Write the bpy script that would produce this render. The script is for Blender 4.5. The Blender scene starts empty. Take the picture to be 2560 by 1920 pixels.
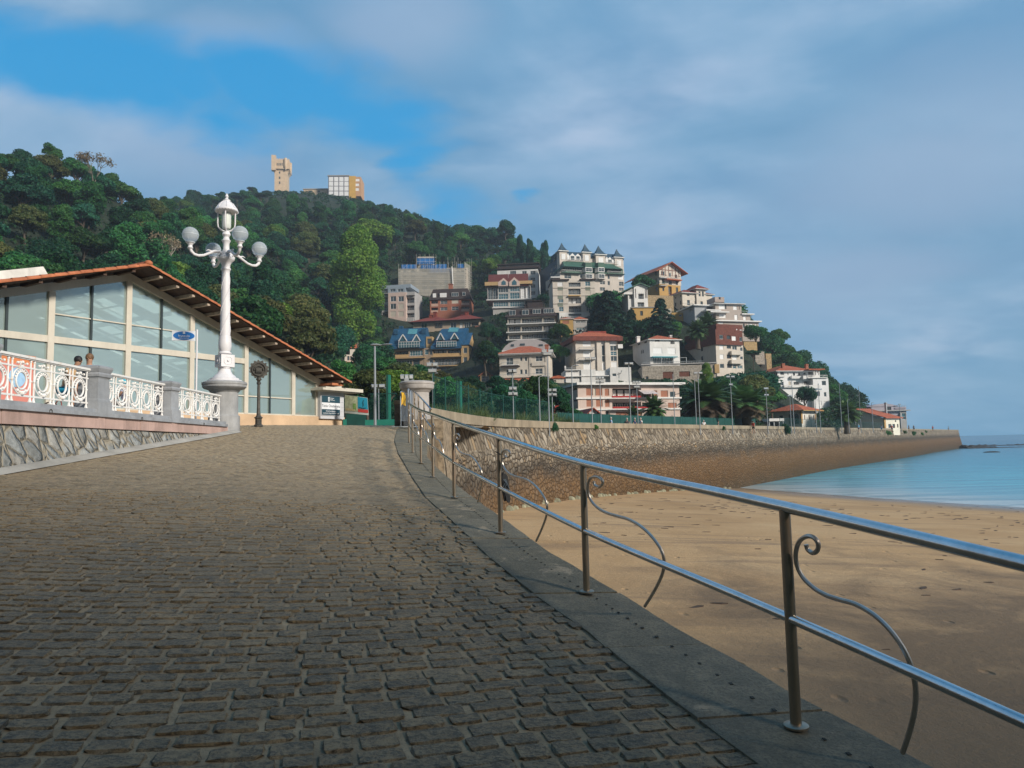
import bpy, bmesh, math, random
import numpy as np
from mathutils import Vector, Matrix, noise
R = math.radians; PI = math.pi
scn = bpy.context.scene
col = scn.collection
rnd = random.Random(7)

# ------------------------------------------------------------------ camera
EYE = Vector((0, 0, 6.0)); FOC = 1800.0
PITCH = math.atan(154 / FOC); ROLL = 0.022
_F = Vector((0, math.cos(PITCH), math.sin(PITCH)))
_U0 = Vector((0, -math.sin(PITCH), math.cos(PITCH))); _R0 = Vector((1, 0, 0))
_R = _R0 * math.cos(ROLL) - _U0 * math.sin(ROLL)
_U = _U0 * math.cos(ROLL) + _R0 * math.sin(ROLL)
cd = bpy.data.cameras.new('camera'); cam = bpy.data.objects.new('camera', cd); col.objects.link(cam)
cd.sensor_width = 36; cd.lens = 36 * FOC / 2560; cd.clip_start = 0.05; cd.clip_end = 60000
mm = Matrix.Identity(4)
for i in range(3):
    mm[i][0] = _R[i]; mm[i][1] = _U[i]; mm[i][2] = -_F[i]; mm[i][3] = EYE[i]
cam.matrix_world = mm
scn.camera = cam
def ray(x, y): return _F * FOC + _R * (x - 1280) - _U * (y - 960)
def pix(x, y, D):
    d = ray(x, y); return EYE + d * (D / d.y)
def pixz(x, y, z):
    d = ray(x, y); return EYE + d * ((z - EYE.z) / d.z)
def pixplane(x, y, p, n):
    d = ray(x, y); return EYE + d * ((p - EYE).dot(n) / d.dot(n))

# ------------------------------------------------------------------ light, sky, exposure
SUN_EL, SUN_AZ = R(27), R(128)      # azimuth measured clockwise from +Y (the view direction)
sd = Vector((math.sin(SUN_AZ) * math.cos(SUN_EL), math.cos(SUN_AZ) * math.cos(SUN_EL), math.sin(SUN_EL)))
sl = bpy.data.lights.new('sun', 'SUN'); sl.energy = 4.9; sl.angle = R(9); sl.color = (1, .92, .81)
so = bpy.data.objects.new('sun', sl); col.objects.link(so)
so.rotation_euler = sd.to_track_quat('Z', 'Y').to_euler()
scn.view_settings.view_transform = 'Standard'; scn.view_settings.look = 'None'
scn.view_settings.exposure = 0.0; scn.view_settings.gamma = 1

w = bpy.data.worlds.new('World'); scn.world = w; w.use_nodes = True
wt = w.node_tree; wt.nodes.clear()
class NT:
    """tiny node-tree helper"""
    def __init__(s, t): s.t = t
    def n(s, typ, **kw):
        nd = s.t.nodes.new(typ)
        for k, v in kw.items():
            if k[0] == 'i' and k[1:].isdigit(): nd.inputs[int(k[1:])].default_value = v
            elif k.startswith('_'): nd.inputs[k[1:].replace('_', ' ')].default_value = v
            else: setattr(nd, k, v)
        return nd
    def l(s, a, b): s.t.links.new(a, b)
    def ramp(s, fac, stops, interp='LINEAR'):
        r = s.n('ShaderNodeValToRGB'); r.color_ramp.interpolation = interp
        e = r.color_ramp.elements
        while len(e) > 1: e.remove(e[0])
        for i, (p, c) in enumerate(stops):
            q = e[0] if i == 0 else e.new(p)
            q.position = p; c = (c, c, c) if isinstance(c, (int, float)) else c
            q.color = (*c[:3], 1)
        s.l(fac, r.inputs[0]); return r.outputs[0]
    def mix(s, f, a, b, blend='MIX'):
        m = s.n('ShaderNodeMix', data_type='RGBA', blend_type=blend)
        for sock, v in ((m.inputs[0], f), (m.inputs[6], a), (m.inputs[7], b)):
            if hasattr(v, 'links') or isinstance(v, bpy.types.NodeSocket): s.l(v, sock)
            elif isinstance(v, (int, float)): sock.default_value = v if sock == m.inputs[0] else (v, v, v, 1)
            else: sock.default_value = (*v[:3], 1)
        return m.outputs[2]
    def math(s, op, a, b=0.0, clamp=False):
        m = s.n('ShaderNodeMath', operation=op, use_clamp=clamp)
        for sock, v in ((m.inputs[0], a), (m.inputs[1], b)):
            if isinstance(v, bpy.types.NodeSocket): s.l(v, sock)
            else: sock.default_value = v
        return m.outputs[0]
    def noise(s, vec, scale, detail=4, rough=.55, dist=0.0, out=0):
        k = s.n('ShaderNodeTexNoise', _Scale=scale, _Detail=detail, _Roughness=rough, _Distortion=dist)
        if vec is not None: s.l(vec, k.inputs['Vector'])
        return k.outputs[out]
    def mapping(s, vec, loc=(0, 0, 0), rot=(0, 0, 0), sc=(1, 1, 1)):
        k = s.n('ShaderNodeMapping'); s.l(vec, k.inputs[0])
        k.inputs[1].default_value = loc; k.inputs[2].default_value = rot; k.inputs[3].default_value = sc
        return k.outputs[0]
W = NT(wt)
sky = W.n('ShaderNodeTexSky', sky_type='NISHITA', sun_disc=False, sun_elevation=SUN_EL, sun_rotation=SUN_AZ,
          altitude=10, air_density=1.3, dust_density=1.6, ozone_density=2.5)
tc = W.n('ShaderNodeTexCoord'); dirv = tc.outputs['Generated']
sep = W.n('ShaderNodeSeparateXYZ'); W.l(dirv, sep.inputs[0])
nish = W.mix(1.0, sky.outputs[0], (.085, .085, .085), 'MULTIPLY')
# the cloud deck lies on a flat layer overhead: directions are divided by their height
hz = W.math('ADD', W.math('MAXIMUM', sep.outputs[2], 0.0), .22)
cmb = W.n('ShaderNodeCombineXYZ')
W.l(W.math('DIVIDE', sep.outputs[0], hz), cmb.inputs[0]); W.l(W.math('DIVIDE', sep.outputs[1], hz), cmb.inputs[1])
deck = cmb.outputs[0]
n1 = W.noise(W.mapping(deck, (3.1, .4, 0), (0, 0, .25), (.75, 1.0, 1)), 1.6, 6, .56, .35)
n2 = W.noise(W.mapping(deck, (9, 2, 0), (0, 0, .5), (.7, 1, 1)), 3.3, 5, .55, .15)
cloud_col = W.ramp(n1, [(.32, (.13, .36, .61)), (.45, (.20, .43, .68)), (.55, (.30, .51, .75)), (.68, (.46, .62, .84))])
cloud_col = W.mix(W.ramp(n2, [(.35, .75), (.55, 0.0)]), cloud_col, (.10, .33, .60))
def blob(px, py, rx, inner, outer):
    d = ray(px, py).normalized()
    v = W.n('ShaderNodeVectorMath', operation='DISTANCE'); W.l(W.mapping(dirv, sc=(1, 1, 2.1)), v.inputs[0]); v.inputs[1].default_value = (d.x, d.y, d.z * 2.1)
    dd = W.math('ADD', v.outputs['Value'], W.math('MULTIPLY', W.math('SUBTRACT', n2, .5), .26))
    dd = W.math('ADD', dd, W.math('MULTIPLY', W.math('SUBTRACT', n1, .5), .18))
    return W.ramp(dd, [(inner, 1.0), (outer, 0.0)], 'EASE')
gaps = None
for a in [(20, 150, 0, .03, .13), (130, 175, 0, .04, .14), (250, 200, 0, .04, .14), (380, 250, 0, .02, .12), (540, 295, 0, .01, .10), (700, 240, 0, .02, .12), (850, 270, 0, .01, .11), (940, 320, 0, .01, .11), (1120, 505, 0, .0, .11),
          (1290, 480, 0, -.02, .04), (1010, 400, 0, -.01, .06), (470, 235, 0, .0, .07)]:
    g = blob(*a); gaps = g if gaps is None else W.math('MAXIMUM', gaps, g)
lights = None
for a in [(1050, 50, 0, .0, .12), (2330, 400, 0, .0, .26), (430, 350, 0, .0, .17), (60, 230, 0, -.02, .07), (620, 160, 0, -.02, .10), (2100, 720, 0, 0, .2)]:
    g = blob(*a); lights = g if lights is None else W.math('MAXIMUM', lights, g)
c = W.mix(W.math('MULTIPLY', lights, .55), cloud_col, (.42, .56, .77))
blue = W.ramp(sep.outputs[2], [(0.0, (.06, .46, .78)), (.30, (.0, .40, .84)), (.6, (.0, .33, .76))])
c = W.mix(W.math('MULTIPLY', gaps, 1.0), c, blue)
hzn = W.ramp(sep.outputs[2], [(-.02, 1.0), (.02, .85), (.20, 0.0)])
c = W.mix(W.math('MULTIPLY', hzn, .62), c, (.20, .46, .70))
c = W.mix(.10, c, nish)
# unseen sky: dimmed and warmed behind to shape the fill light, zenith tinted blue
yv = W.math('ADD', sep.outputs[1], W.math('MULTIPLY', W.math('SUBTRACT', n2, .5), .25))
c = W.mix(W.ramp(yv, [(-.55, .85), (.05, 0.0)], 'EASE'), c, (.115, .105, .09))
c = W.mix(W.ramp(sep.outputs[2], [(.62, 0.0), (.9, .8)]), c, (.03, .24, .52))
bg = W.n('ShaderNodeBackground'); W.l(c, bg.inputs[0]); bg.inputs[1].default_value = 1.0
wo = W.n('ShaderNodeOutputWorld'); W.l(bg.outputs[0], wo.inputs[0])
scn.cycles.max_bounces = 6; scn.cycles.diffuse_bounces = 2; scn.cycles.glossy_bounces = 3
scn.cycles.transmission_bounces = 5; scn.cycles.transparent_max_bounces = 8
scn.cycles.use_denoising = True

# ------------------------------------------------------------------ helpers
def tag(o, label=None, cat=None, group=None, kind=None):
    if label: o['label'] = label
    if cat: o['category'] = cat
    if group: o['group'] = group
    if kind: o['kind'] = kind
    return o
def thing(name, label, cat, loc=(0, 0, 0), rz=0.0, group=None):
    o = bpy.data.objects.new(name, None); col.objects.link(o)
    o.location = loc; o.rotation_euler = (0, 0, rz); o.empty_display_size = .2
    return tag(o, label, cat, group)
class MB:
    def __init__(s): s.v = []; s.f = []; s.m = []; s.uv = None
    def face(s, pts, m=0):
        k = len(s.v); s.v += [tuple(p) for p in pts]; s.f.append(tuple(range(k, k + len(pts)))); s.m.append(m)
    def grid(s, pts, m=0, closeu=False):
        """pts: rows of equal length"""
        k = len(s.v); nr = len(pts); nc = len(pts[0])
        for r in pts: s.v += [tuple(p) for p in r]
        for i in range(nr - 1):
            for j in range(nc if closeu else nc - 1):
                j2 = (j + 1) % nc
                s.f.append((k + i * nc + j, k + i * nc + j2, k + (i + 1) * nc + j2, k + (i + 1) * nc + j)); s.m.append(m)
    def box(s, x0, x1, y0, y1, z0, z1, m=0):
        k = len(s.v)
        s.v += [(x0, y0, z0), (x1, y0, z0), (x1, y1, z0), (x0, y1, z0), (x0, y0, z1), (x1, y0, z1), (x1, y1, z1), (x0, y1, z1)]
        for f in ((0, 3, 2, 1), (4, 5, 6, 7), (0, 1, 5, 4), (1, 2, 6, 5), (2, 3, 7, 6), (3, 0, 4, 7)):
            s.f.append(tuple(k + i for i in f)); s.m.append(m)
    def bar(s, a, b, wx, wz, m=0, up=(0, 0, 1)):
        a = Vector(a); b = Vector(b); d = (b - a).normalized(); u = Vector(up)
        if abs(d.dot(u)) > .98: u = Vector((0, 1, 0))
        sx = d.cross(u).normalized() * wx / 2; sz = sx.cross(d).normalized() * wz / 2
        k = len(s.v)
        for p in (a, b):
            for q in (-sx - sz, sx - sz, sx + sz, -sx + sz): s.v.append(tuple(p + q))
        for f in ((0, 3, 2, 1), (4, 5, 6, 7), (0, 1, 5, 4), (1, 2, 6, 5), (2, 3, 7, 6), (3, 0, 4, 7)):
            s.f.append(tuple(k + i for i in f)); s.m.append(m)
    def tube(s, path, r, n=8, m=0, caps=True, closed=False):
        P = [Vector(p) for p in path]; N = len(P)
        rr = r if isinstance(r, (list, tuple)) else [r] * N
        rings = []; up = None
        for i, p in enumerate(P):
            if closed: t = P[(i + 1) % N] - P[i - 1]
            else: t = P[min(i + 1, N - 1)] - P[max(i - 1, 0)]
            t.normalize()
            if up is None:
                up = Vector((0, 0, 1)) if abs(t.z) < .9 else Vector((1, 0, 0))
            up = (up - t * up.dot(t)).normalized(); sd_ = t.cross(up)
            rings.append([p + (up * math.cos(2 * PI * k / n) + sd_ * math.sin(2 * PI * k / n)) * rr[i] for k in range(n)])
        if closed: rings.append(rings[0])
        s.grid(rings, m, True)
        if caps and not closed: s.face(rings[0][::-1], m); s.face(rings[-1], m)
    def lathe(s, prof, n=16, m=0, c=(0, 0, 0), cap=True, ph=0.0):
        rings = [[(c[0] + r * math.cos(2 * PI * k / n + ph), c[1] + r * math.sin(2 * PI * k / n + ph), c[2] + z) for k in range(n)] for r, z in prof]
        s.grid(rings, m, True)
        if cap:
            if prof[0][0] > 1e-4: s.face(rings[0][::-1], m)
            if prof[-1][0] > 1e-4: s.face(rings[-1], m)
    def prism(s, poly, y0, y1, m=0):
        """poly in (x,z), extruded along y"""
        a = [(p[0], y0, p[1]) for p in poly]; b = [(p[0], y1, p[1]) for p in poly]
        s.face(a, m); s.face(b[::-1], m)
        for i in range(len(poly)):
            j = (i + 1) % len(poly); s.face([a[i], b[i], b[j], a[j]], m)
    def zprism(s, poly, z0, z1, m=0):
        a = [(p[0], p[1], z0) for p in poly]; b = [(p[0], p[1], z1) for p in poly]
        s.face(a[::-1], m); s.face(b, m)
        for i in range(len(poly)):
            j = (i + 1) % len(poly); s.face([a[i], a[j], b[j], b[i]], m)
    def sphere(s, c, r, n=12, k=8, m=0, sc=(1, 1, 1)):
        prof = [(max(1e-5, math.sin(PI * i / k)), -math.cos(PI * i / k)) for i in range(k + 1)]
        rings = [[(c[0] + r * sc[0] * a * math.cos(2 * PI * j / n), c[1] + r * sc[1] * a * math.sin(2 * PI * j / n), c[2] + r * sc[2] * z) for j in range(n)] for a, z in prof]
        s.grid(rings, m, True)
    def build(s, name, mats, parent=None, smooth=False, loc=None, fix=True):
        me = bpy.data.meshes.new(name); me.from_pydata(s.v, [], s.f)
        if not isinstance(mats, (list, tuple)): mats = [mats]
        for m_ in mats: me.materials.append(m_)
        if len(mats) > 1: me.polygons.foreach_set('material_index', s.m)
        if fix:
            bm = bmesh.new(); bm.from_mesh(me)
            bmesh.ops.remove_doubles(bm, verts=bm.verts, dist=1e-5)
            bmesh.ops.recalc_face_normals(bm, faces=bm.faces); bm.to_mesh(me); bm.free()
        if smooth:
            me.polygons.foreach_set('use_smooth', [True] * len(me.polygons))
            try: me.set_sharp_from_angle(angle=R(38))
            except Exception: pass
        o = bpy.data.objects.new(name, me); col.objects.link(o)
        if parent is not None: o.parent = parent
        if loc is not None: o.location = loc
        return o
def copy_tree(o, parent=None):
    c_ = o.copy(); col.objects.link(c_); c_.parent = parent
    for ch in [k for k in o.children]: copy_tree(ch, c_)
    return c_
def np_mesh(name, V, F, mats, parent=None, smooth=False, attrs=None, midx=None):
    me = bpy.data.meshes.new(name); V = np.asarray(V, np.float32).reshape(-1, 3); F = np.asarray(F, np.int32)
    k = F.shape[1]
    me.vertices.add(len(V)); me.vertices.foreach_set('co', V.ravel())
    me.loops.add(F.size); me.loops.foreach_set('vertex_index', F.ravel())
    me.polygons.add(len(F)); me.polygons.foreach_set('loop_start', np.arange(0, F.size, k, dtype=np.int32))
    try: me.polygons.foreach_set('loop_total', np.full(len(F), k, np.int32))
    except Exception: pass
    me.update(calc_edges=True)
    for m_ in (mats if isinstance(mats, (list, tuple)) else [mats]): me.materials.append(m_)
    if midx is not None: me.polygons.foreach_set('material_index', np.asarray(midx, np.int32))
    if smooth: me.polygons.foreach_set('use_smooth', np.ones(len(F), bool))
    o = bpy.data.objects.new(name, me); col.objects.link(o)
    if parent is not None: o.parent = parent
    return o

# ------------------------------------------------------------------ materials
def newmat(name):
    m = bpy.data.materials.new(name); m.use_nodes = True; m.node_tree.nodes.clear()
    T = NT(m.node_tree); b = T.n('ShaderNodeBsdfPrincipled'); o = T.n('ShaderNodeOutputMaterial'); T.l(b.outputs[0], o.inputs[0])
    return m, T, b
MATS = {}
def mat(name, c, rough=.75, metal=0.0, var=.18, scale=2.0, bump=0.0, bscale=30.0, spec=.35, dirt=0.0, rnd_=0.0):
    if name in MATS: return MATS[name]
    m, T, b = newmat(name)
    tcd = T.n('ShaderNodeTexCoord').outputs['Object']
    n_ = T.noise(tcd, scale, 6, .6)
    lo = tuple(max(0, x * (1 - var)) for x in c); hi = tuple(min(1, x * (1 + var)) for x in c)
    cc = T.ramp(n_, [(.3, lo), (.7, hi)])
    if dirt:
        st = T.noise(T.mapping(tcd, sc=(1.6, 1.6, .22)), 2.2, 6, .65)
        cc = T.mix(T.ramp(st, [(.48, 0.0), (.72, dirt)]), cc, tuple(x * .45 for x in c))
    if rnd_:
        oi = T.n('ShaderNodeObjectInfo'); hs = T.n('ShaderNodeHueSaturation')
        T.l(T.math('ADD', T.math('MULTIPLY', oi.outputs['Random'], rnd_), 1 - rnd_ / 2), hs.inputs['Value']); T.l(cc, hs.inputs['Color']); cc = hs.outputs[0]
    T.l(cc, b.inputs['Base Color']); b.inputs['Roughness'].default_value = rough; b.inputs['Metallic'].default_value = metal
    b.inputs['Specular IOR Level'].default_value = spec
    if bump:
        bp = T.n('ShaderNodeBump', _Strength=bump, _Distance=.02); T.l(T.noise(tcd, bscale, 5, .6), bp.inputs['Height']); T.l(bp.outputs[0], b.inputs['Normal'])
    MATS[name] = m; return m

# added unseen ridge behind the viewer, put there to shade the foot of the ramp
def build_shade_ridge():
    rows = []
    for i in range(60):
        x = -10 + i * 3.2; r = []
        for j in range(13):
            t = j / 12; y = -25 - 26 + 52 * t - (0 if t < .5 else 0)
            y = -51 + 27 * t; h = 26.9 * min(1, t * 1.15 if t < .9 else 1.0) * min(1, (i + 1) / 5)
            h += noise.noise(Vector((x * .12, y * .12, 2))) * 2.2 * (t > .1)
            r.append((x, y, 3 + h))
        r.append((x, -22.5, 14)); r.append((x, -20, 1)); rows.append(r)
    mb = MB(); mb.grid(rows); tag(mb.build('shade_ridge', mat('shade_ridge_mat', (.05, .065, .03), .9, var=.5, scale=.3, bump=1, bscale=2), fix=False), kind='structure')
build_shade_ridge()

def build_haze():
    m = bpy.data.materials.new('haze_air'); m.use_nodes = True; t = m.node_tree; t.nodes.clear(); T = NT(t); v = T.n('ShaderNodeVolumePrincipled'); v.inputs['Color'].default_value = (.80, .90, 1, 1); v.inputs['Density'].default_value = HAZE; v.inputs['Anisotropy'].default_value = .2
    o = T.n('ShaderNodeOutputMaterial'); T.l(v.outputs[0], o.inputs['Volume']); mb = MB(); mb.box(-900, 1500, -80, 900, -2, 300); tag(mb.build('haze', m), kind='stuff')
HAZE = .00036
build_haze()
# ------------------------------------------------------------------ ramp surface
def smin(a, b, k=.12):
    h = max(0, min(1, .5 + .5 * (b - a) / k)); return b * (1 - h) + a * h - k * h * (1 - h)
def rampz(x, y):
    pl = EYE.z - 1.375 - .07 * x + .073 * y
    top = EYE.z + .86 + .004 * max(0, y - 20)
    return smin(pl, top, .22)
def onramp(x, y):
    d = ray(x, y); n = Vector((.07, -.073, 1)); p = Vector((0, 0, EYE.z - 1.375)); P = EYE + d * ((p - EYE).dot(n) / d.dot(n))
    return P
INNER = [onramp(x, y) for x, y in [(1850, 1872), (1700, 1760), (1551, 1647), (1460, 1569), (1351, 1495), (1226, 1395), (1183, 1352), (1112, 1284), (1064, 1241), (1031, 1193), (997, 1135)]]
INNER = [Vector((INNER[0].x + (INNER[0].x - INNER[2].x) * k, INNER[0].y + (INNER[0].y - INNER[2].y) * k, 0)) for k in (9, 5, 2)] + INNER + [Vector((-3.05, 18.6, 0)), Vector((-3.75, 23.5, 0)), Vector((-4.15, 27.5, 0))]
OUTER = [onramp(x, y) for x, y in [(2176, 1843), (2010, 1760), (1844, 1660), (1700, 1582), (1577, 1504), (1477, 1447), (1360, 1375), (1264, 1304), (1162, 1231), (1129, 1203), (1091, 1170), (1066, 1142)]]
OUTER = [Vector((OUTER[0].x + (OUTER[0].x - OUTER[2].x) * k, OUTER[0].y + (OUTER[0].y - OUTER[2].y) * k, 0)) for k in (9, 5, 2)] + OUTER + [Vector((-2.1, 17.5, 0)), Vector((-2.4, 21, 0)), Vector((-2.6, 24.6, 0))]
def interp_x(poly, y):
    if y <= poly[0].y: a, b = poly[0], poly[1]
    elif y >= poly[-1].y: a, b = poly[-2], poly[-1]
    else:
        for a, b in zip(poly, poly[1:]):
            if a.y <= y <= b.y: break
    t = (y - a.y) / (b.y - a.y); return a.x + (b.x - a.x) * t
# sea wall foot on the left (the balustrade wall)
BALX = lambda y: -7.2 - .055 * (y - 10.1)
LEFTX = lambda y: BALX(y) + .42
def rowg(x):            # the courses bend with the kerb
    t = max(-9, min(3.5, x)); s0 = .03; s1 = .30
    k = max(0, min(1, (t + 5) / 5)); return s0 * t + (s1 - s0) * ((k * k * (t + 5) / 2.2) if t <= 0 else (5 / 2.2 + t))

def stone_material():
    m, T, b = newmat('cobble')
    g = T.n('ShaderNodeNewGeometry'); isl = g.outputs['Random Per Island']; pos = g.outputs['Position']
    n_ = T.noise(pos, 26, 8, .72); n_b = T.noise(pos, 90, 4, .7)
    base = T.ramp(isl, [(0, (.10, .078, .045)), (.3, (.20, .155, .09)), (.6, (.31, .245, .15)), (.85, (.14, .115, .075)), (1, (.40, .31, .19))])
    c_ = T.mix(T.ramp(n_, [(.38, 0.0), (.66, .75)]), base, (.33, .29, .24))
    c_ = T.mix(T.ramp(n_b, [(.3, .7), (.55, 0.0)]), c_, (.045, .045, .04))
    c_ = T.mix(T.ramp(T.noise(T.mapping(pos, sc=(.6, 1, 1)), 55, 4, .7, .6), [(.42, .75), (.56, 0.0)]), c_, (.05, .052, .048))
    big = T.noise(pos, .55, 5, .6, .4)
    fine = T.noise(pos, 14, 6, .75, 1.2)
    sand = T.math('MULTIPLY', T.ramp(big, [(.38, 0.0), (.62, 1.0)]), T.ramp(fine, [(.44, 0.0), (.60, 1.0)]))
    py_ = T.n('ShaderNodeSeparateXYZ'); T.l(pos, py_.inputs[0]); up_ = T.ramp(T.math('MULTIPLY', py_.outputs[1], .04), [(.16, 0.0), (.5, .75)])  # blown sand uphill, plus mid-ramp brightness put into the colour
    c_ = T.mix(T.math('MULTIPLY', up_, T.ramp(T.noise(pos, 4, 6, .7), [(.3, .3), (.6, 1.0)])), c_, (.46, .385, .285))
    c_ = T.mix(T.math('MULTIPLY', sand, .75), c_, (.42, .325, .21))
    c_ = T.mix(1.0, c_, (1.08, .98, .80), 'MULTIPLY'); T.l(c_, b.inputs['Base Color'])
    T.l(T.ramp(n_, [(.3, .42), (.7, .8)]), b.inputs['Roughness'])
    bp = T.n('ShaderNodeBump', _Strength=1.0, _Distance=.028)
    T.l(T.math('ADD', T.noise(pos, 38, 8, .75), T.math('MULTIPLY', T.noise(pos, 140, 3, .6), .35)), bp.inputs['Height']); T.l(bp.outputs[0], b.inputs['Normal'])
    return m
def joint_material():
    m, T, b = newmat('joint_sand'); pos = T.n('ShaderNodeNewGeometry').outputs['Position']
    c_ = T.ramp(T.noise(pos, 5, 8, .7), [(.3, (.15, .11, .065)), (.5, (.28, .205, .12)), (.72, (.40, .30, .18))])
    c_ = T.mix(T.ramp(T.noise(pos, 120, 3, .6), [(.35, .5), (.5, 0.0)]), c_, (.13, .10, .07))
    T.l(c_, b.inputs['Base Color']); b.inputs['Roughness'].default_value = .9
    bp = T.n('ShaderNodeBump', _Strength=.5, _Distance=.006); T.l(T.noise(pos, 90, 6, .7), bp.inputs['Height']); T.l(bp.outputs[0], b.inputs['Normal'])
    return m
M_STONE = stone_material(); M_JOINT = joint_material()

def build_ramp():
    # the bed of sand in the joints
    rows = []; ys = [-7 + .5 * i for i in range(96)]
    for y in ys:
        xr = interp_x(INNER, y) + .12 if y < 27.4 else -1.2; xl = LEFTX(min(y, 19)) - .3 if y < 20.5 else -40
        rows.append([(xl + (xr - xl) * j / 40, y, rampz(xl + (xr - xl) * j / 40, y) - .005) for j in range(41)])
    mb = MB(); mb.grid(rows); o = mb.build('road', [M_JOINT], smooth=True); tag(o, kind='structure')
    # the setts
    rr = np.random.RandomState(3); V = []; F = []; k = 0
    y0 = -2.0
    while y0 < 30.5:
        pitch = .098 + rr.rand() * .026
        x = -8.6 + rr.rand() * .2
        while x < 4.8:
            L = .10 + rr.rand() ** 1.2 * .12
            xc = x + L / 2; yc = y0 + rowg(xc) ; x += L + .014 + rr.rand() * .016
            if yc < -1.5 or yc > 29: continue
            xlim = interp_x(INNER, yc) if yc < 27.6 else -1.4
            if xc + L / 2 > xlim - .012 and xc - L / 2 < xlim - .07: e_ = xlim - .012; L, xc = e_ - (xc - L / 2), (e_ + xc - L / 2) / 2
            if xc + L / 2 > xlim - .011 or xc - L / 2 < (LEFTX(yc) + .12 if yc < 19.2 else -13): continue
            if xc < -7.9 and yc < 20.3: continue
            vx = abs(xc) / max(yc, .5)
            if yc > 20 and vx > .95: continue
            near = yc < 8.5
            nu, nv = (6, 4) if near else (3, 2)
            wd = pitch - .013 - rr.rand() * .020
            s = (rowg(xc + .05) - rowg(xc - .05)) / .1
            tilt = (rr.rand() - .5) * .05; hgt = .002 + rr.rand() * .010; rot = (rr.rand() - .5) * .05
            # outline of the worn top: superellipse with jitter
            pts = []
            for i in range(nu + 1):
                for j in range(nv + 1):
                    a = i / nu * 2 - 1; c_ = j / nv * 2 - 1
                    e = max(abs(a), abs(c_))
                    q = 1 - .16 * (abs(a) ** 4) * (abs(c_) ** 4)
                    px = a * L / 2 * q; py = c_ * wd / 2 * q
                    if e > .99: px += (rr.rand() - .5) * .020; py += (rr.rand() - .5) * .018; dz = -.013
                    elif near: dz = (rr.rand() - .5) * .005; px *= 1.39; py *= 1.74
                    else: dz = 0
                    pz = hgt + dz * 1.0 + tilt * px
                    X = xc + px - py * (s + rot); Y = yc + py + px * (s + rot)
                    pts.append((X, Y, rampz(X, Y) + pz))
            V += pts
            for i in range(nu):
                for j in range(nv):
                    F.append((k + i * (nv + 1) + j, k + (i + 1) * (nv + 1) + j, k + (i + 1) * (nv + 1) + j + 1, k + i * (nv + 1) + j + 1))
            k += len(pts)
        y0 += pitch
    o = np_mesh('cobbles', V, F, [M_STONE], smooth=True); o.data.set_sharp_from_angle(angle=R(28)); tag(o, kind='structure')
build_ramp()

# ------------------------------------------------------------------ kerb of stone slabs along the drop
def kerb_material():
    m, T, b = newmat('kerb_stone'); pos = T.n('ShaderNodeNewGeometry').outputs['Position']; isl = T.n('ShaderNodeNewGeometry').outputs['Random Per Island']
    c_ = T.ramp(T.noise(pos, 6, 9, .72), [(.28, (.075, .065, .036)), (.48, (.18, .148, .085)), (.68, (.32, .265, .16))])
    c_ = T.mix(.35, c_, T.ramp(isl, [(0, (.13, .12, .09)), (1, (.30, .27, .21))]))
    c_ = T.mix(T.ramp(T.noise(pos, 60, 5, .75), [(.40, .6), (.54, 0.0)]), c_, (.07, .065, .05))
    c_ = T.mix(T.ramp(T.noise(pos, 2.3, 7, .7, .8), [(.60, 0.0), (.66, .8)]), c_, (.42, .33, .22))
    T.l(c_, b.inputs['Base Color']); b.inputs['Roughness'].default_value = .72
    bp = T.n('ShaderNodeBump', _Strength=.9, _Distance=.03); T.l(T.noise(pos, 38, 8, .75), bp.inputs['Height']); T.l(bp.outputs[0], b.inputs['Normal'])
    return m
M_KERB = kerb_material()
def build_kerb():
    rr = random.Random(5); mb = MB(); y = -6.0
    while y < 27:
        L = .62 + rr.random() * .45; g = .007; y2 = min(y + L, 27.3)
        n = 4; rows = []
        dz = (rr.random() - .5) * .008
        for i in range(n + 1):
            yy = y + g + (y2 - y - 2 * g) * i / n
            # slab edges square to the kerb line
            r = []
            for j in range(5):
                t = j / 4
                ya = yy - .0; xa = interp_x(INNER, ya) + .012 + (rr.random() - .5) * .008 * (j == 0); xb = interp_x(OUTER, min(ya, 24.6)) + (rr.random() - .5) * .015 * (j == 4)
                x = xa + (xb - xa) * t; sl_ = .30 * (x - (xa + xb) / 2)
                e = 0.0 if 0 < i < n and 0 < j < 4 else -.006
                r.append((x, yy + sl_, rampz(x, yy) + .010 + dz + e))
            rows.append(r)
        mb.grid(rows)
        ring = [rows[0][j] for j in range(5)] + [rows[i][4] for i in range(1, n + 1)] + [rows[n][j] for j in range(3, -1, -1)] + [rows[i][0] for i in range(n - 1, 0, -1)]
        mb.grid([ring, [(p[0], p[1], p[2] - .22) for p in ring]], 0, True)
        y = y2
    o = mb.build('kerb', [M_KERB]); tag(o, kind='structure')
    # little slots cut along the slabs, and the wall the kerb stands on
    mb = MB()
    ys = [-7 + i * .5 for i in range(64)]; rows = []
    for y in ys:
        x = interp_x(OUTER, min(y, 24.6)) - .03; z = rampz(x, y) - .19
        rows.append([(x - .5, y, z), (x, y, z), (x + .12, y, z - 1.5), (x + .35, y, z - 4.2)])
    mb.grid(rows); o = mb.build('ramp_wall', [M_WALL_DARK]); tag(o, kind='structure')
    mb = MB(); y = 2.0
    while y < 17:
        xo = interp_x(OUTER, y); xi = interp_x(INNER, y); t = .62; x = xi + (xo - xi) * t
        z = rampz(x, y) + .0135 + .002
        h_ = rr.random() * .6; mb.box(x - .006 - .006 * h_, x + .006 + .004 * h_, y, y + .02 + .02 * h_, z - .004, z - .001 + .001 * h_)
        y += .07 + rr.random() * .08
    o = mb.build('kerb_slots', mat('slot_dark', (.035, .035, .03), .9)); tag(o, kind='structure')

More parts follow.
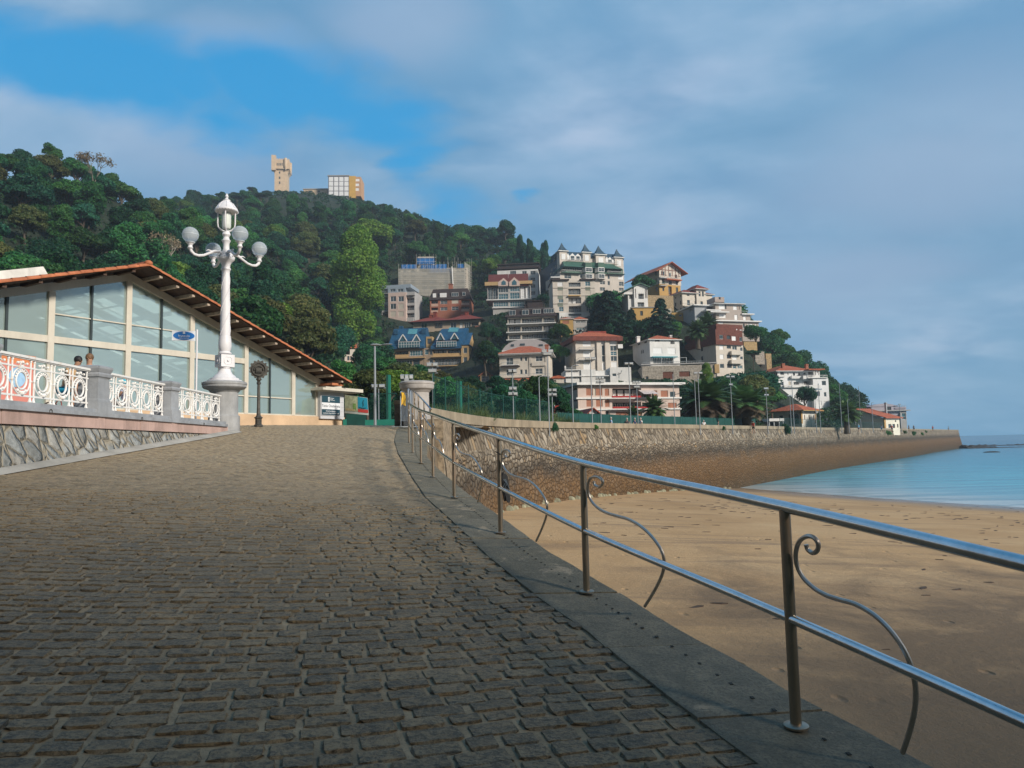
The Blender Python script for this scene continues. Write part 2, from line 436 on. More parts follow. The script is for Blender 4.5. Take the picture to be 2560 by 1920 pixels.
def masonry(name, su, sv, rot, cols, mortar, stain=None, jag=.35, bump=.9, depth=.06, algae=None, split=None):
    """stone rubble laid out in metres along (u) and up (v) the wall"""
    m, T, b = newmat(name); uv = T.n('ShaderNodeUVMap'); uv.uv_map = 'UVMap'; uvo = uv.outputs[0]
    pos = T.n('ShaderNodeNewGeometry').outputs['Position']
    wob = T.noise(uvo, 1.3, 4, .6, 0, 1)
    vm = T.n('ShaderNodeVectorMath', operation='MULTIPLY_ADD'); T.l(wob, vm.inputs[0]); vm.inputs[1].default_value = (jag, jag, 0); T.l(uvo, vm.inputs[2])
    def layer(su, sv, rot):
        mp = T.mapping(vm.outputs[0], rot=(0, 0, rot)); mp2 = T.mapping(mp, sc=(su, sv, 1))
        vo = T.n('ShaderNodeTexVoronoi', _Scale=1.0, _Randomness=.85); T.l(mp2, vo.inputs['Vector'])
        ve = T.n('ShaderNodeTexVoronoi', feature='DISTANCE_TO_EDGE', _Scale=1.0, _Randomness=.85); T.l(mp2, ve.inputs['Vector'])
        sp = T.n('ShaderNodeSeparateColor'); T.l(vo.outputs['Color'], sp.inputs[0])
        return sp.outputs[0], ve.outputs['Distance'], sp.outputs[1]
    r1, e1, h1 = layer(su, sv, rot)
    svu = T.n('ShaderNodeSeparateXYZ'); T.l(uvo, svu.inputs[0]); V_ = svu.outputs[1]
    if split:
        r2, e2, h2 = layer(*split[1:4])
        f = T.ramp(T.math('ADD', T.math('MULTIPLY', V_, .05), .5), [(split[0] * .05 + .495, 0.0), (split[0] * .05 + .505, 1.0)])
        mx = lambda a, b_: T.mix(f, a, b_)
        r1, e1, h1 = mx(r1, r2), mx(e1, e2), mx(h1, h2)
    c_ = T.ramp(r1, cols)
    c_ = T.mix(T.ramp(T.noise(pos, 9, 7, .7), [(.35, .55), (.6, 0.0)]), c_, (.10, .095, .08))
    c_ = T.mix(T.ramp(e1, [(.02, 1.0), (.10, 0.0)]), c_, mortar)
    if stain:   # [(v, colour, strength)...] by height with a ragged edge
        vv = T.math('ADD', V_, T.math('MULTIPLY', T.math('SUBTRACT', T.noise(uvo, .35, 6, .65), .5), 2.6))
        vn = T.math('ADD', T.math('MULTIPLY', vv, .05), .5)
        cc = T.ramp(vn, [(v * .05 + .5, c2) for v, c2, s_ in stain]); ss = T.ramp(vn, [(v * .05 + .5, s_) for v, c2, s_ in stain])
        c_ = T.mix(ss, c_, T.mix(T.ramp(T.noise(uvo, 1.6, 8, .75), [(.38, .9), (.60, 0.0)]), cc, T.mix(.5, cc, (.03, .025, .02))))
    if algae:
        c_ = T.mix(T.math('MULTIPLY', T.ramp(T.math('ADD', T.math('MULTIPLY', V_, .05), .5), [(algae[0] * .05 + .5, 1.0), (algae[1] * .05 + .5, 0.0)]), T.ramp(T.noise(uvo, .5, 6, .7), [(.42, 0.0), (.6, .8)])), c_, (.06, .085, .03))
    T.l(c_, b.inputs['Base Color']); b.inputs['Roughness'].default_value = .85; b.inputs['Specular IOR Level'].default_value = .25
    bp = T.n('ShaderNodeBump', _Strength=bump, _Distance=depth)
    h_ = T.math('ADD', T.ramp(e1, [(0.0, 0.0), (.14, .75), (.3, 1.0)]), T.math('MULTIPLY', h1, .7))
    T.l(T.math('ADD', h_, T.math('MULTIPLY', T.noise(pos, 12, 6, .7), .5)), bp.inputs['Height']); T.l(bp.outputs[0], b.inputs['Normal'])
    return m
def uvgrid(name, rows, mats, parent=None, us=None, vs=None, midx=None, smooth=False):
    """rows[i][j]: i along the wall (u), j up the wall (v)"""
    ni, nj = len(rows), len(rows[0]); me = bpy.data.meshes.new(name)
    V = [tuple(p) for r in rows for p in r]; F = []; MI = []; uvf = []
    for i in range(ni - 1):
        for j in range(nj - 1):
            F.append((i * nj + j, (i + 1) * nj + j, (i + 1) * nj + j + 1, i * nj + j + 1)); MI.append(midx[j] if midx else 0)
            uvf += [(us[i], vs(i, j)), (us[i + 1], vs(i + 1, j)), (us[i + 1], vs(i + 1, j + 1)), (us[i], vs(i, j + 1))]
    me.from_pydata(V, [], F); lay = me.uv_layers.new(name='UVMap')
    lay.data.foreach_set('uv', [q for p in uvf for q in p])
    for m_ in (mats if isinstance(mats, (list, tuple)) else [mats]): me.materials.append(m_)
    me.polygons.foreach_set('material_index', MI)
    if smooth: me.polygons.foreach_set('use_smooth', [True] * len(F))
    o = bpy.data.objects.new(name, me); col.objects.link(o)
    if parent is not None: o.parent = parent
    return o
M_WALL_DARK = mat('ramp_wall_stone', (.16, .12, .075), .85, bump=.8, bscale=6, var=.5, scale=3)
build_kerb()

# ------------------------------------------------------------------ beach, sea
def sandz(x, y): 
    n_ = noise.noise(Vector((x * .05, y * .05, 0))) * .10 + noise.noise(Vector((x * .4, y * .4, 5))) * .012
    return EYE.z - 2.75 - .0500 * x - .0194 * y + n_
def sand_material():
    m, T, b = newmat('sand'); pos = T.n('ShaderNodeNewGeometry').outputs['Position']
    c_ = T.ramp(T.noise(pos, .16, 6, .6, .5), [(.3, (.39, .24, .11)), (.52, (.48, .31, .155)), (.75, (.54, .37, .20))])
    streak = T.noise(T.mapping(pos, rot=(0, 0, .35), sc=(.10, .85, 1)), 1.0, 6, .6, .8)
    c_ = T.mix(T.ramp(streak, [(.54, 0.0), (.68, .62)]), c_, (.20, .135, .085))
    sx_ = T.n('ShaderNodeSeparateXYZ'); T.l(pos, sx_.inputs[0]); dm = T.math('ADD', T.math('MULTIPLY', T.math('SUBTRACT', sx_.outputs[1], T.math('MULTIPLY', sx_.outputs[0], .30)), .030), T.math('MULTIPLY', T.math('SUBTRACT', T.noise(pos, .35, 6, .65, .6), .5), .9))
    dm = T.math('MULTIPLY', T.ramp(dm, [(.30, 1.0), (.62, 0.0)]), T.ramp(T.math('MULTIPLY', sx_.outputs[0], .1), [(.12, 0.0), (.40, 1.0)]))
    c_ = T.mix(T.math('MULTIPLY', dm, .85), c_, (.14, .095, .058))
    g = T.noise(pos, 60, 4, .7); c_ = T.mix(T.ramp(g, [(.34, .5), (.46, 0.0)]), c_, (.17, .12, .08))
    sp = T.n('ShaderNodeSeparateXYZ'); T.l(pos, sp.inputs[0])
    wet = T.ramp(T.math('ADD', sp.outputs[2], T.math('MULTIPLY', T.math('SUBTRACT', T.noise(pos, .12, 4, .5), .5), .5)), [(.10, 1.0), (.22, .75), (.62, 0.0)])
    c_ = T.mix(wet, c_, (.22, .155, .10))
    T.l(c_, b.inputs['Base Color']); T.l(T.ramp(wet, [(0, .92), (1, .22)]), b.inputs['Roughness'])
    b.inputs['Specular IOR Level'].default_value = .4
    vor = T.n('ShaderNodeTexVoronoi', _Scale=1.9, _Randomness=1.0); T.l(T.mapping(pos, sc=(1, .6, 1)), vor.inputs['Vector'])
    foot = T.math('MULTIPLY', T.ramp(vor.outputs['Distance'], [(.05, 0.0), (.17, 1.0)]), 1.0)
    msk = T.ramp(T.noise(pos, .35, 3, .5), [(.46, 1.0), (.58, 0.0)])
    foot = T.mix(msk, foot, 1.0)
    h_ = T.math('ADD', T.math('ADD', T.math('MULTIPLY', foot, 1.1), T.noise(pos, 3.2, 7, .7)), T.math('MULTIPLY', T.noise(pos, 45, 5, .7), .22))
    bp = T.n('ShaderNodeBump', _Strength=.75, _Distance=.07); T.l(h_, bp.inputs['Height']); T.l(bp.outputs[0], b.inputs['Normal'])
    return m
def water_material():
    m, T, b = newmat('water'); pos = T.n('ShaderNodeNewGeometry').outputs['Position']
    sp = T.n('ShaderNodeSeparateXYZ'); T.l(pos, sp.inputs[0])
    # shallow to deep: distance from the shore line (plane of the beach)
    dsh = T.math('ADD', T.math('MULTIPLY', sp.outputs[0], .05), T.math('MULTIPLY', sp.outputs[1], .0194)); dsh = T.math('SUBTRACT', dsh, 3.25)
    dsh = T.math('ADD', dsh, T.math('MULTIPLY', T.math('SUBTRACT', T.noise(pos, .10, 5, .6), .5), .55))
    c_ = T.ramp(T.math('MULTIPLY', dsh, .04), [(0, (.30, .35, .34)), (.02, (.20, .42, .50)), (.06, (.10, .42, .52)), (.18, (.045, .33, .46)), (.7, (.012, .15, .26)), (1, (.008, .12, .22))])
    c_ = T.mix(T.ramp(T.noise(T.mapping(pos, rot=(0, 0, .3), sc=(.05, .5, 1)), 1.0, 7, .7, .6), [(.44, .45), (.58, 0.0)]), c_, (.02, .16, .26))
    strk = T.noise(T.mapping(pos, rot=(0, 0, .3), sc=(.05, .35, 1)), 1.0, 6, .62, .5)
    foam = T.math('MULTIPLY', T.ramp(dsh, [(.0, 1.0), (.75, 0.0)]), T.ramp(strk, [(.44, 0.0), (.56, 1.0)]))
    foam = T.math('MAXIMUM', foam, T.ramp(T.math('ABSOLUTE', T.math('SUBTRACT', dsh, .05)), [(.0, .9), (.035, 0.0)]))
    c_ = T.mix(T.math('MULTIPLY', foam, .75), c_, (.55, .60, .60))
    T.l(c_, b.inputs['Base Color']); b.inputs['Roughness'].default_value = .24; b.inputs['Specular IOR Level'].default_value = .36
    h_ = T.math('ADD', T.noise(T.mapping(pos, rot=(0, 0, .3), sc=(.35, 1, 1)), .55, 6, .62), T.math('MULTIPLY', T.noise(T.mapping(pos, rot=(0, 0, .2), sc=(.6, 1, 1)), 3.0, 4, .6), .18))
    bp = T.n('ShaderNodeBump', _Strength=.42, _Distance=.35); T.l(h_, bp.inputs['Height']); T.l(bp.outputs[0], b.inputs['Normal'])
    return m
M_SAND = sand_material()
def build_beach():
    xs = [-14, -10, -7, -5, -4] + [-3 + i * .75 for i in range(90)] + [70, 90, 120]; ys = [-25, -15, -8] + [-4 + i * .75 for i in range(60)] + [42 + i * 2.5 for i in range(34)] + [140, 200, 320]
    rows = [[(x, y, sandz(x, y)) for x in xs] for y in ys]
    mb = MB(); mb.grid(rows); tag(mb.build('sand', M_SAND, smooth=True, fix=False), kind='structure')
    mb = MB(); mb.grid([[(-3000, -500, 0), (8000, -500, 0)], [(-3000, 300, 0), (8000, 300, 0)], [(-9000, 30000, 0), (40000, 30000, 0)]])
    tag(mb.build('sea', water_material()), kind='structure')
    # scraps of weed and drift on the sand
    rr = random.Random(11); mb = MB()
    for i in range(420):
        if i < 300: x = rr.uniform(3, 48); y = rr.uniform(6, 60)
        else: x = rr.uniform(12, 46); y = x * -.35 + rr.gauss(52, 2.0)
        if sandz(x, y) < .12 or x < interp_x(OUTER, min(y, 24)) + .8: continue
        s_ = rr.uniform(.02, .065) * (1 + y / 50); a = rr.uniform(-.5, .9); e = rr.uniform(1.2, 3.2)
        n = 6; z = sandz(x, y)
        top = [(x + math.cos(a) * math.cos(q) * s_ * e - math.sin(a) * math.sin(q) * s_ * .8, y + math.sin(a) * math.cos(q) * s_ * e + math.cos(a) * math.sin(q) * s_ * .8, z + rr.uniform(.006, .02)) for q in [2 * PI * j / n + rr.uniform(-.3, .3) for j in range(n)]]
        mb.face(top); mb.grid([top, [(p[0], p[1], z - .02) for p in top]], 0, True)
    tag(mb.build('seaweed', mat('weed', (.06, .04, .028), .8, var=.4), fix=False), kind='stuff')
build_beach()

# ------------------------------------------------------------------ quay wall round the bay
QT = [(1070, 1018.5, 1.45), (1126, 1029, 1.47), (1171, 1037, 1.50), (1250, 1047.5, 1.55), (1400, 1055, 1.65), (1480, 1057, 1.72), (1560, 1058.5, 1.80), (1700, 1061, 1.92), (1860, 1064, 2.05), (1920, 1065, 2.1), (2059, 1069, 2.2), (2160, 1070, 2.35), (2258, 1071.5, 2.5), (2330, 1073, 2.75), (2396, 1074.5, 2.95)]
QP = [pixz(x, y, EYE.z + z) for x, y, z in QT]
def smooth_poly(P, n):
    out = []
    L = [0]
    for a, b in zip(P, P[1:]): L.append(L[-1] + (b - a).length)
    for i in range(n + 1):
        s = L[-1] * (i / n) ** 1.35
        k = max(j for j in range(len(L)) if L[j] <= s + 1e-6); k = min(k, len(P) - 2)
        t = (s - L[k]) / (L[k + 1] - L[k]); p0 = P[max(k - 1, 0)]; p1 = P[k]; p2 = P[k + 1]; p3 = P[min(k + 2, len(P) - 1)]
        lin = p1.lerp(p2, t); out.append((lin, s))
    # relax
    pts = [p for p, s in out]
    for _ in range(4):
        pts = [pts[0]] + [(pts[i - 1] + pts[i] * 2 + pts[i + 1]) / 4 for i in range(1, len(pts) - 1)] + [pts[-1]]
    return pts, [s for p, s in out]
QW, QS = smooth_poly(QP, 110)
_end = QW[-1]; _d = Vector((1.0, .85, 0)).normalized()
QW2 = QW + [_end + Vector((2.0, 3.5, 0)), _end + Vector((1.5, 14, 0)), _end + Vector((-14, 70, 0))]; QS2 = QS + [QS[-1] + 4, QS[-1] + 14, QS[-1] + 72]
def qnorm(i):
    a = QW2[max(i - 1, 0)]; b = QW2[min(i + 1, len(QW2) - 1)]; t = (b - a); t.z = 0; t.normalize(); return Vector((t.y, -t.x, 0))
M_QUAY = masonry('quay_rubble', 1.9, 3.3, 0, [(0, (.16, .125, .09)), (.3, (.38, .32, .24)), (.55, (.24, .20, .15)), (.8, (.52, .46, .37)), (1, (.40, .27, .14))], (.09, .075, .055),
    stain=[(-9, (.05, .04, .02), .9), (-6.3, (.13, .068, .02), .92), (-4.3, (.19, .10, .035), .82), (-3.0, (.06, .048, .036), .8), (-2.0, (.2, .15, .1), .15), (0, (.3, .25, .2), 0.0)],
    jag=.25, split=(-1.75, .85, 2.3, .80), depth=.16)
M_COPE = mat('coping_stone', (.30, .25, .18), .85, var=.3, scale=.8, bump=.5, bscale=5, dirt=.5)
def build_quay():
    root = thing('sea_wall', 'long weathered stone sea wall curving round the beach, brown at the waterline', 'sea wall')
    prof = [(0.0, -.05, 0), (.07, -.05, 0), (.07, -.42, 0), (.0, -.44, 0), (.22, -1.9, 0), (.30, -2.0, 0), (.34, -3.3, 0), (.75, -5.2, 0), (1.5, -9.6, 0)]
    rows = []; cop = []
    for i, p in enumerate(QW2):
        n_ = qnorm(i); r = []
        for k, (o, z, _) in enumerate(prof[3:]):
            zz = p.z + z; jit = noise.noise(Vector((QS2[i] * .8, z * 1.3, 3))) * .05
            r.append(p + n_ * (o + jit) + Vector((0, 0, z)))
        rows.append(r[::-1])
        # coping slab, flat on top
        cop.append([p + n_ * .09 + Vector((0, 0, -.46)), p + n_ * .10 + Vector((0, 0, -.02)), p + n_ * .06 + Vector((0, 0, .0)), p - n_ * .52 + Vector((0, 0, .0)), p - n_ * .55 + Vector((0, 0, -.03)), p - n_ * .55 + Vector((0, 0, -1.3))])
    pv = [z for o, z, _ in prof[3:]][::-1]
    uvgrid('wall_face', rows, [M_QUAY], root, QS2, lambda i, j: pv[j])
    mb = MB(); mb.grid(cop); mb.build('coping', [M_COPE], root, fix=False)
    mb = MB(); mb.box(-3.3, -2.35, 24.3, 27.5, 1.0, EYE.z + .95); mb.build('corner_block', mat('corner_rubble', (.25, .20, .14), .9, var=.7, scale=5, bump=1.0, bscale=6), root)
    # pale dry stones at the foot by the sand
    mb = MB(); rr = random.Random(2)
    for i in range(8, 74):
        p = QW2[i]; n_ = qnorm(i)
        for k in range(3):
            q = p.lerp(QW2[i + 1], rr.random()); off = 1.15; 
            f = q + n_ * (off + .0); z = sandz(f.x, f.y)
            if z < .15: continue
            d = .10 + rr.random() * .16; off = .75 + max(0, (p.z - 5.2 - z)) / 4.4 * .75
            f = q + n_ * off
            mb.sphere((f.x, f.y, z + .02), d, 6, 4, 0, (1.2, 1.0, 1.1))
    mb.build('foot_stones', mat('foot_stone', (.26, .25, .17), .85, var=.5, scale=.9), root, smooth=False)
build_quay()
def build_rocks():
    rr = random.Random(8)
    for (xa, xb, Dd, h, name, lab) in ((2404, 2800, 372, 2.6, 'rock_reef', 'low dark rock reef running out from the end of the sea wall'), (2420, 2900, 450, 2.4, 'rock_reef', 'thin farther line of dark rocks across the sea below the horizon')):
        a = pixz(xa, 1117 - .022 * (xa - 1280) + 6.0 / Dd * FOC, .0); b = pixz(xb, 1117 - .022 * (xb - 1280) + 6.0 / Dd * FOC, .0)
        N = 130; rows = []
        for i in range(N + 1):
            t = i / N; p = a.lerp(b, t); hh = h * (1 - .75 * min(1, t * 4)) if Dd < 400 else h * (.35 + .8 * abs(noise.noise(Vector((t * 5, 0, 1)))))
            hh = max(.25, hh); r = []
            for j in range(9):
                s_ = j / 8 * 2 - 1; z = (1 - abs(s_)) * hh * (.75 + .6 * noise.noise(Vector((t * 60, s_ * 2, Dd)))) - .25
                r.append(p + Vector((0, s_ * 7, z)))
            rows.append(r)
        mb = MB(); mb.grid(rows); tag(mb.build(name, mat('reef', (.035, .03, .025), .8, bump=.8, bscale=1.5), fix=False), lab, 'reef')
    mb = MB(); c_ = pixz(2480, 1131, 0); mb.sphere((c_.x, c_.y, 0), 1.6, 9, 5, 0, (1.9, 1, .28)); tag(mb.build('sea_rock', mat('reef', (0, 0, 0))), 'small dark rock just awash in front of the reef', 'rock')
build_rocks()
# ------------------------------------------------------------------ steel handrail along the kerb
def steel(name, c, rough, rust=.0):
    m, T, b = newmat(name); pos = T.n('ShaderNodeNewGeometry').outputs['Position']
    n_ = T.noise(T.mapping(pos, sc=(1, 1, .5)), 9, 7, .7)
    c_ = T.ramp(n_, [(.35, tuple(x * .8 for x in c)), (.65, c)])
    if rust:
        r_ = T.noise(T.mapping(pos, sc=(1, 1, .35)), 6, 6, .7); k = T.ramp(r_, [(.50, 0.0), (.72, rust)])
        c_ = T.mix(k, c_, (.33, .15, .055)); T.l(T.math('SUBTRACT', 1.0, k), b.inputs['Metallic'])
    else: b.inputs['Metallic'].default_value = 1.0
    T.l(c_, b.inputs['Base Color']); T.l(T.ramp(n_, [(.3, rough + .12), (.7, rough)]), b.inputs['Roughness'])
    bp = T.n('ShaderNodeBump', _Strength=.15, _Distance=.003); T.l(T.noise(pos, 120, 4, .6), bp.inputs['Height']); T.l(bp.outputs[0], b.inputs['Normal'])
    return m
M_STEEL = steel('steel_rail', (.66, .68, .70), .08); M_POST = steel('steel_post', (.42, .35, .27), .34, .8); M_SCROLL = steel('steel_scroll', (.60, .54, .48), .34, .3)
POSTS = [((1991, 1828), (1962, 1267), (1977, 1546)), ((1467, 1487), (1449, 1158), (1455, 1327)), ((1252, 1337), (1244, 1093), (1248, 1219)),
         ((1136, 1247), (1141, 1055), (1138, 1156)), ((1083, 1195), (1085, 1036), (1084, 1117)), ((1053, 1160), (1053, 1026), (1053, 1095)),
         ((1032, 1133), (1032.5, 1015), (1032, 1077)), ((1023, 1112), (1023, 1008), (1022, 1060))]
PB = []
for (b_, t_, m_) in POSTS:
    p = onramp(*b_)
    if p.y > 17.2: p = pix(b_[0], b_[1], 17.9)
    p.z = rampz(p.x, p.y) + .022
    PB.append((p, (pix(t_[0], t_[1], p.y).z - p.z), (pix(m_[0], m_[1], p.y).z - p.z)))
d01 = PB[0][0] - PB[1][0]
p0 = PB[0][0] + d01 * .98; p0.z = rampz(p0.x, p0.y) + .022
pm = p0 + d01 * .98; pm.z = rampz(pm.x, pm.y) + .022
PB = [(pm, PB[0][1], PB[0][2]), (p0, PB[0][1], PB[0][2])] + PB
def scroll_shape():
    P1 = PB[2][0]; P0_ = PB[1][0]; a = (P0_ - P1); a.z = 0; L = a.length; a.normalize()
    out = Vector((a.y, -a.x, 0)) * -1
    if out.x < 0: out = -out
    # plane: along the rail, leaning outward towards its foot
    up = (Vector((0, 0, .75)) - out * .15).normalized(); n_ = a.cross(up).normalized(); o_ = P1 + Vector((0, 0, .75))
    zc = [(1110, 652), (1118, 676), (1143, 690), (1163, 672), (1162, 642), (1140, 618), (1108, 616), (1078, 640), (1063, 690), (1068, 745), (1095, 800), (1145, 848), (1200, 880), (1260, 900), (1330, 920), (1400, 958), (1460, 1008), (1515, 1072), (1560, 1145), (1590, 1225), (1603, 1310), (1598, 1400), (1575, 1500), (1545, 1590)]
    res = []
    for zx, zy in zc:
        q = pixplane(1400 + zx * .5545, 1000 + zy * .5545, o_, n_) - P1
        res.append((q.dot(a) / L, q.z - (P0_.z - P1.z) * q.dot(a) / L, q.dot(out)))
    return res
SCR = scroll_shape()
def build_rail():
    root = thing('handrail', 'brushed steel handrail with curled scrolls running up the ramp kerb above the beach', 'handrail', tuple(PB[3][0]))
    base = PB[3][0]
    def fin(mb, name, mt, par=root): return mb.build(name, mt, par, smooth=True)
    def catm(P, n=6):
        out = []
        for i in range(len(P) - 1):
            p0_, p1_, p2_, p3_ = P[max(i - 1, 0)], P[i], P[i + 1], P[min(i + 2, len(P) - 1)]
            for k in range(n):
                t = k / n; out.append(.5 * ((2 * p1_) + (p2_ - p0_) * t + (2 * p0_ - 5 * p1_ + 4 * p2_ - p3_) * t * t + (3 * p1_ - p0_ - 3 * p2_ + p3_) * t ** 3))
        return out + [P[-1]]
    tops = [p + Vector((0, 0, h)) - base for p, h, m_ in PB]; mids = [p + Vector((0, 0, m_)) - base for p, h, m_ in PB]
    mb = MB(); mb.tube(catm(tops), .0255, 14); fin(mb, 'top_rail', M_STEEL)
    mb = MB(); mb.tube(catm(mids), .0205, 12); fin(mb, 'mid_rail', M_STEEL)
    for i, (p, h, m_) in enumerate(PB):
        q = p - base; mb = MB(); mb.tube([q, q + Vector((0, 0, h - .01))], .0235, 14)
        o = fin(mb, 'post', M_POST); mb = MB()
        mb.lathe([(.052, -.004), (.052, .004), (.046, .009), (.026, .011)], 16, 0, tuple(q)); fin(mb, 'base_plate', M_POST, o)
        if i == 4: o['label'] = 'post with a rust streak below the tied black strap'
        if i < len(PB) - 1 and i <= 8:
            # scroll between this post and the next one nearer the camera
            pass
    for i in range(1, len(PB)):
        P1 = PB[i][0]; P0_ = PB[i - 1][0]; a = P0_ - P1; a.z = 0; L = a.length; ad = a.normalized(); out = Vector((-ad.y, ad.x, 0)); out = out if out.x > 0 else -out
        k_ = min(1.0, L / 2.15)
        k_ = {2: 1.0, 3: 1.0}.get(i, 1.15)
        tx = {3: 1668, 4: 1399, 5: 1258}.get(i)
        if tx:          # widen the bend until its belly stands where this bay's does
            um, vm, om = SCR[20]
            for q in range(30):
                w_ = P1 + ad * (um * L * k_) + Vector((0, 0, vm + (P0_.z - P1.z) * um * k_)) + out * om - EYE
                if 1280 + FOC * w_.dot(_R) / w_.dot(_F) < tx: k_ += .03
        pts = [P1 + ad * (u * L * ((k_ - (k_ - 1) * .55 * max(0, (q_ - 18) / 5) ** 1.5) if u > .12 else 1 + (k_ - 1) * u / .12)) + Vector((0, 0, v + (P0_.z - P1.z) * u * k_)) + out * o_ - base for q_, (u, v, o_) in enumerate(SCR)]
        mb = MB(); mb.tube(catm(pts, 4), .0098, 8); fin(mb, 'scroll', M_SCROLL)
    return root
build_rail()
def second_rail():
    a = pix(1037, 1052, 24.2); root = thing('handrail', 'short steel stair rail with scrolls beside the round stone pillar', 'handrail', tuple(a))
    pts = [(1036, 979, 24.0), (1046, 988, 23), (1060, 1003, 21.5), (1078, 1024, 20.3)]
    tp = [pix(*p) - a for p in pts]
    mb = MB(); mb.tube(tp, .024, 8); mb.build('top_rail', M_STEEL, root, True)
    for p in tp[:3]:
        mb = MB(); mb.tube([p, p - Vector((0, 0, 1.05))], .023, 8); mb.build('post', M_POST, root, True)
    for p, q in zip(tp[:3], tp[1:]):
        mb = MB(); d = q - p; out = Vector((.12, -.02, 0))
        mb.tube([p + d * (u * .95) + Vector((0, 0, v - 1.0)) + out * o_ * 4 for u, v, o_ in SCR], .012, 6); mb.build('scroll', M_SCROLL, root, True)
    mb = MB(); mb.tube([p - Vector((0, 0, .5)) for p in tp], .02, 8); mb.build('mid_rail', M_STEEL, root, True)
second_rail()
def strap_thing():
    P = PB[4][0]; z = P.z
    root = thing('flip_flops', 'pair of black flip-flops hanging by a knotted cord from the rusty rail post', 'flip-flops', (P.x, P.y, z))
    MBk = mat('rubber_black', (.018, .02, .024), .5, var=.3)
    def at(zx, zy, dy=0.0): return pix(1200 + zx * .1085, 1100 + zy * .1085, P.y + dy) - Vector((P.x, P.y, z))
    mb = MB(); mb.tube([at(335, 260, -.03), at(400, 290, -.035), at(470, 325, -.03), at(490, 330), at(545, 300), at(590, 320), at(590, 390), at(550, 435), at(505, 415), at(490, 370), at(492, 440), at(500, 560), at(520, 680), at(545, 760)], .0042, 6); mb.tube([at(490, 330, .01), at(485, 380, .02), at(505, 500, .01), at(505, 745)], .003, 6)
    mb.build('cord', MBk, root, True)
    for (a_, b_, wd, ang) in (((505, 745), (580, 1410), .022, .9), ((560, 770), (660, 1445), .030, .35)):
        A = at(*a_, .0); B = at(*b_, .0); d = (B - A); L = d.length; dn = d.normalized()
        sx = Vector((math.cos(ang), math.sin(ang), 0)); nn = sx.cross(dn).normalized(); mb = MB(); rows = []
        for i in range(11):
            t = i / 10; w_ = wd * (.55 + .45 * math.sin(PI * min(1, .12 + t * .95)) + .12 * math.cos(t * 6.5)) * (1 if 0 < i < 10 else .45)
            c_ = A + dn * (L * t)
            rows.append([c_ - sx * w_ + nn * .007, c_ + sx * w_ + nn * .007, c_ + sx * w_ - nn * .007, c_ - sx * w_ - nn * .007])
        mb.grid(rows, 0, True); mb.face(rows[0]); mb.face(rows[-1]); o = mb.build('sole', MBk, root, True)
        mb = MB(); c1 = A + dn * L * .3; top = A + dn * L * .42 - nn * .03
        mb.tube([A + dn * L * .18, top - dn * .02, A + dn * L * .55 + sx * wd * .95], .006, 6); mb.tube([A + dn * L * .18, top - dn * .02, A + dn * L * .55 - sx * wd * .95], .006, 6)
        mb.build('thong_strap', mat('rubber_grey', (.10, .12, .14), .45), o, True)
strap_thing()

# ------------------------------------------------------------------ left wall and balustrade
Z0 = EYE.z
M_LEFTWALL = masonry('pale_rubble', 2.9, 4.6, .95, [(0, (.25, .26, .25)), (.35, (.34, .355, .345)), (.7, (.43, .44, .42)), (1, (.36, .34, .30))], (.33, .29, .22), jag=.35, bump=1.0, depth=.09)
M_PINK = mat('pink_stone', (.48, .335, .29), .8, var=.22, scale=1.6, bump=.3, bscale=12, dirt=.6)
M_GREYST = mat('grey_stone', (.30, .315, .335), .7, var=.22, scale=2.2, bump=.4, bscale=18, dirt=.45)
M_WHITEIRON = None
def whiteiron():
    m, T, b = newmat('white_iron'); pos = T.n('ShaderNodeNewGeometry').outputs['Position']
    n_ = T.noise(pos, 7, 6, .7); c_ = T.mix(T.ramp(n_, [(.56, 0.0), (.74, .75)]), (.78, .77, .75), (.55, .36, .17))
    c_ = T.mix(T.ramp(T.noise(pos, 22, 4, .7), [(.3, .35), (.45, 0.0)]), c_, (.45, .42, .38))
    T.l(c_, b.inputs['Base Color']); b.inputs['Roughness'].default_value = .45; return m
M_WHITEIRON = whiteiron()
def curve_pt(y, off=0.0): return Vector((BALX(y) + off, y, 0))
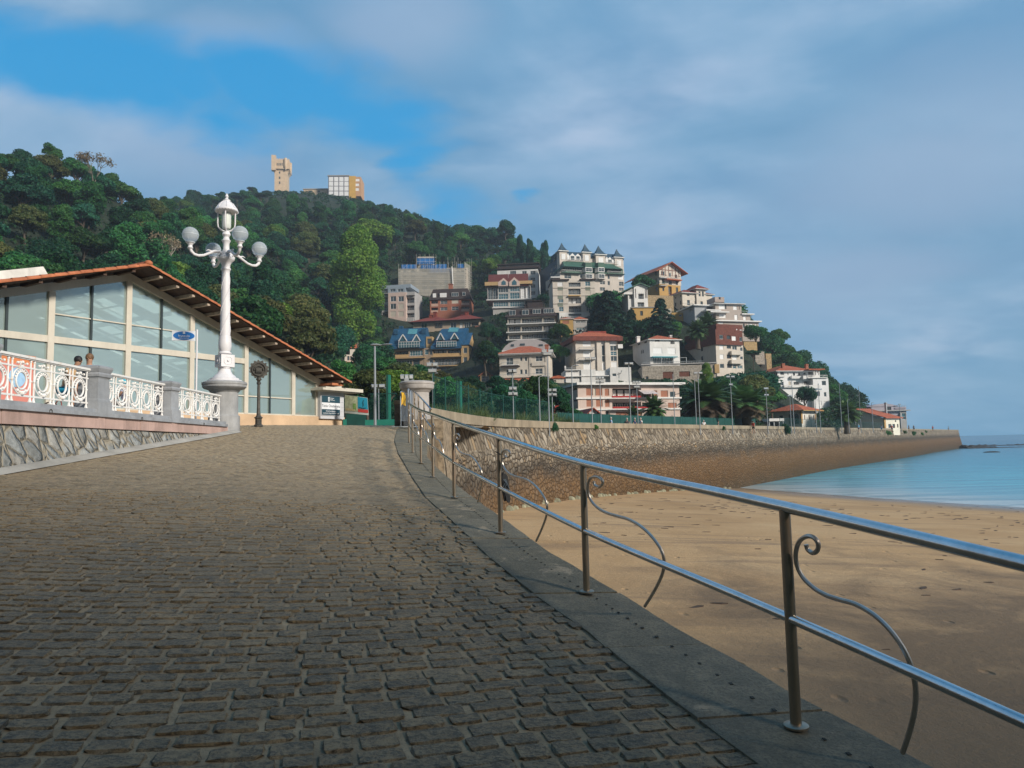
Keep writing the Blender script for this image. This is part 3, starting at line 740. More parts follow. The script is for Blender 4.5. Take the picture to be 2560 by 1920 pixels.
def build_left_wall():
    root = thing('retaining_wall', 'low battered retaining wall of pale grey rubble with a pink stone band under the white balustrade', 'wall')
    ys = [-8 + i * .6 for i in range(46)]; ys = [y for y in ys if y < 18.9] + [18.9]
    rows = []; us = []
    for y in ys:
        zb = rampz(LEFTX(y), y) - .15; zt = Z0 + .455; r = []
        for j in range(6):
            t = j / 5; z = zb + (max(zt, zb + .01) - zb) * t
            r.append((BALX(y) + .13 + .30 * (1 - t) * min(1, (zt - zb) / .8) + noise.noise(Vector((y * 2, z * 2.5, 1))) * .02, y, z))
        rows.append(r); us.append(y)
    uvgrid('masonry', rows, [M_LEFTWALL], root, us, lambda i, j: rows[i][j][2], smooth=True)
    mb = MB(); y = -8.0; rr = random.Random(4)
    while y < 19.0:
        L = .9 + rr.random() * .9; y2 = min(y + L, 19.0); o_ = rr.random() * .012
        a = BALX(y) + .17 + o_; b_ = BALX(y2) + .17 + o_
        for (x0, x1, z0, z1) in ((0, 0, .455, .656),):
            mb.v += [(a, y + .004, Z0 + z0), (b_, y2 - .004, Z0 + z0), (b_, y2 - .004, Z0 + z1), (a, y + .004, Z0 + z1), (a - .5, y + .004, Z0 + z0), (b_ - .5, y2 - .004, Z0 + z0), (b_ - .5, y2 - .004, Z0 + z1), (a - .5, y + .004, Z0 + z1)]
            k = len(mb.v) - 8
            for f in ((0, 1, 2, 3), (3, 2, 6, 7), (0, 4, 5, 1), (0, 3, 7, 4), (1, 5, 6, 2)): mb.f.append(tuple(k + q for q in f)); mb.m.append(0)
        y = y2
    mb.build('pink_band', M_PINK, root)
    # strip of cement at the foot
    mb = MB(); rows = [[(LEFTX(y) - .05, y, rampz(LEFTX(y), y) + .06), (LEFTX(y) + .03, y, rampz(LEFTX(y), y) + .045), (LEFTX(y) + .17, y, rampz(LEFTX(y) + .17, y) + .008)] for y in ys]
    mb.grid(rows); mb.build('cement_skirt', mat('cement', (.36, .34, .30), .85, bump=.3, bscale=15), root)
build_left_wall()
PIL = [3.52, 6.54, 9.56, 12.58, 15.6]
def iron_bay(mb, c, uy, L):
    """one bay; c = centre at iron foot, uy = along"""
    n = 20; nx = Vector((1, 0, 0)); up = Vector((0, 0, 1))
    P = lambda a, z, o=0.0: c + uy * a + up * z + nx * o
    h = L / 2; e = .045
    for s_ in (-1, 1):
        a = s_ * (h - e)
        mb.tube([P(a, .0), P(a, .02), P(a, .05), P(a, .09), P(a, .62)], [.026, .03, .018, .013, .013], 6)
        mb.sphere(P(a, .33), .024, 6, 4); mb.sphere(P(a, .63), .022, 6, 4)
    rx, rz = h - e - .012, .196; zc = .318
    for (fx, fz, r) in ((1, 1, .0115), (.60, .66, .016)):
        mb.tube([P(rx * fx * math.cos(2 * PI * k / n), zc + rz * fz * math.sin(2 * PI * k / n) + (.012 if fx < 1 else 0)) for k in range(n)], r, 6, closed=True)
    for k in range(9):      # leaves between the rings
        a = PI * (.12 + .76 * k / 8); mb.sphere(P(rx * .80 * math.cos(a), zc + rz * .83 * math.sin(a), .005), .016, 5, 3)
    for k in range(5):
        a = -PI * (.3 + .4 * k / 4); mb.sphere(P(rx * .78 * math.cos(a), zc + rz * .86 * math.sin(a), .01), .024, 6, 4)
    mb.sphere(P(0, zc - rz + .02, .02), .034, 7, 5)
    for s_ in (-1, 1): # frieze scrolls
        mb.tube([P(s_ * (.02 + .05 * math.cos(t)), .575 + .034 * math.sin(t)) for t in [k * .6 for k in range(10)]], .009, 5)
        mb.sphere(P(s_ * .11, .585, .01), .022, 6, 4)
    mb.sphere(P(0, .60, .012), .026, 6, 4)
def build_balustrade():
    root = thing('balustrade', 'white cast iron balustrade with oval rings between grey stone pillars above the ramp', 'balustrade', (BALX(10), 10, Z0 + .656))
    o0 = Vector((BALX(10), 10, Z0 + .656))
    edges = PIL + [18.86]
    for i, y in enumerate(PIL):
        c = Vector((BALX(y), y, Z0 + .656)) - o0; mb = MB()
        def sq(w, z0, z1, dx=0): mb.box(c.x - w / 2 + dx, c.x + w / 2 + dx, c.y - w / 2, c.y + w / 2, c.z + z0, c.z + z1)
        sq(.42, 0, .26); sq(.385, .26, .29); 
        mb.lathe([(.185 * 1.414, .29), (.178 * 1.414, .32), (.172 * 1.414, .66), (.178 * 1.414, .68), (.20 * 1.414, .70), (.205 * 1.414, .74), (.185 * 1.414, .77), (.195 * 1.414, .79), (.215 * 1.414, .84), (.215 * 1.414, .875), (.16 * 1.414, .90)], 4, 0, tuple(c), ph=PI / 4)
        mb.build('pillar', [M_GREYST], root)
    for i in range(len(edges) - 1):
        ya = edges[i] + (.20 if i < len(PIL) else 0); yb = edges[i + 1] - (.20 if i + 1 < len(PIL) else .0)
        a = Vector((BALX(ya), ya, Z0 + .656)) - o0; b_ = Vector((BALX(yb), yb, Z0 + .656)) - o0; d = (b_ - a); L = d.length; uy = d.normalized()
        mb = MB(); mb.bar(a + Vector((0, 0, .032)), b_ + Vector((0, 0, .032)), .44, .064); mb.bar(a + Vector((0, 0, .098)), b_ + Vector((0, 0, .098)), .34, .064); 
        mb.build('plinth', [M_GREYST], root)
        mb = MB(); mb.tube([a + uy * (L * .45) + Vector((.222, -.03, .0)), a + uy * (L * .45) + Vector((.222, -.03, .03)), a + uy * (L * .45) + Vector((.224, 0, .05)), a + uy * (L * .45) + Vector((.222, .03, .03)), a + uy * (L * .45) + Vector((.222, .03, 0))], .008, 5)
        mb.build('drain_hole', mat('slot_dark', (0, 0, 0)), root)
        mb = MB(); nb = 5; bl = L / nb
        for k in range(nb): iron_bay(mb, a + uy * (bl * (k + .5)) + Vector((0, 0, .13)), uy, bl)
        z = Vector((0, 0, .13))
        mb.bar(a + z + Vector((0, 0, .105)), b_ + z + Vector((0, 0, .105)), .022, .028); mb.bar(a + z + Vector((0, 0, .53)), b_ + z + Vector((0, 0, .53)), .022, .024)
        mb.build('iron_panel', M_WHITEIRON, root, smooth=True)
        mb = MB(); mb.bar(a - uy * .0 + Vector((0, 0, .815)), b_ + Vector((0, 0, .815)), .085, .035); mb.bar(a + Vector((0, 0, .79)), b_ + Vector((0, 0, .79)), .05, .02)
        mb.build('hand_rail', M_WHITEIRON, root)
build_balustrade()

# ------------------------------------------------------------------ big white lamp
M_WPAINT = mat('white_paint', (.70, .69, .71), .42, var=.07, scale=3, dirt=.35)
M_CONC = mat('pedestal_stone', (.33, .335, .34), .75, var=.25, scale=2.5, bump=.35, bscale=16, dirt=.5)
def glass_globe():
    m, T, b = newmat('globe_glass'); b.inputs['Base Color'].default_value = (.62, .68, .74, 1); b.inputs['Roughness'].default_value = .18
    b.inputs['Transmission Weight'].default_value = .25; b.inputs['IOR'].default_value = 1.15; b.inputs['Alpha'].default_value = .62; return m
M_GLOBE = glass_globe()
LAMP = pix(560, 1067, 19.3); LAMP.z = Z0 + .62
def build_lamp():
    root = thing('street_lamp', 'tall ornate white lamp with four glass globes and a lantern on round stone pedestal', 'street lamp', tuple(LAMP), R(21.8))
    mb = MB(); mb.lathe([(.40, -.2), (.40, .33), (.36, .36), (.352, .38), (.35, .97), (.385, 1.0), (.40, 1.03), (.52, 1.07), (.56, 1.11), (.56, 1.17), (.575, 1.18), (.575, 1.23), (.52, 1.26), (0.01, 1.27)], 40)
    mb.build('pedestal', M_CONC, root, smooth=True)
    mb = MB(); mb.lathe([(.44, 1.265), (.44, 1.30), (.37, 1.315), (.37, 1.35), (.30, 1.37), (.27, 1.42), (.20, 1.47), (.165, 1.54), (.15, 1.60), (.17, 1.625), (.17, 1.65), (.13, 1.66)], 24)
    prof = [(.13, 2.0), (.17, 2.02), (.17, 2.05), (.13, 2.08), (.15, 2.12), (.168, 2.22), (.165, 2.32), (.155, 2.42), (.15, 2.46), (.145, 2.5)]
    for k in range(46):
        z = 2.5 + k * .039; prof.append((.130 - (z - 2.5) * .018 + (.0045 if k % 2 else 0), z))
    prof += [(.11, 4.31), (.13, 4.33), (.13, 4.36), (.108, 4.38), (.11, 4.46), (.15, 4.54), (.20, 4.58), (.225, 4.62), (.225, 4.66), (.16, 4.69), (.12, 4.8), (.085, 4.9), (.08, 5.05), (.10, 5.1), (.12, 5.14), (.085, 5.18), (.07, 5.24), (.11, 5.30), (.10, 5.36), (.045, 5.42)]
    mb.lathe(prof, 20)
    # spiral ribs on the shaft
    for s_ in range(3):
        pts = []
        for k in range(60):
            z = 2.52 + k * .0295; a = s_ * 2 * PI / 3 + z * 3.1; r = .1305 - (z - 2.5) * .018; pts.append((r * math.cos(a), r * math.sin(a), z))
        mb.tube(pts, .011, 5)
    mb.build('column', M_WPAINT, root, smooth=True)
    mb = MB(); mb.lathe([(.265, 1.655), (.265, 1.985)], 4, ph=PI / 4 + .45); o = mb.build('panel_box', M_WPAINT, root)
    for k in range(4):
        mb = MB(); a = k * PI / 2 + .45; n_ = Vector((math.cos(a), math.sin(a), 0)); t = Vector((-n_.y, n_.x, 0)); c = n_ * .192 + Vector((0, 0, 1.82))
        mb.tube([c + t * u * .105 + Vector((0, 0, v * .10)) for u, v in ((-1, -.6), (-.6, -1), (.6, -1), (1, -.6), (1, .6), (.6, 1), (-.6, 1), (-1, .6))], .008, 5, closed=True)
        mb.sphere(c, .035, 8, 5, 0, (1, 1, 1)); mb.build('rosette', M_WPAINT, o, smooth=True)
    for ang in (207, 27, 290, 110):
        a = R(ang); d = Vector((math.cos(a), math.sin(a), 0)); up = Vector((0, 0, 1)); mb = MB()
        P = lambda r, z: d * r + up * z
        mb.tube([P(.08, 4.74), P(.2, 4.80), P(.34, 4.78), P(.48, 4.70), P(.62, 4.62), P(.76, 4.585), P(.88, 4.60), P(.96, 4.67), P(.985, 4.74)], [.05, .045, .042, .034, .036, .038, .04, .042, .045], 8)
        mb.tube([P(.10, 4.70), P(.14, 4.62), P(.22, 4.62), P(.24, 4.70), P(.19, 4.74)], .022, 6)
        mb.tube([P(.40, 4.77), P(.50, 4.79), P(.56, 4.76)], [.022, .018, .006], 6)
        c = d * .985; mb.lathe([(.05, 4.72), (.075, 4.75), (.055, 4.78), (.05, 4.82), (.085, 4.87), (.09, 4.89), (.07, 4.91)], 14, 0, (c.x, c.y, 0))
        arm = mb.build('arm', M_WPAINT, root, smooth=True)
        mb = MB(); mb.sphere((c.x, c.y, 5.10), .208, 28, 18); g = mb.build('globe', M_GLOBE, arm, smooth=True)
        mb = MB(); mb.lathe([(.212, -.006), (.212, .006)], 28, 0, (c.x, c.y, 5.10), cap=False); mb.lathe([(.11, -.215), (.12, -.19), (.10, -.19)], 14, 0, (c.x, c.y, 5.10)); mb.build('globe_seam', mat('seam', (.5, .55, .6), .3), g, smooth=True)
    # lantern on top
    mb = MB()
    for k in range(4):
        a = R(-8 + 90 * k); d = Vector((math.cos(a), math.sin(a), 0))
        pts = [d * .05 + Vector((0, 0, 5.40)), d * .14 + Vector((0, 0, 5.44)), d * .21 + Vector((0, 0, 5.52)), d * .225 + Vector((0, 0, 5.62)), d * .225 + Vector((0, 0, 5.97))]
        mb.tube(pts, [.028, .024, .02, .018, .02], 7)
        for j in range(7): mb.sphere(d * .225 + Vector((0, 0, 5.63 + j * .05)), .024, 6, 4)
    ln = mb.build('lantern_frame', M_WPAINT, root, smooth=True)
    mb = MB(); mb.lathe([(.24, 5.93), (.29, 5.95), (.305, 5.97), (.30, 6.0), (.27, 6.03), (.23, 6.10), (.17, 6.18), (.10, 6.23), (.09, 6.26), (.10, 6.28), (.05, 6.31), (.03, 6.34), (.05, 6.38), (.03, 6.43), (.002, 6.48)], 24)
    for k in range(24): a = k * PI / 12; mb.sphere((.295 * math.cos(a), .295 * math.sin(a), 5.955), .017, 5, 3)
    for k in range(8): a = k * PI / 4; mb.tube([(r * math.cos(a), r * math.sin(a), z) for r, z in ((.28, 6.03), (.235, 6.10), (.175, 6.185), (.10, 6.235))], .009, 5)
    mb.build('lantern_roof', M_WPAINT, ln, smooth=True)
    mb = MB(); mb.lathe([(.05, 5.46), (.10, 5.48), (.118, 5.53), (.12, 5.6), (.12, 5.93)], 20); mb.build('lantern_glass', mat('milky_glass', (.62, .66, .62), .25, var=.08), ln, smooth=True)
build_lamp()
PILL = pix(1043, 1054, 25.2); PILL.z = Z0 + .60
def build_pillar():
    root = thing('stone_pillar', 'round grey stone pillar with a wide moulded cap at the top of the beach stairs', 'pillar', tuple(PILL))
    mb = MB(); mb.lathe([(.47, -.6), (.47, .5), (.43, .55), (.42, 1.32), (.45, 1.35), (.47, 1.37), (.49, 1.40), (.58, 1.45), (.60, 1.50), (.60, 1.60), (.62, 1.61), (.62, 1.67), (.56, 1.71), (.3, 1.73), (.01, 1.73)], 40)
    mb.build('shaft', mat('pillar_stone', (.40, .38, .365), .8, var=.15, scale=3, bump=.3, bscale=20, dirt=.3), root, smooth=True)
    # darker rough block wall beside it
    c = pix(1000, 1056, 25.6)
    t2 = thing('rough_stone_pier', 'rough dark stone pier behind the metal barriers left of the round pillar', 'pier', (c.x, c.y, Z0 + .6))
    mb = MB(); mb.box(-.18, .25, -.1, .5, -.1, .95); mb.build('pier_block', mat('dark_rough', (.13, .11, .09), .9, var=.5, scale=5, bump=1, bscale=9), t2)
    mb = MB(); mb.box(-.2, .27, -.12, .52, .955, 1.1); mb.build('pier_cap', mat('pier_cap', (.2, .17, .12), .9, var=.5, scale=5, bump=1, bscale=9), t2)
build_pillar()
def build_barriers():
    M_GALV = mat('galvanised', (.42, .46, .50), .38, metal=.8, var=.15, scale=5)
    for i, (x0, x1, yt, D, lab) in enumerate(((1002, 1021, 978, 23.6, 'galvanised crowd barrier with a yellow bag hung on it, leftmost by the pillar'), (1021, 1030, 972, 23.9, 'galvanised crowd barrier leaning against the round pillar behind the rail end'), (1027, 1037, 976, 24.2, 'galvanised crowd barrier, innermost of the stack against the pillar'))):
        a = pix(x0, 1058, D); b_ = pix(x1, 1058, D + 1.1); zb = Z0 + .68; h = (pix(x0, yt, D).z - zb)
        root = thing('crowd_barrier', lab, 'barrier', (a.x, a.y, zb), group='crowd barriers stacked by the pillar')
        d = Vector((b_.x - a.x, b_.y - a.y, 0)); L = d.length; d.normalize(); up = Vector((0, 0, 1)); mb = MB()
        r = .1; P = lambda u, z: d * u + up * z
        mb.tube([P(0, .0), P(0, h - r), P(.03, h - .03), P(r, h), P(L - r, h), P(L - .03, h - .03), P(L, h - r), P(L, 0)], .02, 7); mb.tube([P(0, .22), P(L, .22)], .016, 6)
        fr = mb.build('frame', M_GALV, root, smooth=True); mb = MB()
        n = 9
        for k in range(1, n): mb.tube([P(L * k / n, .22), P(L * k / n, h)], .008, 5)
        mb.build('bars', M_GALV, root)
        mb = MB(); mb.bar(Vector((-.28, -.1, .02)), Vector((.28, .1, .02)), .06, .02); mb.build('foot', M_GALV, root)
        if i == 0:
            mb = MB(); rr = random.Random(3); base = d * .3 + Vector((.02, -.05, h - .03))
            rows = [[base + d * (-.26 + .52 * j / 6 + (.10 if k > 2 and j > 4 else 0)) + Vector((.03 * math.sin(j * 2 + k), -.03 - .04 * math.cos(j * 1.3 + k), -.09 * k * (1 + .25 * math.sin(j * 1.7)))) for j in range(7)] for k in range(5)]
            mb.grid(rows); t = thing('yellow_bag', 'crumpled yellow cloth bag hanging on the leftmost crowd barrier', 'bag', (a.x, a.y, zb)); mb.build('cloth', mat('yellow_cloth', (.60, .36, .03), .7, var=.3, scale=6), t, smooth=True)
build_barriers()
# ------------------------------------------------------------------ glazed pavilion behind the balustrade
A_ = pix(0, 1100, 22.2); B_ = pix(789, 1050, 34.0)
PRZ = math.atan2(B_.y - A_.y, B_.x - A_.x); PO = Vector((B_.x, B_.y, Z0 + .80))
PD = Vector((math.cos(PRZ), math.sin(PRZ), 0)); PN = Vector((math.sin(PRZ), -math.cos(PRZ), 0))
def PF(x, y, off=0.0):
    q = pixplane(x, y, PO + PN * off, PN) - PO; return q.dot(PD), q.z
def Q2(zx, zy): return zx * .2773, 640 + zy * .2773
def Q4(zx, zy): return 560 + zx * .2441, 840 + zy * .2441
M_CREAM = mat('cream_paint', (.58, .54, .46), .5, var=.08, scale=1.5, dirt=.25)
M_TILE = mat('roof_tile', (.40, .135, .06), .75, var=.35, scale=3.0, bump=.3, bscale=12)
M_DARKW = mat('dark_wood', (.075, .045, .032), .8, var=.4, scale=5, bump=.4, bscale=20)
M_RAFT = mat('rafter_end', (.42, .34, .27), .7, var=.35, scale=6)
M_DALU = mat('dark_mullion', (.04, .055, .06), .4)
def pav_glass():
    m, T, b = newmat('pavilion_glass'); t = m.node_tree
    gl = T.n('ShaderNodeBsdfGlossy'); gl.inputs[0].default_value = (.75, .86, .88, 1); gl.inputs[1].default_value = .03
    tr = T.n('ShaderNodeBsdfTransparent'); tr.inputs[0].default_value = (.62, .80, .80, 1); mx = T.n('ShaderNodeMixShader'); mx.inputs[0].default_value = .5
    T.l(tr.outputs[0], mx.inputs[1]); T.l(gl.outputs[0], mx.inputs[2]); df = T.n('ShaderNodeBsdfDiffuse'); df.inputs[0].default_value = (.38, .49, .47, 1); m2 = T.n('ShaderNodeMixShader'); m2.inputs[0].default_value = .46
    T.l(mx.outputs[0], m2.inputs[1]); T.l(df.outputs[0], m2.inputs[2]); T.l(m2.outputs[0], [n for n in t.nodes if n.type == 'OUTPUT_MATERIAL'][0].inputs[0]); return m
M_PGL = pav_glass()
def build_pavilion():
    root = thing('glass_pavilion', 'long glazed pavilion with low terracotta gable roof and exposed rafter ends behind the balustrade', 'pavilion', tuple(PO), PRZ)
    ua, za = PF(*Q2(1160, 158)); uL = -26.0; 
    uR, zR = PF(*Q4(1140, 540)); sr = (za - zR) / (uR - ua); uR1, _ = PF(*Q4(958, 700))
    ul0, zl0 = PF(*Q2(0, 300)); slf = (za - zl0) / (ua - ul0)
    top = lambda u: za - (sr * (u - ua) if u > ua else slf * (ua - u))
    beam = .27; zb_l = PF(*Q4(560, 808))[1]
    # main posts, thin mullions, rails
    posts = [PF(*Q2(460, 500))[0], PF(*Q2(1158, 500))[0], PF(*Q2(1730, 600))[0], PF(*Q4(222, 400))[0], PF(*Q4(705, 600))[0], PF(*Q4(948, 600))[0]]
    thin = [PF(*Q2(60, 500))[0], PF(*Q2(825, 500))[0], PF(*Q2(1455, 600))[0], PF(*Q2(1990, 700))[0] , PF(*Q4(468, 500))[0]]
    step = posts[1] - posts[0]
    posts = [posts[0] - step * k for k in (3, 2, 1)] + posts; thin = [thin[0] - step * k for k in (2, 1)] + thin
    ztr = PF(*Q2(1600, 880))[1]
    mb = MB()
    for (u0, u1) in ((uL, ua), (ua, uR + .6)):
        mb.prism([(u0, top(u0) - beam), (u1, top(u1) - beam), (u1, top(u1)), (u0, top(u0))], -.10, .12)
    mb.build('gable_beam', M_CREAM, root)
    for u in posts:
        mb = MB(); mb.box(u - .10, u + .10, -.06, .14, zb_l, top(u) - beam); mb.build('post', M_CREAM, root)
    for u in thin:
        mb = MB(); mb.box(u - .035, u + .035, -.04, .08, zb_l, top(u) - beam); mb.build('mullion', M_DALU, root)
    mb = MB(); mb.box(uL, posts[6], -.05, .10, ztr - .11, ztr + .11); mb.box(uL, posts[-1], -.045, .09, zb_l - .03, zb_l + .04); mb.build('transom', M_CREAM, root)
    mb = MB()
    zt2 = PF(*Q2(820, 568))[1]; mb.box(posts[3] + .1, posts[5] - .1, -.03, .03, zt2 - .02, zt2 + .02); mb.build('glazing_bar', M_CREAM, root); mb = MB()
    zt3 = PF(*Q4(460, 628))[1]; mb.box(posts[5] + .1, posts[-2] - .1, -.03, .03, zt3 - .025, zt3 + .025)
    mb.build('glazing_bar', M_CREAM, root)
    # glass panes, one for each bay and storey
    us = sorted(posts + thin); 
    for a, b_ in zip(us, us[1:]):
        for (z0, z1) in (((zb_l, ztr), (ztr, None)) if b_ < posts[6] + .1 else ((zb_l, None),)):
            mb = MB(); pts = [(a, z0), (b_, z0)]
            if z1 is None:
                pts += [(b_, top(b_) - beam * .6)]
                if a < ua - .2 < b_ - .4: pts.append((ua, top(ua) - beam * .6))
                pts += [(a, top(a) - beam * .6)]
            else: pts += [(b_, z1), (a, z1)]
            mb.face([(p[0], .03, p[1]) for p in pts]); mb.build('glass_pane', M_PGL, root)
    # stone base
    mb = MB(); mb.box(uL, PF(*Q4(1218, 880))[0], -.12, .3, -.6, zb_l - .02); mb.build('stone_base', mat('sand_stone', (.56, .40, .26), .8, var=.16, scale=1.2, bump=.2, bscale=8), root)
    # interior: floor, back wall, white ceiling lattice under skylights
    D = 9.0; mb = MB(); mb.box(uL, uR1, D, D + .2, 0, 7); mb.box(uL, uR1, .2, D, -.1, .02); mb.build('inner_wall', mat('inner_wall', (.45, .50, .50), .8), root)
    mb = MB(); up = Vector((0, 0, 1))
    for k in range(16):
        u = uL + 1 + k * 1.75
        if u > uR1 - 1: break
        mb.bar((u, .3, top(u) - .5), (u, D, top(u) - .5), .10, .16); mb.bar((u, .3, top(u) - 1.0), (u, D, top(u) - 1.0), .05, .05)
    for y in (1.5, 3.0, 4.5, 6.0, 7.5):
        for (u0, u1) in ((uL, ua), (ua, uR1)): mb.bar((u0, y, top(u0) - .38), (u1, y, top(u1) - .38), .08, .10)
    mb.build('roof_truss', mat('truss_white', (.75, .76, .76), .5), root)
    # roof with skylight strips left open
    mb = MB(); ov = 1.15
    def slab(u0, u1, y0, y1, m=0, t=.06, lift=0.0):
        a = top(u0) + .10 + lift; b_ = top(u1) + .10 + lift
        k = len(mb.v); mb.v += [(u0, y0, a), (u1, y0, b_), (u1, y1, b_), (u0, y1, a), (u0, y0, a + t), (u1, y0, b_ + t), (u1, y1, b_ + t), (u0, y1, a + t)]
        for f in ((0, 3, 2, 1), (4, 5, 6, 7), (0, 1, 5, 4), (1, 2, 6, 5), (2, 3, 7, 6), (3, 0, 4, 7)): mb.f.append(tuple(k + i for i in f)); mb.m.append(m)
    eR = PF(*Q4(1290, 520), ov)[0]
    slab(uL, ua, -ov, 1.4); slab(ua, eR, -ov, 1.4)
    for y0, y1 in ((2.6, 3.4), (4.8, 5.6), (7.0, 9.4)): slab(uL, ua, y0, y1); slab(ua, eR, y0, y1)
    slab(uL, uL + 3, 1.4, 7); slab(ua - .7, ua, 1.4, 7.0); slab(ua, ua + .7, 1.4, 7.0); slab(eR - 3.4, eR, 1.4, 7.0)
    rf = mb.build('roof', M_DARKW, root)
    # clay tiles: verge tiles along the front edge, then rows of pan tiles behind
    mb = MB(); n = 8
    for (u0, u1) in ((uL, ua), (ua, eR)):
        L = abs(u1 - u0); cnt = int(L / .40); 
        for k in range(cnt):
            t0 = u0 + (u1 - u0) * k / cnt; t1 = u0 + (u1 - u0) * (k + 1.12) / cnt
            if t1 > uL + L and u0 == uL: t1 = ua
            rows = []
            for (u, r, dz) in ((t0, .105, 0), (t1, .088, -.012)):
                if u0 == ua: r = {.105: .088, .088: .105}[r]; dz = -.012 - dz
                rows.append([(u, -ov + .02 + r * math.cos(a) * 1.05, top(u) + .155 + dz + r * math.sin(a) * .85) for a in [PI * j / n for j in range(-1, n + 2)]])
            mb.grid(rows)
    mb.build('verge_tiles', M_TILE, rf, smooth=True)
    mb = MB(); cols_ = 34
    for (u0, u1) in ((uL, ua), (ua, eR)):
        rows = []
        for i in range(2):
            u = (u0, u1)[i]; rows.append([(u, -ov + .1 + j * .075, top(u) + .19 + (.055 if j % 4 in (1, 2) else 0)) for j in range(34)])
        mb.grid(rows)
    mb.build('pan_tiles', M_TILE, rf)
    mb = MB(); mb.sphere((ua, -ov + .02, top(ua) + .22), .12, 10, 6, 0, (1.2, 1.2, .9)); mb.tube([(ua, -ov, top(ua) + .2), (ua, 2.2, top(ua) + .2)], .11, 10); mb.build('ridge_tile', M_TILE, rf, smooth=True)
    # rafters poking out under the eaves
    sp = (PF(*Q2(1510, 295), .5)[0] - PF(*Q2(1360, 210), .5)[0])
    u = ua + .55
    us_ = []
    while u < eR - .3: us_.append(u); u += abs(sp)
    u = ua - .5
    while u > uL + .5: us_.append(u); u -= 1.02
    for u in us_:
        mb = MB(); h = .12; z = top(u) + .095
        mb.prism([(u - .06, z - h), (u + .06, z - h), (u + .06, z), (u - .06, z)], -ov + .16, .0); mb.prism([(u - .06, z - h + .0), (u + .06, z - h + .0), (u + .06, z - .03), (u - .06, z - .03)], -ov + .08, -ov + .16)
        mb.build('rafter', M_RAFT if u > ua else M_DARKW, root)
    # rooflight box above the left slope
    mb = MB(); uw = PF(*Q2(620, 130), 0)[0]
    a0 = ua - 12.5; a1 = ua - 2.1
    for (y0, y1, dz) in ((1.6, 6.5, 0),):
        k = len(mb.v); zt = .72
        mb.prism([(a0, top(a0) + .2), (a1 + .35, top(a1) + .2), (a1, top(a1) + zt), (a0, top(a0) + zt)], y0, y1)
    mb.build('rooflight', mat('rooflight_white', (.66, .66, .62), .6, dirt=.3), root)
    # little flat canopy over the sign wall at the far end, and the boarded wall under it
    u0, zc = PF(*Q4(945, 560)); u1 = PF(*Q4(1228, 850), .25)[0]; ztop = PF(*Q4(960, 575))[1]
    mb = MB(); mb.box(u0 - .15, u1 + .85, -.75, .5, ztop + .06, ztop + .22); mb.box(u0 - .05, u1 + .75, -.65, .4, ztop + .02, ztop + .06); mb.box(u0 - .35, u0 - .15, -.75, .1, ztop + .06, ztop + .16)
    mb.build('canopy', M_CREAM, root)
    mb = MB(); mb.box(u0 + .02, u1, -.25, .4, zb_l - .12, ztop + .02)
    for k in range(5): zz = zb_l - .1 + (ztop - zb_l) * (k + .5) / 5; mb.box(u0 + .0, u1 + .01, -.262, -.25, zz, zz + .012)
    mb.build('board_wall', mat('board_grey', (.52, .53, .56), .55, var=.06), root)
    mb = MB(); mb.prism([(u0 + .0, ztop + .22), (u1 + .1, ztop + .22), (u1 + .1, ztop + .5), (u0, top(u0) - .1)], -.02, .3); mb.build('gable_panel', M_CREAM, root)
    # brick end under the eave
    mb = MB(); mb.box(eR - .9, eR - .1, -ov + .3, .4, top(eR) - .02, top(eR) + .09); mb.build('eave_block', mat('eave_clay', (.45, .17, .08), .8, var=.3, scale=4), root)
    return u0, u1, ztop, zb_l
PU0, PU1, PZT, PZB = build_pavilion()
def text(body, size, parent, name, mt, loc, rz=0.0, ext=.004, align='CENTER', sx=1.0, tilt=0.0):
    cu = bpy.data.curves.new(name, 'FONT'); cu.body = body; cu.size = size; cu.extrude = ext; cu.align_x = align; cu.align_y = 'CENTER'; cu.resolution_u = 3
    ob = bpy.data.objects.new(name, cu); col.objects.link(ob); bpy.context.view_layer.update()
    me = bpy.data.meshes.new_from_object(ob.evaluated_get(bpy.context.evaluated_depsgraph_get())); bpy.data.objects.remove(ob)
    o = bpy.data.objects.new(name, me); col.objects.link(o); me.materials.clear(); me.materials.append(mt); o.parent = parent
    o.location = loc; o.rotation_euler = (PI / 2, 0, rz); o.scale = (sx, 1, 1); return o
M_NAVY = mat('sign_navy', (.02, .06, .085), .45, var=.05); M_WSIGN = mat('sign_white', (.72, .74, .78), .45, var=.03); M_BLUE = mat('sign_blue', (.02, .16, .48), .4, var=.05)
M_GREYT = mat('sign_grey_text', (.16, .18, .20), .5)
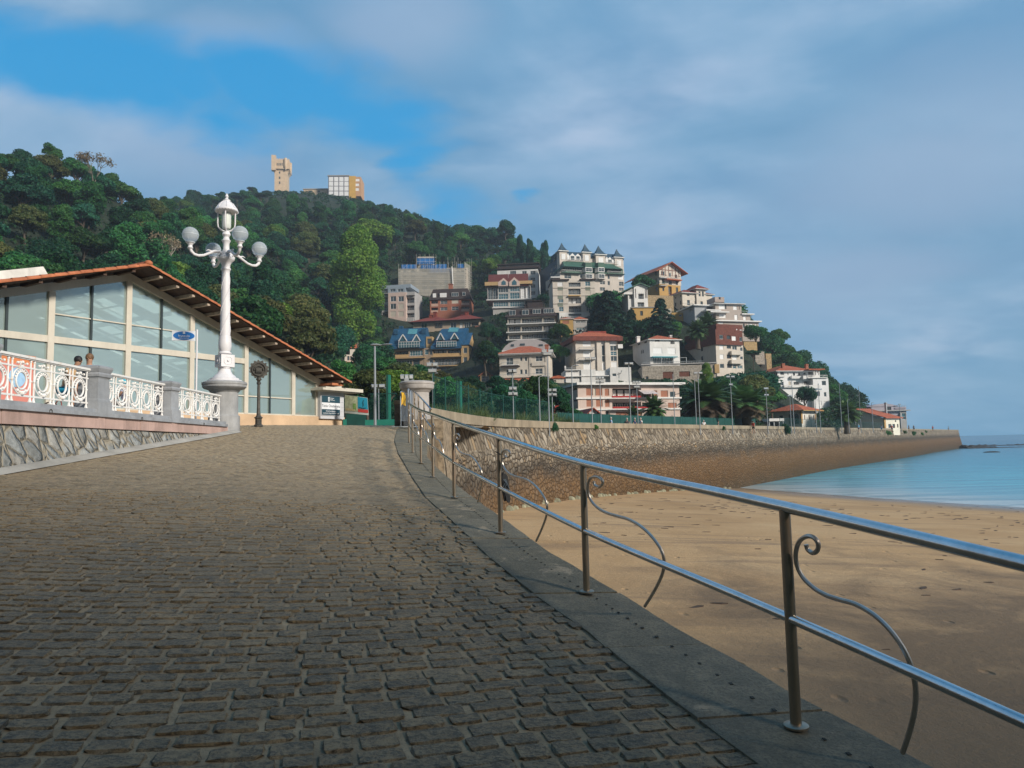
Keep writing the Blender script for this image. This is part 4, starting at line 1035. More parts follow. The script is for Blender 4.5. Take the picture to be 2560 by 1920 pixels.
def build_signs():
    # club board on the boarded wall
    ua_, zt = PF(*Q4(996, 606), .27); ub, zb = PF(*Q4(1186, 815), .27)
    o = PO + PD * ((ua_ + ub) / 2) + PN * .262
    root = thing('club_sign', 'white and navy tennis club sign board on the grey end wall of the pavilion', 'sign', (o.x, o.y, PO.z + zb), PRZ)
    W_ = ub - ua_; H_ = zt - zb; mb = MB(); mb.box(-W_ / 2, W_ / 2, -.03, 0, 0, H_); mb.build('board', M_WSIGN, root)
    mb = MB(); mb.box(-W_ / 2 + .01, W_ / 2 - .01, -.034, -.03, H_ * .64, H_ - .01); mb.box(-W_ / 2 + .01, W_ / 2 - .01, -.034, -.03, .01, H_ * .30); mb.build('navy_bands', M_NAVY, root)
    text('Tenis Ondarreta', W_ * .145, root, 'lettering', M_GREYT, (0, -.036, H_ * .47), ext=.003)
    for i, t in enumerate(('Donostia', 'Kirola', 'Patronatua')): text(t, W_ * .055, root, 'lettering', M_WSIGN, (-.05, -.038, H_ * (.875 - .05 * i)), ext=.003, align='LEFT')
    mb = MB(); mb.box(-.20, -.10, -.038, -.034, H_ * .70, H_ * .93); mb.build('emblem', M_WSIGN, root); mb = MB(); mb.box(-.165, -.135, -.041, -.038, H_ * .75, H_ * .83); mb.box(-.175, -.125, -.041, -.038, H_ * .86, H_ * .88); mb.build('emblem_mark', M_NAVY, root)
    text('Kirol Instalazioa', W_ * .085, root, 'lettering', M_WSIGN, (0, -.038, H_ * .205), ext=.003); text('Instalación Deportiva Municipal', W_ * .068, root, 'lettering', M_WSIGN, (0, -.038, H_ * .10), ext=.003)
    # street name sign on a pole
    p = pix(489, 1060, 20.8); p.z = Z0 + .7
    root = thing('name_sign', 'white sign plate with a blue oval on a slim white pole beside the lamp', 'sign', tuple(p), R(21))
    h = pix(489, 824, 20.8).z - p.z; mb = MB(); mb.tube([(0, 0, 0), (0, 0, h)], .027, 12); mb.build('pole', M_WPAINT, root, smooth=True)
    mb = MB(); mb.box(-.66, -.04, -.012, .012, h - .34, h - .05); pl = mb.build('plate', M_WSIGN, root)
    mb = MB(); n = 40; mb.prism([(-.345 + .285 * math.cos(2 * PI * k / n), h - .195 + .122 * math.sin(2 * PI * k / n)) for k in range(n)], -.018, -.012); mb.build('blue_oval', M_BLUE, pl)
    text('Irutxulo', .095, pl, 'lettering', M_WSIGN, (-.345, -.020, h - .20)); text('HONDARTZA', .040, pl, 'lettering', M_WSIGN, (-.345, -.020, h - .27))
    mb = MB(); mb.box(-.375, -.315, -.022, -.018, h - .14, h - .08); mb.box(-.36, -.33, -.022, -.018, h - .08, h - .065); mb.build('emblem', M_WSIGN, pl)
    # bronze toothed medallion on a column
    p = pix(646, 1067, 21.5); p.z = Z0 + .72
    root = thing('bronze_monument', 'dark bronze toothed medallion on a slim fluted column in front of the glazing', 'monument', tuple(p), R(20))
    s_ = 21.5 / 1800; M_BR = mat('bronze', (.10, .095, .085), .45, metal=.6, var=.4, scale=8)
    hz_ = lambda zy: (935 - zy) * .2441 * s_
    mb = MB(); mb.lathe([(.135, 0), (.135, .06), (.10, .08), (.10, .24), (.13, .27), (.13, .29), (.085, .31), (.075, .34)], 8, ph=PI / 8); mb.build('plinth', M_BR, root)
    mb = MB(); mb.lathe([(.055, .30), (.06, .35), (.05, .5), (.042, hz_(500)), (.06, hz_(495)), (.065, hz_(480)), (.045, hz_(472)), (.05, hz_(460)), (.08, hz_(450)), (.08, hz_(440)), (.05, hz_(432)), (.06, hz_(420))], 12); mb.build('column', M_BR, root, smooth=True)
    zc = hz_(343); mb = MB(); n = 56; rr = random.Random(1); pts = []
    for k in range(n):
        a = 2 * PI * k / n; r = .255 + (.03 if (k // 2) % 2 else -.005) + rr.uniform(-.01, .01); pts.append((r * math.cos(a), zc + r * math.sin(a)))
    mb.prism(pts, -.03, .03); mb.build('medallion', M_BR, root)
    mb = MB(); mb.tube([(.19 * math.cos(2 * PI * k / 24), -.045, zc + .19 * math.sin(2 * PI * k / 24)) for k in range(24)], .022, 6, closed=True); mb.tube([(.13 * math.cos(a), -.05, zc - .03 + .13 * math.sin(a)) for a in [PI * k / 10 for k in range(11)]], .022, 6)
    mb.box(-.085, .085, -.08, -.03, zc - .10, zc + .04); mb.box(-.055, .055, -.09, -.08, zc - .07, zc + .01); mb.build('relief', M_BR, root, smooth=False)
    # map banner on the green hoarding
    def q(zx, zy, D): return pix(780 + zx * .0995, 940 + zy * .0995, D)
    c0 = q(820, 940, 34.3); root = thing('map_banner', 'hanging printed banner with pale map, turquoise panel and red strip beside the club sign', 'banner', tuple(c0))
    tl, tr_, br, bl = (q(830, 475, 34.3) - c0, q(1395, 548, 33.9) - c0, q(1425, 985, 33.7) - c0, q(820, 930, 34.3) - c0)
    def bi(u, v, off=0): 
        p = (tl * (1 - u) + tr_ * u) * (1 - v) + (bl * (1 - u) + br * u) * v; p.y -= off + .06 * math.sin(u * PI); return p
    def patch(u0, u1, v0, v1, off, mt, nm):
        mb = MB(); rows = [[bi(u0 + (u1 - u0) * i / 8, v0 + (v1 - v0) * j / 4, off) for i in range(9)] for j in range(5)]; mb.grid(rows)
        rows2 = [[p + Vector((0, .012, 0)) for p in r] for r in rows]; mb.grid(rows2); return mb.build(nm, mt, root, smooth=True)
    patch(0, 1, 0, 1, 0, mat('banner_cloth', (.50, .55, .52), .7, var=.08), 'cloth')
    patch(.01, .57, .01, .86, .012, mat('banner_map', (.42, .46, .30), .7, var=.35, scale=6), 'map_print'); patch(.575, .99, .02, .68, .012, mat('banner_blue', (.02, .27, .40), .6, var=.15), 'blue_print'); patch(.575, .99, .70, .88, .012, mat('banner_red', (.50, .06, .05), .6, var=.1), 'red_print')
    patch(.36, .50, .42, .75, .02, mat('banner_green', (.20, .34, .10), .7, var=.4, scale=9), 'green_print'); patch(.05, .45, .72, .84, .02, mat('banner_tan', (.50, .42, .24), .7, var=.3, scale=9), 'tan_print')
    mb = MB(); mb.tube([bi(.63, .60, .03), bi(.72, .63, .03), bi(.85, .62, .03), bi(.92, .59, .03)], .012, 5); mb.tube([bi(.84, .15, .03), bi(.80, .30, .03), bi(.82, .42, .03), bi(.80, .52, .03)], .012, 5); mb.build('line_print', M_NAVY, root)
build_signs()

# ------------------------------------------------------------------ green hoarding, posts, lamps
M_GREEN = mat('green_paint', (.02, .20, .15), .55, var=.15, scale=2); M_DGREEN = mat('dark_green', (.012, .07, .06), .6, var=.2, scale=3)
M_POLE = mat('pole_grey', (.26, .29, .32), .45, metal=.3, var=.1); M_LAMPH = mat('lamp_head', (.32, .34, .36), .3, var=.1); M_LGLASS = mat('lamp_glass', (.75, .80, .84), .15, var=.05)
def build_hoarding():
    a = pix(857, 1056, 35.5); zg = Z0 + .8; root = thing('green_hoarding', 'low green painted metal hoarding with a gate between the pavilion and the rough pier', 'hoarding', (a.x, a.y, zg))
    def wall(x0, x1, yt, D, mt, nm, D2=None, th=.08):
        p = pix(x0, yt, D); p2 = pix(x1, yt, D2 or D); mb = MB(); z1 = (p.z + p2.z) / 2 - zg
        mb.bar((p.x - a.x, p.y - a.y, z1 / 2), (p2.x - a.x, p2.y - a.y, z1 / 2), th, z1); return mb.build(nm, mt, root)
    wall(858, 866, 1048, 35.4, M_GREEN, 'panel'); wall(866, 915, 1035, 36.2, M_DGREEN, 'gate'); wall(913, 990, 1049, 35.2, M_GREEN, 'panel')
    p = pix(881, 1047.5, 35.9); mb = MB(); mb.box(p.x - a.x, p.x - a.x + .20, p.y - a.y - .03, p.y - a.y, .02, .32); mb.build('notice', M_WSIGN, root)
    mb = MB(); mb.box(p.x - a.x + .03, p.x - a.x + .17, p.y - a.y - .034, p.y - a.y - .03, .24, .28); mb.build('notice_print', M_GREYT, root)
    p = pix(934, 1060, 35.0); mb = MB(); mb.box(p.x - a.x, p.x - a.x + .33, p.y - a.y - .03, p.y - a.y, .05, .22); mb.build('notice', M_WSIGN, root)
    mb = MB(); mb.box(p.x - a.x + .06, p.x - a.x + .27, p.y - a.y - .034, p.y - a.y - .03, .07, .15); mb.build('notice_print', mat('notice_blue', (.05, .3, .5), .5), root)
build_hoarding()
POLE_I = [0]
def pole(x, xt, yt, D, kind, zb, lab, r=.05, arms=None, cols=None):
    p = pix(x, 1060, D); p.z = zb; q = pix(xt, yt, D); h = q.z - zb
    root = thing({'flood': 'floodlight_pole', 'cobra': 'street_light', 'post': 'green_net_post', 'antenna': 'flag_pole', 'small': 'small_lamp_post'}[kind], lab, {'flood': 'floodlight', 'cobra': 'street light', 'post': 'post', 'antenna': 'pole', 'small': 'lamp post'}[kind], tuple(p),
        group={'flood': 'floodlight poles of the tennis courts', 'cobra': 'street lights on the promenade', 'post': 'green net posts', 'antenna': 'slim poles', 'small': 'small lamp posts'}[kind])
    mt = cols or M_POLE; mb = MB()
    if kind == 'post': mb.box(-.11, .0, -.11, .11, 0, h); mb.build('post_shaft', M_DGREEN, root); mb = MB(); mb.box(.0, .11, -.1, .1, 0, h - .01); mb.build('post_face', M_GREEN, root); return root
    mb.tube([(0, 0, 0), (0, 0, h)], [r, r * .62], 8); mb.build('mast', mt, root, smooth=True)
    if kind == 'cobra':
        mb = MB(); mb.sphere((.02, 0, h), .17, 12, 6, 0, (1.3, .6, .28)); mb.sphere((.55, -.02, h + .0), .16, 12, 6, 0, (1.5, .6, .2)); mb.tube([(0, 0, h - .02), (.5, 0, h - .01)], .025, 6); mb.build('lamp_heads', M_LAMPH, root, smooth=True)
    elif kind == 'small':
        mb = MB(); mb.tube([(0, 0, h), (.1, 0, h + .08), (.35, 0, h + .1)], .03, 6); mb.sphere((.4, 0, h + .09), .1, 8, 4, 0, (1.8, .8, .5)); mb.build('lamp_head', M_LAMPH, root, smooth=True)
    elif kind == 'antenna':
        mb = MB(); mb.tube([(0, 0, h * .8), (-.35, 0, h * .8 + .1)], .03, 5); mb.sphere((-.5, 0, h * .8 + .1), .12, 8, 4, 0, (2, .8, .4)); mb.build('lamp_arm', mt, root)
    else:
        for (dz, n, w_, gl) in (arms or [(0, 2, .5, 1)]):
            mb = MB(); mb.bar((-w_, 0, h + dz), (w_, 0, h + dz), .06, .06); cb = mb.build('cross_bar', mt, root)
            for k in range(n):
                x_ = -w_ + 2 * w_ * (k + .5) / n; mb = MB(); t = -.5 + .1 * k
                c = Vector((x_, -.14, h + dz + .12)); u = Vector((1, 0, 0)); v = Vector((0, math.cos(t), -math.sin(t)))
                mb.bar(c - v * .02, c + v * .07, .8 * w_ * 2 / n, .17); hd = mb.build('lamp_head', M_LAMPH, root)
                mb = MB(); mb.bar(c - v * .035, c - v * .022, .7 * w_ * 2 / n, .13); mb.build('lamp_glass', M_LGLASS, hd)
    return root
def qd(x):      # distance of the sea wall below image column x
    for a, b_ in zip(QW, QW[1:]):
        xa = 1280 + FOC * a.x / a.y; xb = 1280 + FOC * b_.x / b_.y
        if xa <= x <= xb: return a.y + (b_.y - a.y) * (x - xa) / max(1e-6, xb - xa)
    return QW[-1].y if x > 2300 else 26
def qz(x): 
    i = min(range(len(QW)), key=lambda k: abs(1280 + FOC * QW[k].x / QW[k].y - x)); return QW[i].z
pole(938, 930, 862, 31, 'cobra', Z0 + .8, 'tall grey street light with two flat heads, left of the green net posts', .065)
pole(972, 970, 937, 39, 'post', Z0 + .8, 'green square net post left of the round pillar')
pole(1152, 1150, 953, 46, 'post', Z0 + .6, 'green square net post standing behind the sea wall right of the pillar')
PL = [(947, 946, 970, 44, 'flood', [(0, 2, .45, 1)], 'short floodlight pole with two small lamps just left of a green net post'),
      (1019, 1019, 950, 30, 'flood', [(0, 3, .28, 1), (-.16, 1, .12, 1)], 'small cluster of floodlights peeping above the round pillar cap'),
      (1083, 1079, 917, 40, 'flood', [(0, 2, .34, 1), (-.35, 1, .3, 1)], 'pale floodlight pole right beside the round pillar cap'),
      (1284, 1279, 932, 47, 'flood', [(0, 2, .3, 1), (-1.15, 2, .28, 1), (-1.5, 2, .34, 1)], 'floodlight pole with three cross bars left of the cream villa'),
      (1350, 1347, 944, 50, 'small', None, 'thin lamp post with a short arm below the cream villa'),
      (1373, 1368, 882, 50, 'flood', [(0, 2, .45, 1), (-.2, 1, .4, 1)], 'tallest thick floodlight pole in front of the right end of the cream villa'),
      (1382, 1380, 979, 56, 'flood', [(0, 2, .4, 1), (-.35, 2, .4, 1)], 'low floodlight pole with two cross bars beside the red canopy'),
      (1433, 1430, 917, 56, 'small', None, 'grey lamp post in front of the white terrace parapet corner'),
      (1481, 1476, 900, 60, 'flood', [(0, 2, .5, 1)], 'tall floodlight pole in front of the beige tower block balconies'),
      (1503, 1499, 948, 66, 'flood', [(0, 3, .4, 1), (-.35, 2, .4, 1)], 'floodlight pole with five lamps before the pink apartment roof edge'),
      (1577, 1570, 912, 68, 'flood', [(0, 2, .45, 1)], 'floodlight pole reaching to the terrace of the white cubic house'),
      (1595, 1592, 958, 74, 'flood', [(0, 3, .45, 1), (-.5, 1, .4, 1)], 'floodlight pole with tilted lamps before the pink apartment awning'),
      (1687, 1681, 935, 80, 'antenna', None, 'bare thin pole at the right corner of the pink apartments'),
      (1741, 1734, 951, 86, 'small', None, 'left one of the two close poles before the big palms'),
      (1750, 1741, 935, 84, 'flood', [(0, 2, .55, 1)], 'right one of the two close poles before the big palms, with floodlights'),
      (1831, 1824, 944, 92, 'flood', [(0, 2, .6, 1), (-1.0, 1, .3, 1)], 'floodlight pole between the two big palms'),
      (1919, 1914, 973, 99, 'flood', [(0, 1, .4, 1), (-.9, 2, .35, 1)], 'floodlight pole left of the orange roofed lodge'),
      (1978, 1974, 991, 112, 'flood', [(0, 2, .4, 1)], 'shorter pole in front of the arches of the orange roofed lodge'),
      (1985, 1979, 938, 112, 'antenna', None, 'tall bare mast in front of the white villa and lodge roof'),
      (2041, 2038, 1001, 125, 'small', None, 'lamp post at the right corner of the orange roofed lodge'),
      (2051, 2045, 962, 128, 'flood', [(0, 1, .1, 1), (-.9, 2, .6, 1)], 'mast with a cross bar in front of the right end of the white villa'),
      (2104, 2097, 956, 140, 'antenna', None, 'very tall thin mast left of the seaside palm'),
      (2122, 2119, 1001, 146, 'small', None, 'pale post standing in front of the seaside palm'),
      (2152, 2147, 966, 152, 'antenna', None, 'very tall thin mast right of the seaside palm'),
      (2182, 2179, 1007, 160, 'small', None, 'lamp post in front of the long white house with an orange roof'),
      (2252, 2249, 1012, 182, 'flood', [(0, 1, .4, 1)], 'lamp post at the far right end of the long white house')]
for (xb, xt, yt, D, k, arms, lab) in PL:
    pole(xb, xt, yt, D, k, Z0 + (.8 if D < 45 else .35 + .005 * D), lab, .036 + .0003 * D, arms)
# ------------------------------------------------------------------ terrain of the hill
CTRL = []          # (x, y, z) points the ground passes through
def ctrl(px, py, D, dz=0.0):
    p = pix(px, py, D); CTRL.append((p.x, p.y, p.z + dz))
RIDGE = [(-260, 300, 190), (-100, 320, 195), (0, 345, 200), (80, 340, 203), (150, 345, 208), (215, 390, 220), (280, 430, 240), (345, 470, 300), (400, 476, 400), (470, 468, 470), (560, 466, 540), (640, 460, 590), (700, 478, 595), (780, 492, 590),
         (860, 492, 580), (930, 490, 560), (1000, 512, 530), (1060, 530, 500), (1130, 552, 470), (1230, 590, 430), (1290, 622, 400), (1350, 655, 375), (1420, 700, 350)]
for x, y, D in RIDGE:
    h = 12.5 if D < 260 else 15.0 if x < 1100 else 8.0
    ctrl(x, y, D, -h); p = pix(x, y, D); CTRL.append((p.x * 1.25, p.y * 1.25, p.z - h - 12))
for x in (-260, 0, 250, 500, 750, 950): ctrl(x, 1117 - .022 * (x - 1280), 48, .9); ctrl(x, 1117 - .022 * (x - 1280), 66, 2.0)
for x, D, z in ((1075, 60, 1.5), (1150, 64, 1.6), (1250, 70, 2.0), (1400, 85, 1.4), (1560, 100, 1.3), (1700, 118, 1.4), (1900, 140, 1.5), (2050, 175, 1.5), (2200, 215, 1.5), (2330, 290, 1.6)):
    ctrl(x, 1117 - .022 * (x - 1280), D, z)
for q in QW[::9]: CTRL.append((q.x - .5, q.y + 1.5, q.z - 1.1)); CTRL.append((q.x - 2, q.y + 12, q.z - 1.15))
for x, y, D in ((1890, 880, 285), (1975, 895, 275), (2010, 935, 268), (2075, 975, 262), (2112, 1030, 258), (2150, 1078, 262)): ctrl(x, y, D, -2)
for x in (1700, 1900, 2000, 2100): ctrl(x, 1110, 420, -8)
for x, D in ((2200, 300), (2300, 330), (2390, 345), (2480, 330), (2150, 360)): ctrl(x, 1110, D, -14)
BR = []            # image boxes that trees standing in front must leave free
_K = {}
def fit_terrain():
    P = np.array(CTRL); X = P[:, :2]; n = len(P)
    d = np.sqrt(((X[:, None] - X[None]) ** 2).sum(-1)); A = np.zeros((n + 3, n + 3)); A[:n, :n] = d + np.eye(n) * -.3
    A[:n, n] = 1; A[:n, n + 1:] = X; A[n, :n] = 1; A[n + 1:, :n] = X.T
    b = np.zeros(n + 3); b[:n] = P[:, 2]; _K['w'] = np.linalg.lstsq(A, b, rcond=None)[0]; _K['X'] = X
def tz(x, y):
    X = _K['X']; w_ = _K['w']; n = len(X)
    return float((np.sqrt(((X - np.array([x, y])) ** 2).sum(-1)) * w_[:n]).sum() + w_[n] + w_[n + 1] * x + w_[n + 2] * y)
def build_terrain():
    rows = []; k = 0
    xs = list(range(-380, 2392, 14))
    for px in xs:
        D0 = 43.0 if px < 1060 else (qd(min(px, 2395)) + .45); D1 = 760 if px < 1700 else max(360, 760 - (px - 1700) * .8); r = []
        for j in range(150):
            t = (j / 149) ** 1.5; D = D0 + (D1 - D0) * t; x = (px - 1280) / FOC * D; z = tz(x, D)
            z += (noise.noise(Vector((x * .03, D * .03, 0))) * 2.2 + noise.noise(Vector((x * .11, D * .11, 3))) * .7) * min(1, max(0, (D - D0 - 25) / 40)) * (1 if px < 800 else .12)
            if px > 860: z -= 1.3 * min(1, max(0, (D - 105) / 30))
            r.append((x, D, z))
        rows.append(r)
    mb = MB(); mb.grid(rows)
    m, T, b = newmat('hill_ground'); pos = T.n('ShaderNodeNewGeometry').outputs['Position']
    c_ = T.ramp(T.noise(pos, .35, 8, .75), [(.3, (.008, .018, .009)), (.5, (.018, .034, .014)), (.62, (.032, .048, .02)), (.75, (.07, .06, .035))])
    T.l(c_, b.inputs['Base Color']); b.inputs['Roughness'].default_value = .95; bp = T.n('ShaderNodeBump', _Strength=1.0, _Distance=1.2); T.l(T.noise(pos, .9, 7, .75), bp.inputs['Height']); T.l(bp.outputs[0], b.inputs['Normal'])
    tag(mb.build('hill', m, smooth=True, fix=False), kind='structure')

# ------------------------------------------------------------------ trees
def leafmat(name, c1, c2, c3=None, ov=.35, hue=.06, trans=.35, gl=.25):
    m, T, b = newmat(name); isl = T.n('ShaderNodeNewGeometry').outputs['Random Per Island']; oi = T.n('ShaderNodeObjectInfo').outputs['Random']
    tcd = T.n('ShaderNodeTexCoord').outputs['Object']
    c_ = T.ramp(isl, [(0, c1), (.6, c2), (1, c3 or c2)])
    c_ = T.mix(T.ramp(T.noise(tcd, 5, 4, .6), [(.35, 0.0), (.65, .5)]), c_, c3 or c2)
    hs = T.n('ShaderNodeHueSaturation'); T.l(c_, hs.inputs['Color']); T.l(T.math('ADD', T.math('MULTIPLY', oi, ov * 2.3), 1 - ov * 1.1), hs.inputs['Value'])
    r2 = T.math('FRACT', T.math('MULTIPLY', oi, 7.31)); T.l(T.math('ADD', T.math('MULTIPLY', r2, hue), .5 - hue / 2), hs.inputs['Hue'])
    T.l(hs.outputs[0], b.inputs['Base Color']); b.inputs['Roughness'].default_value = .55; b.inputs['Specular IOR Level'].default_value = gl
    tl = T.n('ShaderNodeBsdfTranslucent'); T.l(hs.outputs[0], tl.inputs[0]); mx = T.n('ShaderNodeMixShader'); mx.inputs[0].default_value = trans
    T.l(b.outputs[0], mx.inputs[1]); T.l(tl.outputs[0], mx.inputs[2]); T.l(mx.outputs[0], [n for n in m.node_tree.nodes if n.type == 'OUTPUT_MATERIAL'][0].inputs[0]); return m
L_GREEN = leafmat('leaf_green', (.012, .085, .030), (.030, .150, .042), (.080, .220, .045), .45, .05)
L_DARK = leafmat('leaf_dark', (.007, .055, .034), (.016, .092, .048), (.036, .145, .052), .40, .05)
L_OLIVE = leafmat('leaf_olive', (.050, .090, .026), (.090, .13, .036), (.15, .15, .045), .35, .05)
L_YELLOW = leafmat('leaf_yellow', (.06, .165, .02), (.11, .225, .03), (.19, .285, .04), .2, .02)
L_BROWN = leafmat('leaf_brown', (.22, .17, .11), (.32, .24, .16), (.34, .30, .18), .3, .03)
L_CEDAR = leafmat('leaf_cedar', (0.012, 0.053, 0.038), (0.027, 0.090, 0.063), (0.053, 0.128, 0.083), .3, .03)
L_PALM = leafmat('leaf_palm', (0.030, 0.083, 0.027), (0.060, 0.143, 0.042), (0.120, 0.195, 0.060), .2, .02, .2, .5)
L_PALMDRY = leafmat('leaf_palm_dry', (.10, .075, .05), (.17, .13, .09), (.22, .17, .12), .15, .02)
L_PALE = leafmat('leaf_pale', (.07, .13, .05), (.12, .19, .07), (.17, .22, .10), .25, .03)
M_BARK = mat('bark', (.10, .08, .06), .9, var=.4, scale=3); M_PBARK = mat('pale_bark', (.28, .25, .20), .9, var=.4, scale=3)
def leaves_np(C, N, size, rr, elong=1.5, out=None, jit=.75, droop=0.0):
    """C: centres, N: outward normals -> quads of folded leaf clumps"""
    n = len(C); nn = N + rr.normal(size=(n, 3)) * jit; nn /= np.linalg.norm(nn, axis=1)[:, None] + 1e-9
    t = rr.normal(size=(n, 3)); t[:, 2] -= droop; t -= nn * (t * nn).sum(1)[:, None]; t /= np.linalg.norm(t, axis=1)[:, None] + 1e-9
    b_ = np.cross(nn, t); s = size * (.6 + .8 * rr.rand(n))[:, None]
    a = C - t * s * elong * .5; c_ = C + t * s * elong * .5; up = nn * s * .18
    V = np.stack([a, C + b_ * s * .5 - up, c_, C - b_ * s * .5 - up], 1).reshape(-1, 3)
    F = np.arange(n * 4).reshape(-1, 4); return V, F
def crown_pts(rr, blobs, per, shell=.35, low=-.45):
    Cs = []; Ns = []
    for (c_, r) in blobs:
        d = rr.normal(size=(per, 3)); d /= np.linalg.norm(d, axis=1)[:, None]; d = d[d[:, 2] > low]
        rad = (1 - shell * rr.rand(len(d)) ** 2)[:, None]
        Cs.append(np.array(c_) + d * rad * np.array(r)); Ns.append(d)
    return np.concatenate(Cs), np.concatenate(Ns)
def make_tree(kind, seed, leaf, label, name, group):
    """unit height 1, standing at the origin"""
    rr = np.random.RandomState(seed); root = bpy.data.objects.new(name, None); col.objects.link(root); root['category'] = 'tree'; root['label'] = label
    if group: root['group'] = group
    mb = MB(); bark = M_BARK
    if kind == 'round':
        bl = []
        for i in range(30):
            d = rr.normal(size=3); d /= np.linalg.norm(d); d[2] = abs(d[2]) * 1.1 - .35
            k = .55 + .45 * rr.rand(); r = .07 + .10 * rr.rand()
            bl.append(((d[0] * .30 * k, d[1] * .30 * k, .58 + d[2] * .33 * k), (r, r, r * .85)))
        bl.append(((0, 0, .62), (.24, .24, .26)))
        C, N = crown_pts(rr, bl, 620, .5); V, F = leaves_np(C, N, .027, rr)
        lean = rr.normal(size=2) * .04
        mb.tube([(0, 0, -.15), (lean[0] * .5, lean[1] * .5, .15), (lean[0], lean[1], .42), (0, 0, .72)], [.028, .022, .016, .006], 6)
        for i in range(7):
            c_ = bl[i * 3][0]; mb.tube([(lean[0] * .8, lean[1] * .8, .25 + .03 * i), (c_[0] * .5, c_[1] * .5, .42 + .02 * i), c_], [.013, .009, .003], 5)
    elif kind == 'tall':
        bl = []; big = leaf is L_YELLOW
        for i in range(26):
            z = (.04 if big else .16) + (.90 if big else .78) * (i / 25); w_ = .21 * max(.05, math.sin(PI * max(.06, min(1, (z - (-.05 if big else .12)) / (1.05 if big else .95))))) ** .7; a = rr.rand() * 6.28; r = .085 + .05 * rr.rand()
            bl.append(((math.cos(a) * w_ * .7, math.sin(a) * w_ * .7, z), (r, r, r * 1.1)))
        bl.append(((0, 0, .55), (.15, .15, .36))); C, N = crown_pts(rr, bl, 1500 if big else 560, .5); V, F = leaves_np(C, N, .013 if big else .022, rr)
        mb.tube([(0, 0, -.15), (.01, 0, .2), (-.01, .01, .5), (0, 0, .9)], [.024, .019, .013, .004], 6)
    elif kind == 'pine':        # umbrella pine with bare trunk
        bl = []
        for i in range(20):
            a = rr.rand() * 6.28; k = rr.rand() ** .6 * .30; r = .075 + .06 * rr.rand()
            bl.append(((math.cos(a) * k, math.sin(a) * k, .80 + .12 * (1 - k / .3) + rr.rand() * .04 - .05), (r * 1.15, r * 1.15, r * .62)))
        C, N = crown_pts(rr, bl, 520, low=-.3); V, F = leaves_np(C, N, .022, rr, 2.0)
        mb.tube([(0, 0, -.1), (.02, 0, .3), (-.02, .01, .6), (0, 0, .8)], [.022, .018, .014, .008], 6)
        for i in range(8): c_ = bl[i][0]; mb.tube([(-.01, 0, .52 + .03 * i), (c_[0] * .6, c_[1] * .6, .70), c_], [.011, .007, .003], 5)
    elif kind == 'cedar':
        Cs = []; Ns = []
        for i in range(46):
            z = .14 + .80 * i / 45; w_ = .36 * (1 - (z - .1) ** 1.6) * (.7 + .4 * rr.rand()); a = i * 2.4 + rr.rand() * .7
            n = 240; t = rr.rand(n) ** .7; sp = rr.normal(size=n) * .30 * (1.15 - t * .5)
            an = a + sp * .55; Cx = np.stack([np.cos(an) * t * w_, np.sin(an) * t * w_, z + .05 * t * (1 - t) * 2 - .05 * t ** 2 + rr.normal(size=n) * .010], 1)
            Cs.append(Cx); Ns.append(np.tile([0, 0, 1.0], (n, 1)) + np.stack([np.cos(an), np.sin(an), an * 0], 1) * .5)
            mb.tube([(0, 0, z - .02), (math.cos(a) * w_ * .5, math.sin(a) * w_ * .5, z + .01), (math.cos(a) * w_ * .9, math.sin(a) * w_ * .9, z - .01)], [.009, .006, .002], 4)
        C = np.concatenate(Cs); N = np.concatenate(Ns); V, F = leaves_np(C, N, .020, rr, 2.4, jit=.5)
        mb.tube([(0, 0, -.1), (0, 0, .5), (0, 0, .97)], [.026, .017, .003], 6)
    elif kind == 'bare':
        tips = []
        def grow(p, d, L, r, lv):
            q = p + d * L; mb.tube([p, (p + q) / 2 + Vector(rr.normal(size=3)) * L * .06, q], [r, r * .8, r * .62], 4 if lv > 1 else 6)
            if lv >= 5: tips.append(q); return
            for k in range(3 if lv < 4 else 2):
                e = (d + Vector(rr.normal(size=3)) * .42); e.z = abs(e.z) * .8 + .15; grow(q, e.normalized(), L * .74, r * .6, lv + 1)
        grow(Vector((0, 0, -.05)), Vector((0, 0, 1)), .30, .02, 1)
        T_ = np.array([tuple(t) for t in tips]); C = np.repeat(T_, 15, 0) + rr.normal(size=(len(T_) * 15, 3)) * .035; N = rr.normal(size=C.shape)
        V, F = leaves_np(C, N, .019, rr, 2.0); bark = M_PBARK
    elif kind == 'bush':
        bl = []
        for i in range(16):
            a = rr.rand() * 6.28; k = rr.rand() ** .5 * .42; r = .18 + .13 * rr.rand(); bl.append(((math.cos(a) * k, math.sin(a) * k, .30 + .35 * rr.rand() * (1 - k)), (r, r, r)))
        C, N = crown_pts(rr, bl, 520, .5, low=-.8); V, F = leaves_np(C, N, .040, rr, 1.6)
        for i in range(5): c_ = bl[i][0]; mb.tube([(0, 0, -.1), (c_[0] * .5, c_[1] * .5, .2), c_], [.02, .014, .005], 4)
    elif kind == 'reed':
        n = 900; a = rr.rand(n) * 6.28; k = rr.rand(n) ** .5 * .42; h = .35 + .65 * rr.rand(n); V = []; F = []
        for i in range(n):
            x, y = math.cos(a[i]) * k[i], math.sin(a[i]) * k[i]; dx, dy = rr.normal(size=2) * .16; w_ = .012; d2 = rr.rand() * 3.14; wx, wy = math.cos(d2) * w_, math.sin(d2) * w_; j = len(V)
            V += [(x - wx, y - wy, 0), (x + wx, y + wy, 0), (x + dx * .4 - wx, y + dy * .4 - wy, h[i] * .6), (x + dx * .4 + wx, y + dy * .4 + wy, h[i] * .6), (x + dx, y + dy, h[i]), (x + dx + .003, y + dy, h[i])]
            F += [(j, j + 1, j + 3, j + 2), (j + 2, j + 3, j + 5, j + 4)]
